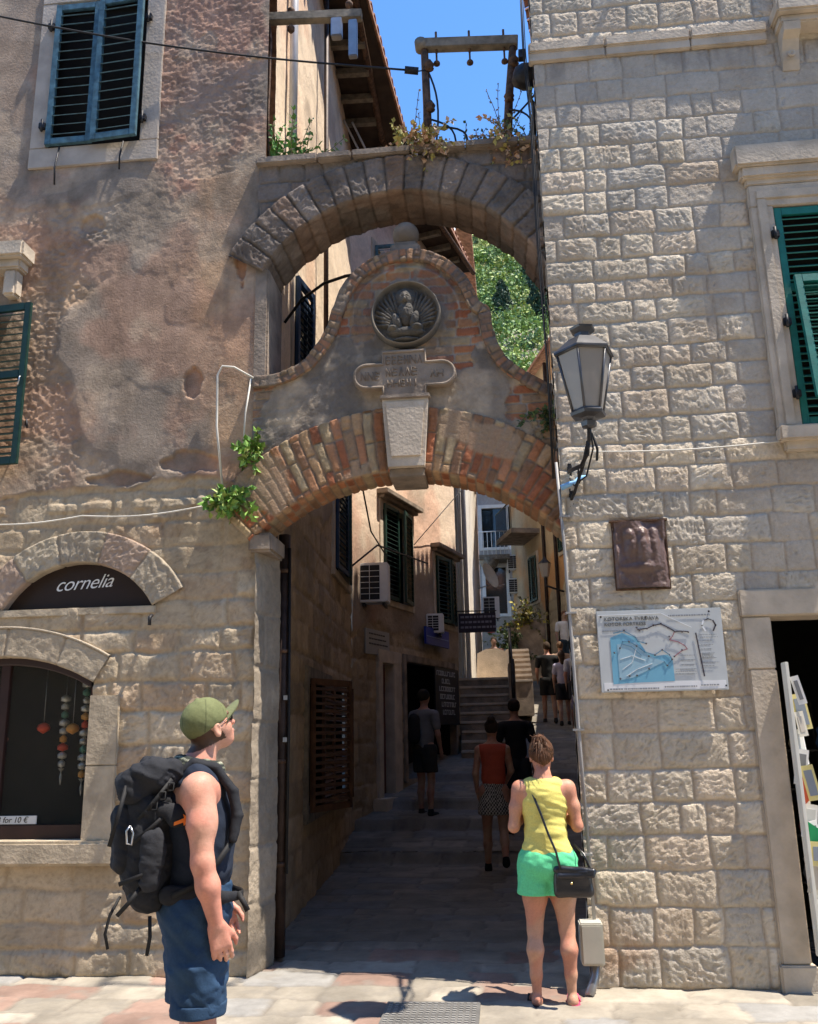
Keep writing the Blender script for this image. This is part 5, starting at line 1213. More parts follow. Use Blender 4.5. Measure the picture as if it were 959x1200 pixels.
# hanging sign across the lane mouth of the stairs
HS = empty('hanging_sign', (.0, 10.6, 3.6), 'dark purple hanging sign over the foot of the lane stairs', 'sign')
b = MB(); b.box((-.12, 10.60, 3.58), (.60, 10.64, 3.95), b=.004); b.build('board', flat('purple_black', (.022, .018, .035), .5), HS)
b = MB(); rng = random.Random(6)
for r_ in range(3):
    u = -.08
    while u < .54: w_ = rng.uniform(.03, .08); b.box((u, 10.595, 3.86 - r_ * .1), (u + w_, 10.599, 3.90 - r_ * .1)); u += w_ + .02
b.build('writing', flat('sign_dim', (.22, .22, .28)), HS); b = MB(); b.tube([(-.15, 10.62, 4.0), (.62, 10.62, 3.99)], .012, 6); b.build('rail', M['iron'], HS)

# ================================================================== STAIRS and walls of the lane
ST = empty('stone_stairs', (.3, 9.8, 1.1), 'straight flight of shaded stone stairs climbing on the left of the lane', 'stairs')
for i in range(10):
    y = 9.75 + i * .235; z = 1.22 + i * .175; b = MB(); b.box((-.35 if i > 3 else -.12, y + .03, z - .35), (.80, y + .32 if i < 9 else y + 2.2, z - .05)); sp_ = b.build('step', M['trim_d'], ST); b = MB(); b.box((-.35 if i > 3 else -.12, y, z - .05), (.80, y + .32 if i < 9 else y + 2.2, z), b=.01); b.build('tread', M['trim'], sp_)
b = MB(); b.box((.80, 9.8, 1.0), (.93, 12.3, 2.1), b=.01); b.box((.80, 10.9, 2.0), (.93, 12.4, 3.0), b=.01); b.build('parapet', M['trim_d'], ST)
b = MB(); b.tube([(.86, 9.95, 2.05), (.87, 9.95, 3.0)], .035, 8); b.tube([(.86, 12.2, 2.9), (.87, 12.2, 3.85)], .03, 8); b.tube([(.86, 9.95, 3.0), (.87, 12.2, 3.82)], .02, 8); b.build('handrail', M['iron'], ST)
# low sunlit wall with rounded top beyond the stairs
b = MB(); b.prism([(.10, 2.6), (.80, 2.6), (.80, 3.42), (.62, 3.50), (.35, 3.49), (.16, 3.40)], 13.2, 13.5); tag(b.build('low_wall', M['trim']), 'low rounded stone wall catching sun behind the stairs', 'wall')
# small sunny stair
S3 = empty('sunny_steps', (1.15, 14, 2.6), 'short flight of pale steps in full sun at the top of the lane', 'stairs')
for i in range(7):
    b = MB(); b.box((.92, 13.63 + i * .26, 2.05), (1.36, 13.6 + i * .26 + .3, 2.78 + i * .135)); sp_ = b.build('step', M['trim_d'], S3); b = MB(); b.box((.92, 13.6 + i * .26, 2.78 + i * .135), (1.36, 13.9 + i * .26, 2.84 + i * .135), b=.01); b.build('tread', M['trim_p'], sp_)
b = MB(); b.box((.78, 13.5, 2.3), (.92, 15.2, 3.5), b=.02); b.build('side_wall', M['trim_p'], S3)
# sunlit white building end with pipes
WB = empty('white_house', (-.6, 16, 1.5), 'narrow cream house end shining in the sun at the bend of the lane', 'building')
def creamw(U, Z):
    c = cc(U.shape, (.66, .60, .50)) * (.8 + .4 * fbm(U * 3, Z * 1.2, 5, 3))[..., None]; c = mixc(c, (.4, .33, .26), ss(.56, .7, fbm(U * 4, Z * .6, 4, 5)) * .7); return (fbm(U * 10, Z * 10, 3, 4) - .5) * .02, c
wallgrid('wall', (-.06, 12.2), (.12, 22), lspace(0, 9.8, .08), lspace(0, 14.8, .08), creamw, M['wallfar_v'], WB)
wallgrid('wall', (-3.4, 12.2), (-.06, 12.2), lspace(0, 3.34, .1), lspace(0, 14.8, .1), creamw, M['wallfar_v'], WB)
b = MB(); b.tube([(.0, 12.14, 2.6), (.0, 12.14, 14.6)], .05, 8); b.tube([(-.12, 12.12, 2.6), (-.12, 12.12, 14.6)], .035, 8); b.tube([(-.24, 12.13, 2.6), (-.24, 12.13, 14.6)], .03, 8); b.build('downpipe', M['whitepipe'], WB)
b = MB(); b.add([(.35, 12.0, 14.9), (.5, 22, 14.9), (-3.4, 22, 16.2), (-3.4, 12.0, 16.2), (.35, 12.0, 14.75), (.5, 22, 14.75)], [(0, 1, 2, 3), (4, 5, 1, 0), (3, 5, 4)]); tiles(b, .35, 12.0, .5, 22, 14.93, (1, 0, 0)); b.build('roof', M['tile'], WB)
AH2 = WF((-.06, 12.2), (.12, 22))
for u in (1.5, 4.5, 7.5):
    lane_window(AH2, u, u + 1.0, 9.2, 10.8, WB, (M['dgreen'], M['dgreen']), ang=(-80, 80))

# ================================================================== GREY BACK HOUSE
GB = empty('grey_house', (.6, 24, 3), 'grey tall house closing the lane with balconies and air conditioners', 'building')
def greyw(U, Z):
    sid, d, lu, lv = ashlar(U, Z, list(np.arange(0, 16, .32)), .3, .7, 5, warp=.02); m_ = ss(.004, .04, d)
    c = cc(U.shape, (.30, .27, .235)) * (.75 + .45 * sid)[..., None] * (.75 + .5 * fbm(U * 2, Z * 2, 5, 3))[..., None]; t = ss(5.4, 5.8, Z); c = c * (1 - t)[..., None] + np.array([.36, .35, .345]) * t[..., None] * (.8 + .4 * fbm(U, Z, 4, 6))[..., None]
    return m_ * .02, c
gh_ = [(.15, 1.0, 7.9, 9.3), (.2, .9, 5.6, 7.2), (1.25, 1.6, 4.6, 6.4), (1.2, 1.65, 8.1, 9.2)]
wallgrid('wall', (.10, 23.5), (2.0, 23.5), lspace(0, 1.9, .05), lspace(2, 13.2, .06), greyw, M['wallfar_v'], GB, holes=gh_)
G1 = WF((.10, 23.5), (2.0, 23.5))
for (a, e, c, g_) in gh_:
    o = lane_window(G1, a, e, c, g_, GB, (None, None), mt=M['white']); b = MB(); b.box((a, .05, c), (e, .06, g_)); b.build('pane', M['winglass'], o, G1.M)
b = MB(); b.add([(-.1, 23.1, 13.3), (2.2, 23.1, 13.3), (2.2, 27, 14.6), (-.1, 27, 14.6), (-.1, 23.1, 13.2), (2.2, 23.1, 13.2)], [(0, 1, 2, 3), (4, 5, 1, 0)]); b.build('roof', M['tile'], GB)
b = MB(); b.box((.12, 22.7, 7.35), (1.15, 23.5, 7.5)); b.lathe((.45, 23.0, 6.9), [(.03, 0), (.26, .25), (.36, .5)], 12); b.build('balcony_slab', M['wood'], GB)
b = MB()
for i in range(8): b.tube([(.14 + i * .14, 22.74, 7.5), (.14 + i * .14, 22.74, 8.3)], .012, 5)
b.tube([(.12, 22.74, 8.3), (1.14, 22.74, 8.3)], .02, 6); b.build('balcony_rail', M['white'], GB)
# satellite dish
SDi = empty('satellite_dish', (.42, 20.5, 6.2), 'cream satellite dish on an arm in front of the grey house', 'dish')
b = MB(); pr_ = [(.001, .0), (.15, .015), (.28, .05), (.36, .09), (.365, .10), (.35, .095), (.27, .06), (.14, .028), (.001, .014)]
b.lathe((0, 0, 0), pr_, 28, axis='y'); xf = Matrix.Translation((.40, 20.4, 6.35)) @ Matrix.Rotation(R(62), 4, 'Z') @ Matrix.Rotation(R(-20), 4, 'X') @ Matrix.Scale(1.15, 4)
b.build('reflector', mat('dish_cream', (.66, .60, .46), .6, var=.08, bump=.03), SDi, xf)
b = MB(); b.tube([(.42, 20.45, 6.3), (.62, 20.6, 6.05), (.9, 20.8, 6.15)], .025, 6); b.tube([(.0, 20.6, 6.0), (.42, 20.5, 6.1)], .02, 6); b.build('arm', M['whitepipe'], SDi)
ac_unit(Matrix.Translation((.22, 20.2, 0)), 0, 0, 5.05, 'air conditioner under the satellite dish', .5, .65, .3)
ac_unit(Matrix.Translation((1.05, 22.9, 0)), 0, 0, 7.0, 'upper air conditioner on the grey house', .55, .5, .3)
ac_unit(Matrix.Translation((1.05, 22.9, 0)), 0, 0, 6.2, 'middle air conditioner on the grey house', .55, .5, .3)
WL = empty('washing_line', (.2, 19.5, 4.8), 'short washing line with pink cloths below the satellite dish', 'washing line')
b = MB(); b.tube([(-.05, 19.5, 4.95), (.62, 19.5, 4.9)], .01, 5); b.build('line', M['wcable'], WL)
pk = mat('pink_cloth', (.65, .13, .15), .9, bump=.1)
for i, (x, w_, h_) in enumerate(((.02, .16, .38), (.34, .20, .42))):
    V, F = [], []
    for a in range(7):
        for c in range(5): V.append((x + w_ * a / 6, 19.5 + .03 * math.sin(a * 1.7 + c), 4.93 - h_ * c / 4 - .03 * math.sin(a)))
    V2 = [(v[0], v[1] + .008, v[2]) for v in V]; Q = gridQ(7, 5).tolist()
    b = MB(); b.add(V + V2, [tuple(q) for q in Q] + [tuple(35 + i_ for i_ in reversed(q)) for q in Q]); o = b.build('pink_cloth', pk); tag(o, ['small pink cloth at the left end of the washing line', 'larger pink cloth at the right end of the washing line'][i], 'cloth')

# ================================================================== ORANGE HOUSE and right side
OH = empty('orange_house', (2.2, 20, 3), 'tall ochre and orange house on the right at the top of the lane', 'building')
def orangew(U, Z):
    sid, d, lu, lv = ashlar(U, Z, list(np.arange(0, 20, .3)), .3, .7, 5, warp=.03); m_ = ss(.004, .04, d)
    cs = cc(U.shape, (.44, .36, .25)) * (.75 + .45 * sid)[..., None] * (.75 + .5 * fbm(U * 2, Z * 2, 5, 3))[..., None]; cs = mixc(cs, (.26, .21, .15), (1 - m_) * .6)
    cp = cc(U.shape, (.50, .27, .12)); cp = mixc(cp, (.46, .35, .22), ss(.45, .6, fbm(U * .5, Z * .5, 4, 8))); cp = cp * (.75 + .5 * fbm(U * 2, Z * 1.5, 5, 9))[..., None]
    e = 5.4 + (fbm(U * .8, U * 0, 3, 2) - .5) * 2 + U * .0; t = ss(e - .1, e + .1, Z)
    return m_ * .02 * (1 - t), cs * (1 - t)[..., None] + cp * t[..., None]
O0, O1 = (1.22, 23.4), (2.95, 16.5); LO = math.hypot(O1[0] - O0[0], O1[1] - O0[1])
oh = [(2.2, 3.0, 5.6, 7.0), (5.3, 5.9, 6.6, 7.6), (2.0, 2.9, 10.2, 11.6), (4.8, 5.6, 10.2, 11.6)]
wallgrid('wall', O0, O1, lspace(0, LO, .06), lspace(1, 12.6, .06), orangew, M['wallfar_v'], OH, holes=oh)
OW = WF(O0, O1)
for (a, e, c, g_) in oh: lane_window(OW, a, e, c, g_, OH, (M['dgreen'], M['dgreen']), mt=M['trim'], ang=(-6, 6))
wallgrid('wall', (2.95, 16.5), (7.5, 16.5), lspace(0, 4.55, .12), lspace(1, 12.6, .12), orangew, M['wallfar_v'], OH)
b = MB(); b.add([(.95, 23.5, 12.7), (2.7, 16.2, 12.7), (7.5, 16.2, 14.2), (7.5, 23.5, 14.2), (.95, 23.5, 12.6), (2.7, 16.2, 12.6)], [(0, 1, 2, 3), (4, 5, 1, 0)]); b.build('roof', M['tile'], OH)
b = MB(); b.tube([OW.M @ Vector((3.9, -.06, 3.2)), OW.M @ Vector((3.9, -.06, 12.5))], .05, 8); b.tube([OW.M @ Vector((5.0, -.06, 3.0)), OW.M @ Vector((5.0, -.06, 12.5))], .05, 8); b.build('downpipe', M['bpipe'], OH)
b = MB(); b.box((1.5, -.9, 7.6), (3.4, 0, 7.75)); b.build('balcony_slab', M['trim_d'], OH, OW.M)
b = MB()
for i in range(14): b.tube([(1.52 + i * .143, -.88, 7.75), (1.52 + i * .143, -.88, 8.6)], .012, 5)
b.tube([(1.5, -.88, 8.6), (3.4, -.88, 8.6)], .02, 6); b.build('balcony_rail', M['iron'], OH, OW.M)
# small lantern on the orange house
SL = empty('wall_lantern', tuple(OW.M @ Vector((5.5, -.2, 5.9))), 'small far lantern on a bracket on the ochre house wall', 'lantern')
p = OW.M @ Vector((5.3, -.5, 5.9)); b = MB(); b.lathe(tuple(p), [(.05, -.02), (.10, 0), (.17, .36), (.18, .37), (.06, .48), (.02, .56)], 6); b.build('glass_body', M['lampglass'], SL)
b = MB(); b.lathe((p.x, p.y, p.z + .37), [(.19, 0), (.07, .12), (.02, .2)], 6); b.tube([p, p + Vector((0, 0, -.25)), OW.M @ Vector((5.5, -.05, 5.45))], .03, 6); b.build('bracket', M['iron'], SL)
# low yard wall between stone building and ochre house, keeps the ramp in shade
def loww(U, Z): return side_wall(U, Z)
YW = empty('yard_wall', (3.0, 14, 1.5), 'rubble side wall of the ramp beside the climbing people', 'wall')
wallgrid('face', (2.95, 16.5), (3.0, 11.5), lspace(0, 5, .06), lspace(1, 5.8, .06), loww, M['wallfar_v'], YW)
b = MB(); b.box((2.96, 11.5, 5.8), (3.4, 16.5, 5.9), b=.01); b.box((3.38, 11.5, 1), (3.4, 16.5, 5.8)); b.build('capping', M['trim_d'], YW)
# dark planting and terrace wall behind the stairs
b = MB(); b.box((.95, 17.2, 3.0), (1.9, 17.5, 4.6), b=.03); tag(b.build('terrace_wall', M['trim_d']), 'dark terrace wall below the yellow flowers at the lane top', 'wall')
plant('terrace_shrub', (1.35, 17.1, 4.5), 30, .7, [(.08, .10, .03), (.30, .26, .05), (.12, .10, .05)], 'shrub with yellowish flowers on the dark terrace wall', .8, .12, 21, .8)
plant('terrace_shrub', (1.05, 17.1, 3.8), 34, .8, [(.03, .06, .02), (.06, .08, .03)], 'dark shrub beside the sunny steps', .8, .12, 22, .9)

# far pinkish house behind the gable
FH = empty('pink_house', (-.3, 30, 6), 'far pinkish house with tiled roof seen beside the gable', 'building')
b = MB(); b.box((-1.4, 30, 5), (-.15, 38, 20.3)); b.build('wall', mat('pink_wall', (.46, .30, .24), .9, var=.2, scale=1.5, bump=.3, bscale=8), FH)
b = MB(); b.add([(-1.6, 29.7, 20.3), (.15, 29.7, 20.3), (.15, 38, 20.3), (-1.6, 38, 20.3), (-1.6, 29.7, 20.6), (.15, 29.7, 20.6), (-.7, 33, 21.6)], [(0, 3, 2, 1), (0, 1, 5, 4), (1, 2, 5), (4, 5, 6), (5, 2, 6), (2, 3, 6), (3, 0, 4), (3, 4, 6)]); b.build('roof', M['tile'], FH)

# ================================================================== HILLSIDE
hx = lspace(-260, 260, 4); hy = lspace(42, 330, 4)
HX, HY = np.meshgrid(hx, hy, indexing='ij')
def hillz(x, y): return 10 + (y - 42) * .70 + (fbm(x / 38 + 5, y / 38, 4, 3) - .5) * 26 * ss(42, 90, y) - ss(-20, -160, x) * 20
HZ = hillz(HX, HY)
c_ = cc(HX.shape, (.16, .17, .06)) * (.6 + .8 * fbm(HX / 9, HY / 9, 4, 5))[..., None]; c_ = mixc(c_, (.30, .27, .20), ss(.6, .72, fbm(HX / 14, HY / 14, 4, 9)))
tag(link('hillside', npmesh('hillside', np.stack([HX, HY, HZ], -1), gridQ(len(hx), len(hy)), c_), M['pave_v']), kind='structure')
rng = np.random.RandomState(5)
NT = 22000; tx = rng.uniform(-90, 90, NT); ty = 62 + 250 * rng.rand(NT) ** 1.35; sel = (np.abs(tx - (ty + 6) * .01) < (ty + 6) * .24) & (rng.rand(NT) < 1.15 - (ty - 44) / 420); tx = tx[sel]; ty = ty[sel]; NT = len(tx)
tz = hillz(tx, ty); tr = rng.uniform(.7, 1.7, NT) * (.8 + (ty - 40) / 170); hue = rng.rand(NT)
NL = 55
u = rng.randn(NT, NL, 3); u /= np.linalg.norm(u, axis=2)[..., None]; rad = rng.rand(NT, NL) ** .45
lump = 1 + .35 * np.sin(u[..., 0] * 5 + hue[:, None] * 9) * np.cos(u[..., 2] * 4 + hue[:, None] * 20)
P = np.stack([tx, ty, tz + tr * .55], -1)[:, None] + u * (rad * lump)[..., None] * tr[:, None, None] * np.array([1, 1, .85])
s_ = (.09 + .13 * rng.rand(NT, NL)) * (.9 + (ty[:, None] - 40) / 110)
a = rng.randn(NT, NL, 3); a /= np.linalg.norm(a, axis=2)[..., None]; b_ = np.cross(a, rng.randn(NT, NL, 3)); b_ /= np.linalg.norm(b_, axis=2)[..., None]
a = a * s_[..., None]; b_ = b_ * s_[..., None] * .7
V = np.stack([P - a, P - b_, P + a, P + b_], 2).reshape(-1, 3)
base = np.array([(.08, .15, .05), (.14, .23, .06), (.21, .30, .07), (.28, .33, .08), (.12, .18, .08)])
cb_ = base[(hue * 4.99).astype(int)][:, None] * (.75 + .5 * rng.rand(NT, NL))[..., None]
C_ = np.repeat(cb_.reshape(-1, 3), 4, 0)
Q = np.arange(len(V)).reshape(-1, 4)
tag(link('hillside_wood', npmesh('hillside_wood', V, Q, C_, smooth=False), M['leaf_v']), kind='stuff')
# two dark cypresses standing out
def cypress(x, y, h_, label):
    z = float(hillz(np.array([x]), np.array([y]))[0]); e = empty('cypress_tree', (x, y, z), label, 'tree', 'cypresses on the hillside'); n_ = 2600
    t = rng.rand(n_); a_ = rng.rand(n_) * 6.283; rr = h_ * .15 * np.sin(np.pi * np.clip(t * .9 + .08, 0, 1)) ** .7 * rng.rand(n_) ** .3 * (1 + .3 * np.sin(a_ * 3 + t * 18))
    P = np.stack([x + rr * np.cos(a_), y + rr * np.sin(a_), z + h_ * (.08 + .92 * t)], -1); s_ = .16 + .14 * rng.rand(n_); a = rng.randn(n_, 3) * .5 + np.array([0, 0, 1]); a /= np.linalg.norm(a, axis=1)[:, None]; b_ = np.cross(a, rng.randn(n_, 3)); b_ /= np.linalg.norm(b_, axis=1)[:, None]
    a = a * s_[:, None]; b_ = b_ * s_[:, None] * .5; V = np.stack([P - a, P - b_, P + a, P + b_], 1).reshape(-1, 3); c = np.repeat(np.array([(.018, .045, .022)]) * (.7 + .6 * rng.rand(n_))[:, None], 4, 0)
    link('crown', npmesh('crown', V, np.arange(len(V)).reshape(-1, 4), c, smooth=False), M['leaf_v'], e)
    b = MB(); b.tube([(x, y, z - .5), (x, y, z + h_ * .5)], [h_ * .03, h_ * .01], 7); b.build('trunk', M['branch'], e)
cypress(7.6, 92, 9.5, 'dark cypress on the hillside close to the stone corner'); cypress(3.4, 112, 8, 'dark cypress higher on the slope, left of the one by the stone corner'); cypress(9.0, 128, 10, 'dark narrow cypress high on the slope'); 
# ================================================================== PEOPLE
class SDF:
    """smooth union of tapered capsules and ellipsoids, turned into one continuous surface"""
    def __init__(s): s.p = []; s.cut = []; s.noise = None
    def cap(s, a, b, ra, rb, k=.02, sc=None): s.p.append(('c', np.array(a, float), np.array(b, float), ra, rb, k, sc)); return s
    def chain(s, pts, rs, k=.02, sc=None):
        for i in range(len(pts) - 1): s.cap(pts[i], pts[i + 1], rs[i], rs[i + 1], k, sc)
        return s
    def ell(s, c, r_, k=.02, rot=None, sub=False): s.p.append(('s' if sub else 'e', np.array(c, float), np.array(r_, float), rot, None, k, None)); return s
    def mesh(s, h, name, colfn=None, iters=2):
        lo = np.full(3, 1e9); hi = np.full(3, -1e9)
        for p in s.p:
            if p[0] == 'c':
                r_ = max(p[3], p[4]) * (1.35 if p[6] is not None else 1); lo = np.minimum(lo, np.minimum(p[1], p[2]) - r_); hi = np.maximum(hi, np.maximum(p[1], p[2]) + r_)
            elif p[0] == 'e': r_ = np.max(p[2]); lo = np.minimum(lo, p[1] - r_); hi = np.maximum(hi, p[1] + r_)
        lo -= 3 * h + .02; hi += 3 * h + .02; n = np.ceil((hi - lo) / h).astype(int) + 1
        ax = [lo[i] + h * np.arange(n[i]) for i in range(3)]
        F = np.full(n, .12, np.float32)
        for p in s.p:
            k = p[5]; pad = k + .02 + 2 * h
            if p[0] == 'c': r_ = max(p[3], p[4]) * (1.35 if p[6] is not None else 1); a, b = np.minimum(p[1], p[2]) - r_ - pad, np.maximum(p[1], p[2]) + r_ + pad
            else: r_ = np.max(p[2]); a, b = p[1] - r_ - pad, p[1] + r_ + pad
            i0 = np.maximum(0, np.floor((a - lo) / h).astype(int)); i1 = np.minimum(n, np.ceil((b - lo) / h).astype(int) + 1)
            if (i1 <= i0).any(): continue
            sl = tuple(slice(i0[q], i1[q]) for q in range(3))
            X, Y, Z = np.meshgrid(*[ax[q][sl[q]] for q in range(3)], indexing='ij')
            if p[0] == 'c':
                A, B = p[1], p[2]; d = B - A; L2 = d @ d + 1e-12
                vx, vy, vz = X - A[0], Y - A[1], Z - A[2]; t = np.clip((vx * d[0] + vy * d[1] + vz * d[2]) / L2, 0, 1)
                vx = vx - t * d[0]; vy = vy - t * d[1]; vz = vz - t * d[2]
                if p[6] is not None:      # flattened along a direction: sc = (dir, factor)
                    u = np.array(p[6][0], float); f = p[6][1]; q = vx * u[0] + vy * u[1] + vz * u[2]; w_ = q * (1 / f - 1); vx = vx + w_ * u[0]; vy = vy + w_ * u[1]; vz = vz + w_ * u[2]
                g_ = np.sqrt(vx * vx + vy * vy + vz * vz) - (p[3] + (p[4] - p[3]) * t)
            else:
                v = np.stack([X - p[1][0], Y - p[1][1], Z - p[1][2]], -1)
                if p[3] is not None: v = v @ np.array(p[3])
                q = v / p[2]; l = np.sqrt((q * q).sum(-1)); l2 = np.sqrt(((q / p[2]) ** 2).sum(-1)) + 1e-9; g_ = l * (l - 1) / l2
            f = F[sl]
            if p[0] == 's': hh = np.clip(.5 - .5 * (f + g_) / k, 0, 1); F[sl] = f * (1 - hh) - g_ * hh + k * hh * (1 - hh)
            else: hh = np.clip(.5 + .5 * (g_ - f) / k, 0, 1); F[sl] = g_ * (1 - hh) + f * hh - k * hh * (1 - hh)
        if s.cut or s.noise:
            X, Y, Z = np.meshgrid(*ax, indexing='ij')
            if s.noise: F = F + s.noise(X, Y, Z).astype(np.float32)
            for c in s.cut: F = np.maximum(F, c(X, Y, Z))
        V, Q = nets(F, lo, h)
        for _ in range(iters): V = relax(V, Q)
        return npmesh(name, V, Q, colfn(V) if colfn else np.full((len(V), 3), .5))
def relax(V, Q):
    S = np.zeros_like(V); c = np.zeros(len(V))
    for i in range(4):
        for j in (1, 3): np.add.at(S, Q[:, i], V[Q[:, (i + j) % 4]]); np.add.at(c, Q[:, i], 1)
    return V * .5 + .5 * S / np.maximum(c, 1)[:, None]
def nets(F, lo, h):
    neg = F < 0; n = F.shape; c = [neg[i:n[0] - 1 + i, j:n[1] - 1 + j, k:n[2] - 1 + k] for i in (0, 1) for j in (0, 1) for k in (0, 1)]
    cnt = sum(x.astype(np.int8) for x in c); act = (cnt > 0) & (cnt < 8); I = np.argwhere(act); idx = np.full(act.shape, -1, np.int64); idx[act] = np.arange(len(I))
    S = np.zeros((len(I), 3)); C_ = np.zeros(len(I))
    cor = [(i, j, k) for i in (0, 1) for j in (0, 1) for k in (0, 1)]
    for a in cor:
        for ax_ in range(3):
            if a[ax_] == 0:
                b = list(a); b[ax_] = 1; fa = F[I[:, 0] + a[0], I[:, 1] + a[1], I[:, 2] + a[2]]; fb = F[I[:, 0] + b[0], I[:, 1] + b[1], I[:, 2] + b[2]]
                m_ = (fa < 0) != (fb < 0); t = np.where(m_, fa / (fa - fb + 1e-12), 0); P = np.array(a, float)[None].repeat(len(I), 0); P[:, ax_] += t; S += P * m_[:, None]; C_ += m_
    V = lo + (I + S / np.maximum(C_, 1)[:, None]) * h; Qs = []
    for ax_ in range(3):
        o = [0, 1, 2]; o.remove(ax_); a, b = o
        sl0 = [slice(None)] * 3; sl1 = [slice(None)] * 3; sl0[ax_] = slice(0, -1); sl1[ax_] = slice(1, None)
        f0, f1 = neg[tuple(sl0)], neg[tuple(sl1)]; E_ = np.argwhere(f0 != f1); E_ = E_[(E_[:, a] > 0) & (E_[:, b] > 0) & (E_[:, a] < n[a] - 1) & (E_[:, b] < n[b] - 1)]
        fl = f0[E_[:, 0], E_[:, 1], E_[:, 2]]
        def id_(da, db): J = E_.copy(); J[:, a] -= da; J[:, b] -= db; return idx[J[:, 0], J[:, 1], J[:, 2]]
        q = np.stack([id_(1, 1), id_(0, 1), id_(0, 0), id_(1, 0)], 1)
        flip = fl if ax_ != 1 else ~fl
        q[~flip] = q[~flip][:, ::-1]; Qs.append(q)
    Q = np.concatenate(Qs); Q = Q[(Q >= 0).all(1)]
    return V, Q
def plane(n_, d):      # keeps the side where n.x < d
    n_ = np.array(n_, float); return lambda X, Y, Z: (X * n_[0] + Y * n_[1] + Z * n_[2] - d).astype(np.float32)
def n3(X, Y, Z, f, s=0): return (vn(X * f + Z * f * .7 + 31, Z * f - Y * f * .6, s) + vn(Y * f + X * f * .5 + 11, Z * f + X * f * .3, s + 1) - 1)
def solid(c, var=.08):
    c = np.array(c)
    def fn(V): return c * (1 - var + 2 * var * fbm(V[:, 0] * 25 + V[:, 1] * 9, V[:, 2] * 25, 3, 4))[:, None]
    return fn

def put(me, name, mt, parent): return link(name, me, mt, parent, world=False)

def hand(s, w0, fdir, pdir, ndir, L=.17, curl=25, k=.006):
    """palm and five fingers: w0 wrist, fdir towards fingers, pdir towards the thumb side, ndir palm-facing direction"""
    w0 = np.array(w0, float); f = np.array(fdir, float); f /= np.linalg.norm(f); p = np.array(pdir, float); p -= f * (p @ f); p /= np.linalg.norm(p); q = np.array(ndir, float); q -= f * (q @ f); q -= p * (q @ p); q /= np.linalg.norm(q)
    P = lambda a, b, c: w0 + f * a * L + p * b * L + q * c * L
    for b in (-.17, -.06, .06, .17): s.cap(P(.05, b * .7, 0), P(.47, b, .02), .017 * L / .17, .0125 * L / .17, .014)
    for i, (b, l) in enumerate(((.19, .42), (.065, .48), (-.065, .44), (-.185, .34))):
        a = .47; c = .02; ang_ = R(8 + i * 4); pts = [P(a, b, c)]
        for sgl in (.42, .33, .25):
            a += l * sgl * math.cos(ang_); c += l * sgl * math.sin(ang_); pts.append(P(a, b * (1 + .04 * (a - .47) * 4), c)); ang_ += R(curl)
        s.chain(pts, [v * L / .17 for v in (.0098, .0092, .0082, .0070)], k)
    s.chain([P(.12, .17, .02), P(.30, .30, .08), P(.45, .36, .13), P(.56, .36, .18)], [v * L / .17 for v in (.015, .0125, .0105, .008)], .008)

# ------------------------------------------------------------------ the man with the backpack
MAN = empty('person', (-.70, -2.6, .08), 'man in olive cap, navy tank top and denim shorts looking up, backpack on', 'person', rz=R(24))
# local frame: +x is forward, -y is his right hand side (towards the viewer)
SK = (.60, .32, .225)
B = SDF()
for s_ in (-1, 1):
    B.chain([(-.005, s_ * .09, .93), (.015, s_ * .10, .72), (.03, s_ * .10, .49)], [.098, .082, .058], .04)
    B.chain([(.03, s_ * .10, .49), (-.02, s_ * .10, .34), (-.03, s_ * .105, .09)], [.054, .057, .036], .03)
    B.cap((-.035, s_ * .105, .05), (.13, s_ * .12, .035), .038, .03, .03); B.ell((-.06, s_ * .105, .04), (.04, .035, .04), .02)
B.chain([(-.01, 0, .96), (.01, 0, 1.10), (0, 0, 1.25), (-.015, 0, 1.38)], [.135, .128, .145, .142], .06, sc=((1, 0, 0), .82))
B.cap((-.01, -.12, 1.40), (-.01, .12, 1.40), .085, .085, .06)
B.ell((-.03, 0, 1.30), (.11, .175, .15), .05)
B.chain([(-.025, 0, 1.46), (-.005, 0, 1.52), (.02, 0, 1.585)], [.072, .058, .056], .04)     # neck
# head tipped back a little
HC = np.array([.035, 0, 1.665]); ta = R(-16); HR = np.array([[math.cos(ta), 0, -math.sin(ta)], [0, 1, 0], [math.sin(ta), 0, math.cos(ta)]]); hp_, hy_ = R(24), R(20)
HR = np.array([[math.cos(hy_), -math.sin(hy_), 0], [math.sin(hy_), math.cos(hy_), 0], [0, 0, 1]]) @ np.array([[math.cos(hp_), 0, -math.sin(hp_)], [0, 1, 0], [math.sin(hp_), 0, math.cos(hp_)]])
def hd(x, y, z): return HC + HR @ np.array([x, y, z])
B.ell(hd(-.012, 0, .03), (.098, .076, .090), .03, HR); B.ell(hd(.035, 0, -.035), (.058, .060, .075), .03, HR); B.ell(hd(.062, 0, -.083), (.026, .030, .022), .02, HR)
B.cap(hd(.086, 0, .012), hd(.110, 0, -.022), .010, .014, .012); B.ell(hd(.084, 0, .030), (.018, .045, .012), .015, HR)
B.ell(hd(.090, 0, -.052), (.014, .024, .008), .008, HR); B.ell(hd(.086, 0, -.066), (.013, .02, .007), .008, HR)
for s_ in (-1, 1):
    B.ell(hd(-.004, s_ * .078, -.012), (.020, .009, .032), .008, HR @ np.array([[.97, 0, .2], [0, 1, 0], [-.2, 0, .97]])); B.ell(hd(.002, s_ * .084, -.010), (.009, .006, .018), .004, HR, sub=True)
    B.ell(hd(.075, s_ * .030, .012), (.014, .018, .010), .008, HR, sub=True); B.ell(hd(.074, s_ * .030, .012), (.012, .013, .011), .004, HR)
    B.ell(hd(.048, s_ * .045, -.02), (.03, .02, .028), .02, HR)
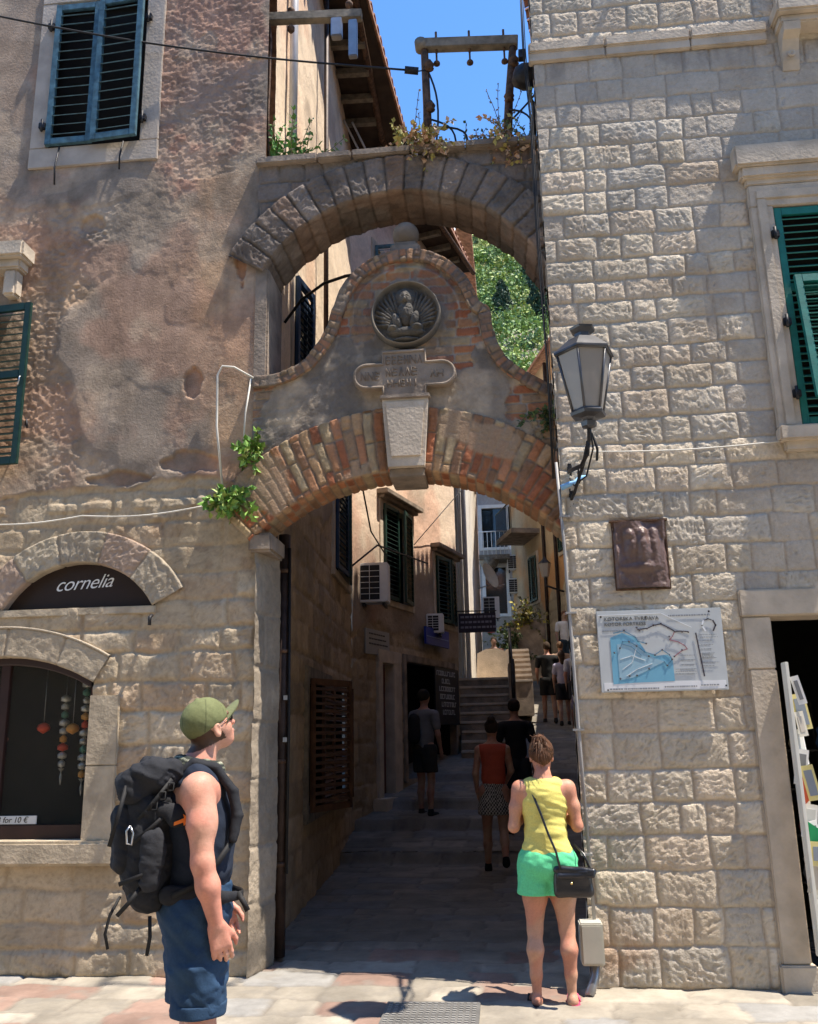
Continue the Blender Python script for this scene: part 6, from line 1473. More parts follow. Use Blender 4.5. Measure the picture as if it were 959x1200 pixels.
# right arm (towards the viewer) hanging, left arm behind
sh = np.array([-.02, -.195, 1.425]); el = np.array([.0, -.245, 1.135]); wr = np.array([.065, -.225, .895])
B.ell(sh + np.array([.0, .0, -.02]), (.066, .062, .075), .04); B.chain([sh + [.0, .01, -.01], (sh + el) / 2 + [.0, -.012, 0], el], [.058, .053, .044], .03); B.ell((sh * .55 + el * .45) + np.array([.02, -.005, 0]), (.046, .045, .09), .03)
B.chain([el, el * .62 + wr * .38 + np.array([.0, -.008, 0]), wr], [.044, .046, .0285], .025)
hand(B, wr, (.28, .0, -1), (1, .1, .2), (.1, 1, .05), L=.18, curl=26)
sh2 = sh * [1, -1, 1]; el2 = np.array([.03, .25, 1.14]); wr2 = np.array([.14, .22, .91])
B.ell(sh2 + np.array([.0, .0, -.02]), (.066, .062, .075), .04); B.chain([sh2, el2], [.056, .043], .03); B.chain([el2, wr2], [.043, .028], .03); hand(B, wr2, (.3, 0, -1), (1, -.1, .2), (.1, -1, .05), L=.18)
def skincol(base):
    def fn(V):
        c = np.array(base)[None] * (.86 + .28 * fbm(V[:, 0] * 34, V[:, 2] * 34 + V[:, 1] * 30, 4, 3))[:, None]
        t = ss(.42, .62, fbm(V[:, 0] * 7 + 3, V[:, 2] * 6 + V[:, 1] * 5, 3, 8)); c = c * (1 - .22 * t[:, None] * np.array([.15, 1, 1])); return c
    return fn
def mancol(V):
    c = skincol(SK)(V); d = np.array([V[:, 0] - HC[0], V[:, 1], V[:, 2] - HC[2]]).T @ HR
    hair = (d[:, 0] < .012 - .35 * np.clip(d[:, 2], -.1, .1)) & (d[:, 2] > -.062) & (np.abs(d[:, 1]) < .0795) & (V[:, 2] > 1.56)
    ear = (np.abs(d[:, 0] + .004) < .024) & (np.abs(d[:, 2] + .012) < .036) & (np.abs(d[:, 1]) > .072)
    c[hair & ~ear] = (.07, .035, .02)
    lip = (d[:, 0] > .088) & (np.abs(d[:, 2] + .059) < .010) & (np.abs(d[:, 1]) < .022); c[lip] = (.50, .2, .17)
    brow = (d[:, 0] > .07) & (np.abs(d[:, 2] - .032) < .006) & (np.abs(d[:, 1]) > .012) & (np.abs(d[:, 1]) < .045); c[brow] = (.1, .05, .03)
    return c
put(B.mesh(.0055, 'body', mancol), 'body', M['skin_v'], MAN)
# tank top with deep armholes
Tt = SDF()
Tt.chain([(-.01, 0, .93), (.01, 0, 1.10), (.005, 0, 1.25), (-.01, 0, 1.38)], [.150, .150, .162, .152], .06, sc=((1, 0, 0), .86)); Tt.ell((-.03, 0, 1.30), (.125, .185, .16), .05); Tt.cap((-.01, -.10, 1.42), (-.01, .10, 1.42), .082, .082, .05)
Tt.cap((-.02, -.12, 1.45), (-.02, .12, 1.45), .058, .058, .04)
for s_ in (-1, 1): Tt.ell((.0, s_ * .225, 1.31), (.105, .075, .195), .012, sub=True)
Tt.ell((.02, 0, 1.53), (.085, .085, .07), .015, sub=True)
Tt.noise = lambda X, Y, Z: .009 * n3(X, Y, Z * .8, 16, 3) + .006 * n3(X, Y, Z, 34, 6)
Tt.cut = [plane((0, 0, -1), -.885)]
put(Tt.mesh(.0065, 'tank_top', solid((.018, .025, .042))), 'tank_top', M['cloth_v'], MAN)
# denim shorts
Sh = SDF()
Sh.cap((-.005, -.05, .95), (-.005, .05, .95), .135, .135, .05); Sh.cap((0, 0, .90), (0, 0, 1.02), .140, .138, .05)
for s_ in (-1, 1): Sh.chain([(-.01, s_ * .085, .92), (.01, s_ * .103, .74), (.02, s_ * .110, .47)], [.122, .112, .104], .022)
Sh.cut = [plane((0, 0, -1), -.56), plane((0, 0, 1), 1.03)]
Sh.noise = lambda X, Y, Z: .016 * np.abs(n3(X * .6 + Z * .6, Y * .6, Z * .9 - X * .8, 15, 13)) + .010 * n3(X + Z * .5, Y, Z * .7, 30, 15) + .003 * n3(X, Y, Z, 70, 17) - .008 - .006 * ss(.012, .0, np.abs(Z - .54)).astype(np.float32) * 0
def denim(V):
    c = np.array((.024, .054, .105))[None] * (.7 + .6 * fbm(V[:, 0] * 14 + V[:, 1] * 10, V[:, 2] * 10, 4, 2))[:, None]; hem = np.abs(V[:, 2] - .545) < .004; c[hem] *= .55
    return c
put(Sh.mesh(.0065, 'shorts', denim), 'shorts', M['cloth_v'], MAN)
Cf = SDF()
for s_ in (-1, 1): Cf.cap((.017, s_ * .109, .52), (.02, s_ * .110, .60), .115, .114, .01)
Cf.cut = [plane((0, 0, -1), -.55), plane((0, 0, 1), .60)]; Cf.noise = lambda X, Y, Z: .008 * n3(X, Y, Z * .4, 16, 15)
put(Cf.mesh(.0065, 'turned_up_hems', denim), 'turned_up_hems', M['cloth_v'], MAN)
for s_ in (-1, 1):
    Bo = SDF(); Bo.cap((-.04, s_ * .105, .06), (.14, s_ * .12, .04), .046, .036, .02); Bo.cap((-.035, s_ * .105, .06), (-.03, s_ * .105, .12), .05, .05, .02); Bo.cut = [plane((0, 0, -1), 0.0)]
    put(Bo.mesh(.01, 'shoe', solid((.06, .055, .05))), 'shoe', M['cloth_v'], MAN)
# cap
Cp = SDF(); Cp.ell(hd(-.012, 0, .045), (.108, .086, .094), .01, HR)
def hloc(X, Y, Z, k_): return (X - HC[0]) * HR[0, k_] + (Y - HC[1]) * HR[1, k_] + (Z - HC[2]) * HR[2, k_]
Cp.cut = [lambda X, Y, Z: (-(hloc(X, Y, Z, 2) - .012) + .25 * np.minimum(0, hloc(X, Y, Z, 0))).astype(np.float32)]
Cp.noise = lambda X, Y, Z: .0022 * n3(X, Y, Z, 50, 3)
Cp.ell(hd(-.012, 0, .140), (.010, .010, .006), .004, HR)
def capcol(V):
    c = solid((.15, .165, .075), .1)(V); a = np.arctan2(V[:, 1], (V - hd(-.012, 0, .045))[:, 0]); seam = np.abs(((a / (math.pi / 3)) % 1) - .5) < .012; c[seam] *= .6; return c
cp = put(Cp.mesh(.005, 'cap', capcol), 'cap', M['cloth_v'], MAN)
nb = 26; V = []; 
for i in range(nb):
    a = R(-62 + 124 * i / (nb - 1))
    for j in range(8):
        t = j / 7; x = -.012 + (.104 + .080 * t * math.cos(a) ** .6) * math.cos(a); y = (.084 + .004 * t) * math.sin(a) * (1 - .05 * t); z = .034 + .012 * t - .75 * y * y / .085 + .0 
        V.append(hd(x, y, z + .004 + .01 * t))
V = np.array(V); V2 = V + HR @ np.array([0, 0, -.004]); Q = gridQ(nb, 8); Q2 = Q[:, ::-1] + nb * 8
put(npmesh('brim', np.concatenate([V, V2]), np.concatenate([Q, Q2]), np.tile((.175, .19, .10), (nb * 16, 1))), 'brim', M['cloth_v'], cp)
# sunglasses
Sg = SDF()
for s_ in (-1, 1): Sg.ell(hd(.092, s_ * .033, .010), (.008, .026, .018), .005, HR); Sg.cap(hd(.086, s_ * .062, .014), hd(.0, s_ * .083, .008), .0035, .003, .003)
Sg.cap(hd(.098, -.012, .014), hd(.098, .012, .014), .004, .004, .004)
put(Sg.mesh(.004, 'sunglasses', solid((.012, .012, .012))), 'sunglasses', M['leather'], MAN)
# striped neck scarf
Sc = SDF(); 
for j in range(14):
    a = 2 * math.pi * j / 14; b_ = 2 * math.pi * (j + 1) / 14; c0 = lambda q: (-.005 + .085 * math.cos(q), .086 * math.sin(q), 1.500 + .018 * -math.cos(q)); Sc.cap(c0(a), c0(b_), .027, .027, .012, sc=((0, 0, 1), 1.3))
Sc.noise = lambda X, Y, Z: .004 * n3(X, Y, Z, 45, 3)
def scarf(V):
    t = (V[:, 2] * 55 + V[:, 0] * 9 + .4 * np.sin(V[:, 1] * 40)) % 1; c = np.tile(np.array((.03, .035, .03)), (len(V), 1)); c[t > .55] = (.20, .21, .15); c[(t > .8) & (t < .87)] = (.45, .44, .36); return c
put(Sc.mesh(.006, 'neck_scarf', scarf), 'neck_scarf', M['cloth_v'], MAN)

# backpack (rests on him: an object of its own)
BP = empty('backpack', (-.672, -2.588, .085), 'large black trekking backpack worn by the man in the olive cap', 'backpack', rz=R(24))
def black(V): return np.array((.022, .023, .027))[None] * (.7 + .6 * fbm(V[:, 0] * 20, V[:, 2] * 20 + V[:, 1] * 15, 4, 2))[:, None]
def rbox(s, lo, hi, r_, k=.04):
    """stack of capsules approximating a rounded box"""
    lo = np.array(lo, float); hi = np.array(hi, float)
    for y in np.linspace(lo[1] + r_, hi[1] - r_, 3):
        for x in np.linspace(lo[0] + r_, hi[0] - r_, 2): s.cap((x, y, lo[2] + r_), (x, y, hi[2] - r_), r_, r_, k)
fold = lambda X, Y, Z: (.016 * n3(X, Y, Z * 1.4, 12, 3) + .012 * np.abs(n3(X * .5, Y, Z * 1.5 + X * .6, 26, 5)) + .005 * n3(X, Y, Z * 1.5, 62, 7) - .006)
s = SDF(); rbox(s, (-.36, -.155, .98), (-.135, .155, 1.42), .095, .06); s.noise = fold
put(s.mesh(.0075, 'main_bag', black), 'main_bag', M['cloth_v'], BP)
s = SDF(); s.cap((-.33, -.10, 1.43), (-.33, .10, 1.43), .075, .075, .03); s.cap((-.24, -.11, 1.475), (-.24, .11, 1.475), .075, .075, .04); s.cap((-.15, -.10, 1.49), (-.15, .10, 1.49), .055, .055, .03); s.noise = fold
put(s.mesh(.007, 'lid', black), 'lid', M['cloth_v'], BP)
s = SDF(); rbox(s, (-.40, -.11, 1.08), (-.28, .11, 1.36), .055, .05); s.noise = fold
put(s.mesh(.007, 'front_pocket', black), 'front_pocket', M['cloth_v'], BP)
s = SDF(); rbox(s, (-.33, -.14, .93), (-.15, .14, 1.07), .065, .04); s.noise = fold
put(s.mesh(.007, 'lower_compartment', black), 'lower_compartment', M['cloth_v'], BP)
for s_ in (-1, 1):
    s = SDF(); s.cap((-.24, s_ * .165, 1.06), (-.23, s_ * .165, 1.22), .052, .056, .03, sc=((0, 1, 0), .55)); s.noise = fold
    put(s.mesh(.006, 'side_pocket', lambda V: black(V) * 1.35), 'side_pocket', M['cloth_v'], BP)
web = mat('black_webbing', (.014, .014, .015), .7, bump=.1, bscale=200)
def strap(pts, w_, th, nm, mt=None, par=BP, nrm=(0, -1, 0)):
    pts = [Vector(p) for p in pts]; vs_ = []; nv_ = Vector(nrm)
    for i, p in enumerate(pts):
        d = (pts[min(i + 1, len(pts) - 1)] - pts[max(i - 1, 0)]).normalized(); n_ = nv_ if not isinstance(nrm, list) else Vector(nrm[i]); s_ = d.cross(n_).normalized() * w_ / 2; n2_ = s_.cross(d).normalized() * th / 2
        vs_ += [p + s_ + n2_, p - s_ + n2_, p - s_ - n2_, p + s_ - n2_]
    fs = [(4 * i + j, 4 * i + (j + 1) % 4, 4 * i + 4 + (j + 1) % 4, 4 * i + 4 + j) for i in range(len(pts) - 1) for j in range(4)] + [(3, 2, 1, 0), tuple(len(vs_) - 4 + j for j in range(4))]
    b = MB(); b.add(vs_, fs, True); return b.build(nm, mt or web, par, world=False)
for s_ in (-1, 1):
    s = SDF(); s.chain([(-.15, s_ * .085, 1.45), (-.06, s_ * .10, 1.515), (.02, s_ * .115, 1.495), (.095, s_ * .125, 1.40), (.118, s_ * .135, 1.30), (.10, s_ * .15, 1.2)], [.028, .030, .030, .028, .026, .02], .01, sc=((.2, s_ * .1, 1), .62)); s.noise = lambda X, Y, Z: .002 * n3(X, Y, Z, 50, 5)
    put(s.mesh(.0055, 'shoulder_strap', black), 'shoulder_strap', M['cloth_v'], BP)
    strap([(.10, s_ * .152, 1.2), (.04, s_ * .17, 1.12), (-.06, s_ * .175, 1.03), (-.14, s_ * .17, 1.0)], .022, .004, 'lower_strap', nrm=(0, -1, 0))
    s = SDF(); s.chain([(-.15, s_ * .14, 1.0), (-.04, s_ * .165, .99), (.06, s_ * .16, .98), (.13, s_ * .11, .975)], [.04, .036, .026, .02], .01, sc=((0, 1, 0), .5))
    put(s.mesh(.006, 'hip_belt', black), 'hip_belt', M['cloth_v'], BP)
strap([(.13, -.11, .975), (.165, -.03, .97), (.165, .03, .97), (.13, .11, .975)], .03, .005, 'belt_webbing', nrm=(1, 0, 0))
strap([(.13, -.12, .99), (.155, -.14, .95), (.17, -.145, .92)], .022, .008, 'belt_end', nrm=(0, -1, 0))
for k_, (x0, z0, x1, z1) in enumerate(((-.16, 1.46, -.30, 1.30), (-.14, 1.35, -.33, 1.20), (-.36, 1.44, -.42, 1.20), (-.17, 1.12, -.37, 1.05), (-.27, 1.04, -.37, .93))):
    strap([(x0, -.155, z0), ((x0 + x1) / 2, -.182, (z0 + z1) / 2), (x1, -.150, z1)], .018, .004, 'side_strap', nrm=(0, -1, 0))
strap([(-.36, -.12, 1.0), (-.40, -.13, .93), (-.415, -.12, .86), (-.40, -.11, .80)], .013, .003, 'hanging_strap', nrm=(0, -1, 0)); strap([(-.23, -.15, .92), (-.225, -.155, .84), (-.235, -.15, .77)], .016, .003, 'hanging_strap', nrm=(0, -1, 0)); 
b = MB()
for (x, z) in ((-.20, 1.395), (-.235, 1.355), (-.165, 1.43)): b.tube([(x - .012, -.178, z - .015), (x + .012, -.178, z - .015), (x + .012, -.178, z + .015), (x - .012, -.178, z + .015), (x - .012, -.178, z - .015)], .004, 6)
b.build('buckle', M['rubber'], BP, world=False)
b = MB(); b.tube([(-.335, -.175, 1.28), (-.32, -.18, 1.25), (-.325, -.182, 1.205), (-.345, -.178, 1.21), (-.35, -.178, 1.26), (-.335, -.175, 1.28)], .0045, 6); b.build('carabiner', M['steel'], BP, world=False)
b = MB(); b.prism([(-.145, 1.285), (-.105, 1.30), (-.11, 1.315), (-.075, 1.295), (-.105, 1.27), (-.108, 1.283), (-.145, 1.272)], -.193, -.188); b.build('emblem', M['orange'], BP, world=False)
s = SDF(); s.cap((-.14, -.165, 1.29), (-.10, -.17, 1.30), .03, .03, .02, sc=((0, 1, 0), .6)); s.cap((-.19, -.14, 1.33), (-.08, -.155, 1.31), .035, .035, .03, sc=((0, 1, 0), .8)); put(s.mesh(.006, 'stabiliser_pad', black), 'stabiliser_pad', M['cloth_v'], BP)

for o_ in [q for q in bpy.data.objects if q.parent == BP and q.type == 'MESH' and q.name.split('.')[0] in ('main_bag', 'lid', 'front_pocket', 'lower_compartment', 'side_pocket', 'side_strap', 'hanging_strap', 'carabiner', 'buckle')]:
    o_.data.transform(Matrix.Translation((-.13, 0, 1.2)) @ Matrix.Diagonal((.90, .93, .97, 1)) @ Matrix.Translation((.13, 0, -1.2)))
# ------------------------------------------------------------------ the woman in yellow and green, seen from behind
WO = empty('person', (.87, -.52, .08), 'woman seen from behind in yellow tank top and bright green shorts', 'person', rz=R(90))
B = SDF(); SK2 = (.52, .28, .18)
for s_, kx in ((1, -.01), (-1, .0)):
    B.chain([(0, s_ * .078, .82), (.01, s_ * .088, .62), (.01, s_ * .098, .43)], [.088, .074, .048], .03)
    B.chain([(.01, s_ * .098, .43), (-.022, s_ * .103, .32), (-.012, s_ * .105, .18), (-.01, s_ * .105, .08)], [.044, .0495, .035, .028], .025)
    B.ell((-.03, s_ * .107, .035), (.032, .028, .035), .02); B.cap((-.02, s_ * .107, .04), (.07, s_ * .12, .03), .027, .024, .03); B.cap((.07, s_ * .12, .03), (.13, s_ * .128, .022), .026, .016, .02, sc=((0, 1, 0), 1.3))
B.chain([(0, 0, .86), (0, 0, .98), (.01, 0, 1.08), (0, 0, 1.22)], [.128, .108, .104, .112], .05, sc=((1, 0, 0), .82))
B.cap((-.03, -.06, .83), (-.03, .06, .83), .085, .085, .04)
B.cap((0, -.105, 1.255), (0, .105, 1.255), .062, .062, .05); B.ell((0, 0, 1.18), (.088, .145, .12), .04)
B.chain([(-.01, 0, 1.28), (.005, 0, 1.35), (.03, 0, 1.40)], [.05, .044, .046], .035)
HC2 = np.array([.05, 0, 1.46]); tb_ = R(-18); H2 = np.array([[math.cos(tb_), 0, -math.sin(tb_)], [0, 1, 0], [math.sin(tb_), 0, math.cos(tb_)]])
def h2(x, y, z): return HC2 + H2 @ np.array([x, y, z])
B.ell(h2(-.01, 0, .02), (.088, .070, .084), .03, H2); B.ell(h2(.03, 0, -.035), (.052, .052, .065), .03, H2); B.cap(h2(.078, 0, .005), h2(.098, 0, -.02), .008, .011, .01); B.ell(h2(.082, 0, -.05), (.012, .02, .008), .008, H2)
for s_ in (-1, 1): B.ell(h2(-.0, s_ * .070, -.01), (.017, .008, .026), .008, H2)
for s_ in (-1, 1):
    sh = np.array([0, s_ * .155, 1.27]); el = np.array([-.01, s_ * .200, 1.035]); wr = np.array([.185, s_ * .12, 1.13])
    B.ell(sh - [0, 0, .015], (.05, .045, .055), .035); B.chain([sh, (sh + el) / 2 + [0, s_ * .004, 0], el], [.044, .040, .034], .025); B.chain([el, el * .6 + wr * .4, wr], [.034, .034, .022], .022)
    hand(B, wr, (.75, -s_ * .5, .2), (0, 0, 1), (-.3, -s_, 0), L=.155, curl=32)
put(B.mesh(.0055, 'body', skincol(SK2)), 'body', M['skin_v'], WO)
Tt = SDF()
Tt.chain([(0, 0, .86), (0, 0, .98), (.01, 0, 1.08), (0, 0, 1.22)], [.142, .125, .120, .124], .05, sc=((1, 0, 0), .86)); Tt.ell((0, 0, 1.18), (.098, .152, .13), .04); Tt.cap((0, -.085, 1.27), (0, .085, 1.27), .060, .060, .04); Tt.cap((-.02, -.06, .87), (-.02, .06, .87), .10, .10, .04)
for s_ in (-1, 1): Tt.ell((.01, s_ * .197, 1.22), (.075, .062, .13), .01, sub=True)
Tt.ell((-.0, 0, 1.375), (.07, .085, .06), .012, sub=True)
Tt.cut = [plane((0, 0, -1), -.845)]
Tt.noise = lambda X, Y, Z: .0045 * n3(X * .4, Y * .4, Z * 2.2, 17, 3) * (1.2 - Z).clip(0.15, .4).astype(np.float32) * 4 + .006 * n3(X + Z * .4, Y, Z * 1.6, 26, 5)
put(Tt.mesh(.006, 'tank_top', solid((.66, .58, .16), .07)), 'tank_top', M['cloth_v'], WO)
Sh = SDF(); Sh.cap((-.01, -.045, .84), (-.01, .045, .84), .124, .124, .05); Sh.cap((-.035, -.06, .81), (-.035, .06, .81), .095, .095, .04)
for s_ in (-1, 1): Sh.chain([(-.005, s_ * .075, .82), (.005, s_ * .088, .60)], [.112, .108], .02)
Sh.cut = [plane((0, 0, -1), -.635), plane((0, 0, 1), .905)]; Sh.noise = lambda X, Y, Z: .009 * np.abs(n3(X, Y * 1.3, Z * .7 + Y * .5, 17, 13)) + .005 * n3(X, Y, Z, 38, 15) - .004
put(Sh.mesh(.006, 'shorts', solid((.13, .62, .30), .05)), 'shorts', M['cloth_v'], WO)
Hr = SDF(); Hr.ell(h2(-.022, 0, .03), (.094, .078, .088), .02, H2); Hr.ell(h2(-.065, 0, -.01), (.05, .055, .06), .02, H2); Hr.ell(h2(-.085, .0, .055), (.045, .05, .045), .015, H2); Hr.ell(h2(-.105, .01, .075), (.036, .042, .038), .01, H2); Hr.ell(h2(-.06, .03, .10), (.03, .03, .022), .008, H2); Hr.ell(h2(-.10, -.03, .03), (.02, .022, .024), .01, H2)
Hr.ell(h2(.10, 0, -.04), (.085, .09, .09), .01, H2, sub=True)
Hr.noise = lambda X, Y, Z: .010 * n3(X, Y, Z * .7, 34, 3) + .006 * n3(X, Y, Z, 75, 5)
def hairc(base):
    def fn(V): return np.array(base)[None] * (.45 + 1.2 * fbm(V[:, 0] * 50 + V[:, 1] * 70, V[:, 2] * 22, 4, 4))[:, None]
    return fn
hair_ = put(Hr.mesh(.005, 'hair', hairc((.085, .040, .022))), 'hair', M['cloth_v'], WO)
rs_ = np.random.RandomState(2); b = MB()
for i in range(150):          # strands swept back into the knot
    a = rs_.uniform(-2.6, 2.6); sx = rs_.uniform(-.2, 1.0); p0 = np.array([.02 + .05 * sx, .080 * math.sin(a), .03 + .088 * math.cos(a)]); e0_ = np.array([-.105, .01, .075]) + rs_.randn(3) * .022
    if p0[2] < -.03: p0[2] = -.03
    pts = []
    for t in np.linspace(0, 1, 7):
        q = p0 * (1 - t) + e0_ * t; c_ = np.array([-.022, 0, .03]); d_ = (q - c_) / np.array([.096, .080, .090]); n_ = np.linalg.norm(d_); q = c_ + (d_ / max(n_, 1e-6)) * max(n_, 1.0) * np.array([.096, .080, .090]) + rs_.randn(3) * .0015; pts.append(tuple(h2(*q)))
    b.tube(pts, [.0022] * 6 + [.001], 4)
for i in range(46):
    d_ = rs_.randn(3); d_ /= np.linalg.norm(d_); q = np.array([-.105, .01, .075]); pts = [tuple(h2(*(q + d_ * .03 + np.array([0, 0, -.012 * t * t]) + d_ * .012 * t + rs_.randn(3) * .003))) for t in range(4)]; b.tube(pts, [.002, .002, .0015, .001], 4)
b.build('strands', mat('brown_hair_strands', (.13, .062, .03), .5, var=.5, scale=60, bump=0, spec=.5), hair_, world=False)
for s_ in (-1, 1):
    b = MB(); pts = [(-.065, -.018), (-.03, -.036), (.05, -.035), (.12, -.045), (.155, -.03), (.16, .0), (.14, .03), (.06, .045), (-.03, .036), (-.065, .018)]
    n_ = len(pts); b.add([(x, s_ * .115 + y + .03 * max(x, 0) * s_, .0) for x, y in pts] + [(x, s_ * .115 + y + .03 * max(x, 0) * s_, .020) for x, y in pts], [tuple(reversed(range(n_))), tuple(range(n_, 2 * n_))] + [(i, (i + 1) % n_, n_ + (i + 1) % n_, n_ + i) for i in range(n_)])
    fp = b.build('flip_flop', flat('sandal_sole_%d' % (s_ + 1), (.05, .03, .035) if s_ > 0 else (.45, .06, .14)), WO, world=False)
    b = MB(); yy = s_ * .12; b.tube([(.03, yy - .035, .02), (.06, yy - .022, .052), (.10, yy + .006, .04), (.06, yy + .036, .052), (.03, yy + .042, .02)], .006, 6); b.build('strap', flat('sandal_strap_%d' % (s_ + 1), (.03, .03, .03) if s_ > 0 else (.6, .1, .2)), fp, world=False)
HB = empty('handbag', (.87, -.52, .08), 'small black leather shoulder bag hanging at the woman in yellow\'s right hip', 'bag', rz=R(90))
s = SDF()
for z in (.67, .70, .74, .78): s.cap((-.17, -.235 + (z - .67) * .1, z), (-.12, -.055, z - .01), .028, .028, .03)
s.noise = lambda X, Y, Z: .004 * n3(X, Y, Z, 22, 3)
put(s.mesh(.005, 'bag_body', solid((.014, .014, .016), .2)), 'bag_body', M['leather'], HB)
s = SDF(); s.cap((-.175, -.265, .79), (-.13, -.05, .795), .022, .026, .02); s.cap((-.195, -.26, .765), (-.158, -.06, .76), .014, .014, .02, sc=((1, 0, 0), .7)); s.noise = lambda X, Y, Z: .003 * n3(X, Y, Z, 30, 5)
put(s.mesh(.005, 'flap', solid((.02, .02, .024), .2)), 'flap', M['leather'], HB)
b = MB(); b.lathe((0, 0, 0), [(.008, 0), (.007, .004)], 10); b.build('clasp', mat('brass', (.7, .5, .2), .3, .9, bump=0), HB, Matrix.Translation((-.195, -.13, .725)) @ Matrix.Rotation(R(90), 4, 'Y'), world=False)
strap([(.02, .10, 1.325), (-.045, .098, 1.31), (-.092, .07, 1.23), (-.118, .03, 1.12), (-.128, -.01, 1.0), (-.140, -.05, .90), (-.158, -.07, .80)], .014, .005, 'shoulder_strap', par=HB, nrm=(-1, 0, 0), mt=M['leather'])
strap([(-.15, -.25, .80), (-.10, -.22, .88), (-.04, -.17, .93)], .014, .005, 'shoulder_strap', par=HB, nrm=(-1, 0, 0), mt=M['leather'])

# ------------------------------------------------------------------ smaller figures
def figure(loc, face, H, label, skin, top, bottom, hair, h=.014, skirt=False, legs=None, step=.0, arm=((.05, -.0), (.05, 0)), long_hair=False, bag=None, sleeves=True, beard=False, shoes=(.03, .03, .03), bun=False, check=False, group=None, female=False):
    """standing or walking person; legs: forward offset of each foot; arm: forward offset of the wrists"""
    S = H / 1.75; e = empty('person', loc, label, 'person', group, rz=R(face)); P = lambda *a: np.array(a) * S
    sw = .165 if female else .19
    B = SDF(); legs = legs or (step, -step)
    for i, s_ in enumerate((1, -1)):
        fx = legs[i]; lift = .10 if fx < -.2 else 0; kn = P(.03 + fx * .45 + lift * .3, s_ * .095, .49)
        B.chain([P(0, s_ * .088, .92), P(.01 + fx * .25, s_ * .09, .7), kn], [.095 * S, .075 * S, .054 * S], .03); an = P(fx - lift * .2, s_ * .10, .09 + lift)
        B.chain([kn, kn * .6 + an * .4 + P(-.02, 0, 0), an], [.052 * S, .053 * S, .034 * S], .02); B.cap(an - P(.0, 0, .045), an + P(.14, s_ * .01, -.055), .034 * S, .026 * S, .03)
    B.chain([P(0, 0, .95), P(.01, 0, 1.1), P(0, 0, 1.38)], [.128 * S, .115 * S, .13 * S], .05, sc=((1, 0, 0), .8)); B.cap(P(0, -sw * .65, 1.40), P(0, sw * .65, 1.40), .07 * S, .07 * S, .05)
    B.chain([P(-.01, 0, 1.44), P(.02, 0, 1.56)], [.056 * S, .052 * S], .03); B.ell(P(.02, 0, 1.655), np.array([.092, .075, .105]) * S, .02); B.ell(P(.06, 0, 1.60), np.array([.04, .045, .05]) * S, .02); B.cap(P(.11, 0, 1.65), P(.125, 0, 1.625), .010 * S, .012 * S, .01)
    arms = []
    for i, s_ in enumerate((1, -1)):
        a = arm[i]; sh = P(0, s_ * sw, 1.40); el = P(-.02 + a[0] * .35, s_ * (sw + .05), 1.12 + a[1] * .25); wr = P(a[0] + .03, s_ * (sw + .04 - abs(a[1]) * .25), .90 + a[1]); arms.append((sh, el, wr))
        B.ell(sh, np.array([.055, .052, .06]) * S, .03); B.chain([sh, el, wr], [.048 * S, .040 * S, .026 * S], .02)
        d_ = (wr - el) / np.linalg.norm(wr - el)
        if h <= .012: hand(B, wr, d_, (1, 0, .3), (0, -s_, 0), L=.17 * S, curl=22, k=.008)
        else:
            B.cap(wr, wr + d_ * .08 * S, .028 * S, .024 * S, .02, sc=((0, 1, 0), .6))
            for q in (-1, 0, 1, 2): B.cap(wr + d_ * .07 * S + P(q * .016 - .008, 0, 0), wr + d_ * (.155 - .01 * abs(q)) * S + P(q * .018 - .008, 0, 0), .010 * S, .008 * S, .004)
            B.cap(wr + d_ * .03 * S + P(.02, 0, 0), wr + d_ * .09 * S + P(.045, 0, 0), .011 * S, .009 * S, .006)
    put(B.mesh(h, 'body', skincol(skin)), 'body', M['skin_v'], e)
    T_ = SDF(); T_.chain([P(0, 0, .93), P(.01, 0, 1.1), P(0, 0, 1.38)], [(.142 if not female else .135) * S, .135 * S, .148 * S], .05, sc=((1, 0, 0), .85)); T_.cap(P(0, -sw * .65, 1.405), P(0, sw * .65, 1.405), .080 * S, .080 * S, .05)
    if sleeves:
        for sh, el, wr in arms: T_.cap(sh, sh * .4 + el * .6, .066 * S, .062 * S, .02)
    T_.cut = [plane((0, 0, -1), -(.90 if not skirt else .98) * S), plane((0, 0, 1), 1.475 * S)]; T_.noise = lambda X, Y, Z: .007 * n3(X, Y, Z, 20, 3)
    put(T_.mesh(h, 'top', solid(top, .12)), 'top', M['cloth_v'], e)
    U_ = SDF()
    if skirt:
        U_.cap(P(0, 0, 1.0), P(0, 0, .70), .135 * S, .205 * S, .03, sc=((1, 0, 0), .85)); U_.cut = [plane((0, 0, -1), -.66 * S), plane((0, 0, 1), 1.02 * S)]
    else:
        U_.cap(P(0, 0, .93), P(0, 0, 1.0), .138 * S, .13 * S, .04, sc=((1, 0, 0), .9))
        for i, s_ in enumerate((1, -1)): U_.cap(P(0, s_ * .085, .92), P(.01 + legs[i] * .3, s_ * .098, .56), .112 * S, .098 * S, .02)
        U_.cut = [plane((0, 0, -1), -.60 * S), plane((0, 0, 1), .99 * S)]
    U_.noise = lambda X, Y, Z: .008 * n3(X, Y, Z * .5, 18, 13)
    def chk(V):
        c = np.tile(np.array(bottom, float), (len(V), 1)); a = np.arctan2(V[:, 1], V[:, 0]) * .2; c[((a / .045) % 1 > .5) ^ ((V[:, 2] / .045) % 1 > .5)] = (.42, .40, .37); return c
    put(U_.mesh(h if not check else .009, 'skirt' if skirt else 'shorts', chk if check else solid(bottom, .15)), 'skirt' if skirt else 'shorts', M['cloth_v'], e)
    Hh = SDF(); Hh.ell(P(.005, 0, 1.675), np.array([.102, .084, .10]) * S, .02); Hh.ell(P(.12, 0, 1.61), np.array([.075, .08, .085]) * S, .01, sub=True); Hh.cut = [plane((0, 0, -1), -1.58 * S)]
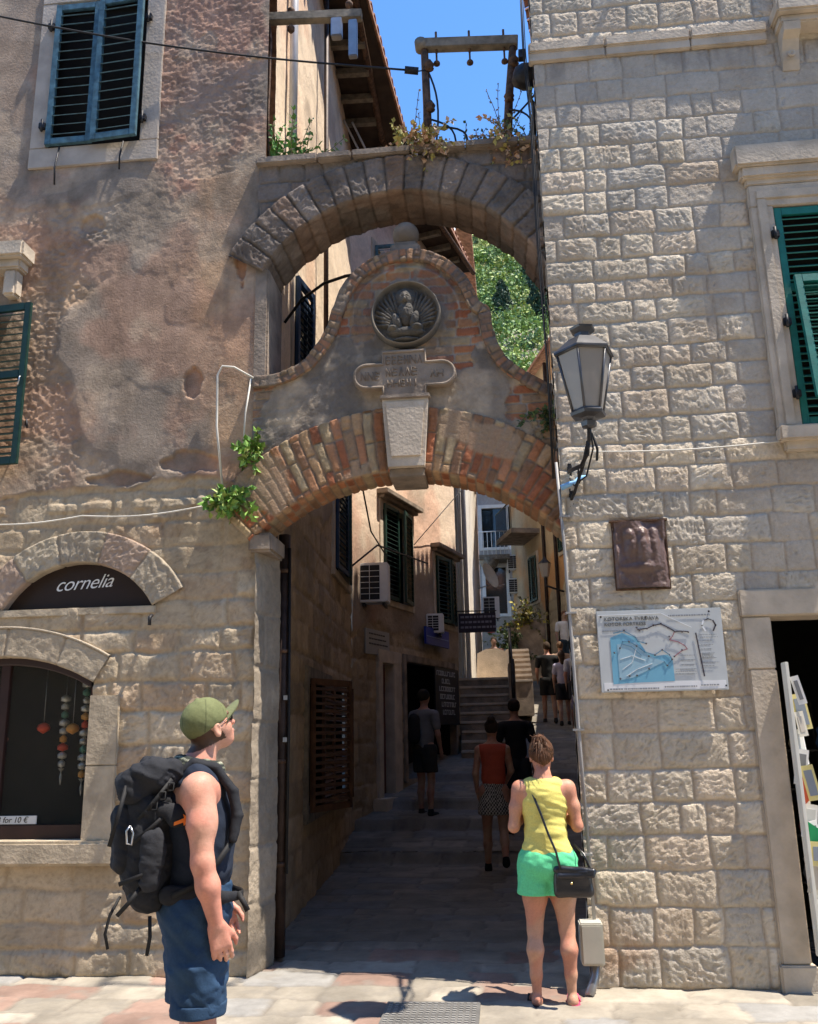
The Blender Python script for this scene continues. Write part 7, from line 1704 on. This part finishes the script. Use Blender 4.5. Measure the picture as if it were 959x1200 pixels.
    if long_hair: Hh.cut = []; Hh.cap(P(-.06, 0, 1.66), P(-.08, 0, 1.44), .07 * S, .045 * S, .03)
    if bun: Hh.ell(P(-.07, 0, 1.76), np.array([.05, .05, .05]) * S, .01)
    Hh.noise = lambda X, Y, Z: .005 * n3(X, Y, Z, 40, 3)
    put(Hh.mesh(min(h, .012), 'hair', hairc(hair)), 'hair', M['cloth_v'], e)
    for i, s_ in enumerate((1, -1)):
        fx = legs[i]; lift = .10 if fx < -.2 else 0; an = P(fx - lift * .2, s_ * .10, .09 + lift); Fo = SDF(); Fo.cap(an - P(.01, 0, .05), an + P(.14, s_ * .01, -.058), .042 * S, .032 * S, .03); Fo.cap(an, an + P(0, 0, -.03), .042 * S, .045 * S, .02)
        put(Fo.mesh(min(h, .012), 'shoe', solid(shoes)), 'shoe', M['cloth_v'], e)
    return e, S
figure((.50, 4.30, float(gh(4.3))), 92, 1.70, 'woman in a coral strap top and checked skirt walking up the dark lane', (.40, .25, .18), (.42, .08, .05), (.03, .03, .03), (.03, .02, .015), h=.010, skirt=True, legs=(.05, -.26), arm=((.02, .02), (.16, .14)), sleeves=False, bun=True, check=True, shoes=(.015, .015, .015), female=True)
figure((.80, 5.9, float(gh(5.9))), 95, 1.76, 'dark haired man in a black shirt just beyond the woman in the checked skirt', (.36, .22, .15), (.012, .012, .014), (.02, .02, .025), (.02, .013, .01), h=.012, legs=(.12, -.12), arm=((.1, .05), (-.05, 0)))
bx_, S_ = figure((-.50, 6.62, .56), 60, 1.76, 'man in a grey shirt with a small backpack reading the black board', (.35, .22, .16), (.16, .16, .17), (.03, .03, .03), (.02, .015, .01), h=.012, legs=(.04, -.02), arm=((.14, .2), (.05, 0)))
sb = empty('backpack', (-.50, 6.62, .56), 'small dark backpack slung behind the man by the black board', 'backpack', rz=R(60))
s = SDF(); s.cap((-.19, .04, 1.10), (-.19, .04, 1.34), .10, .09, .03, sc=((1, 0, 0), .75)); s.noise = lambda X, Y, Z: .008 * n3(X, Y, Z, 20, 3); put(s.mesh(.012, 'bag', solid((.02, .02, .022))), 'bag', M['cloth_v'], sb)
strap([(-.13, .08, 1.40), (.0, .12, 1.475), (.10, .12, 1.36), (.06, .15, 1.15), (-.1, .12, 1.08)], .035, .01, 'strap', mt=flat('pale_webbing', (.25, .25, .24)), par=sb, nrm=(0, 1, 0))
gy_ = 'people climbing the ramp'
figure((1.72, 14.0, float(gh(14.0))), 95, 1.80, 'man in black on the ramp, leftmost of the climbing group', (.34, .2, .14), (.012, .012, .012), (.015, .015, .015), (.04, .025, .015), h=.018, legs=(.12, -.12), arm=((.08, .04), (.12, .2)), group=gy_)
figure((2.02, 13.6, float(gh(13.6))), 92, 1.62, 'woman in a lilac grey T-shirt and black shorts in the middle of the climbing group', (.36, .22, .16), (.35, .33, .42), (.015, .015, .018), (.03, .018, .012), h=.018, legs=(-.1, .12), long_hair=True, group=gy_, female=True)
figure((2.30, 13.3, float(gh(13.3))), 88, 1.76, 'broad man in a pale grey T-shirt, rightmost of the climbing group', (.34, .2, .15), (.42, .42, .48), (.02, .02, .03), (.05, .03, .02), h=.018, legs=(.1, -.12), group=gy_)
figure((2.45, 17.8, float(gh(17.8)) + .55), -80, 1.76, 'person in a white T-shirt coming down at the top of the lane', (.45, .3, .22), (.72, .72, .72), (.03, .05, .07), (.15, .08, .05), h=.02, legs=(.12, -.1), group=gy_)
figure((2.12, 15.4, float(gh(15.4))), 90, 1.72, 'person in a beige shirt half hidden beyond the woman in lilac', (.4, .26, .18), (.38, .26, .18), (.05, .04, .04), (.12, .07, .04), h=.02, legs=(.1, -.1), group=gy_)
figure((2.02, 8.35, float(gh(8.35))), 92, 1.66, 'person in lilac half cut off by the stone corner', (.34, .2, .15), (.26, .22, .32), (.16, .13, .2), (.03, .02, .015), h=.012, legs=(.08, -.1), group=gy_)
figure((.52, 15.2, 2.25), -90, 1.70, 'small dark figure beyond the hanging sign behind the low wall', (.2, .12, .09), (.05, .015, .015), (.02, .02, .03), (.02, .015, .01), h=.022)
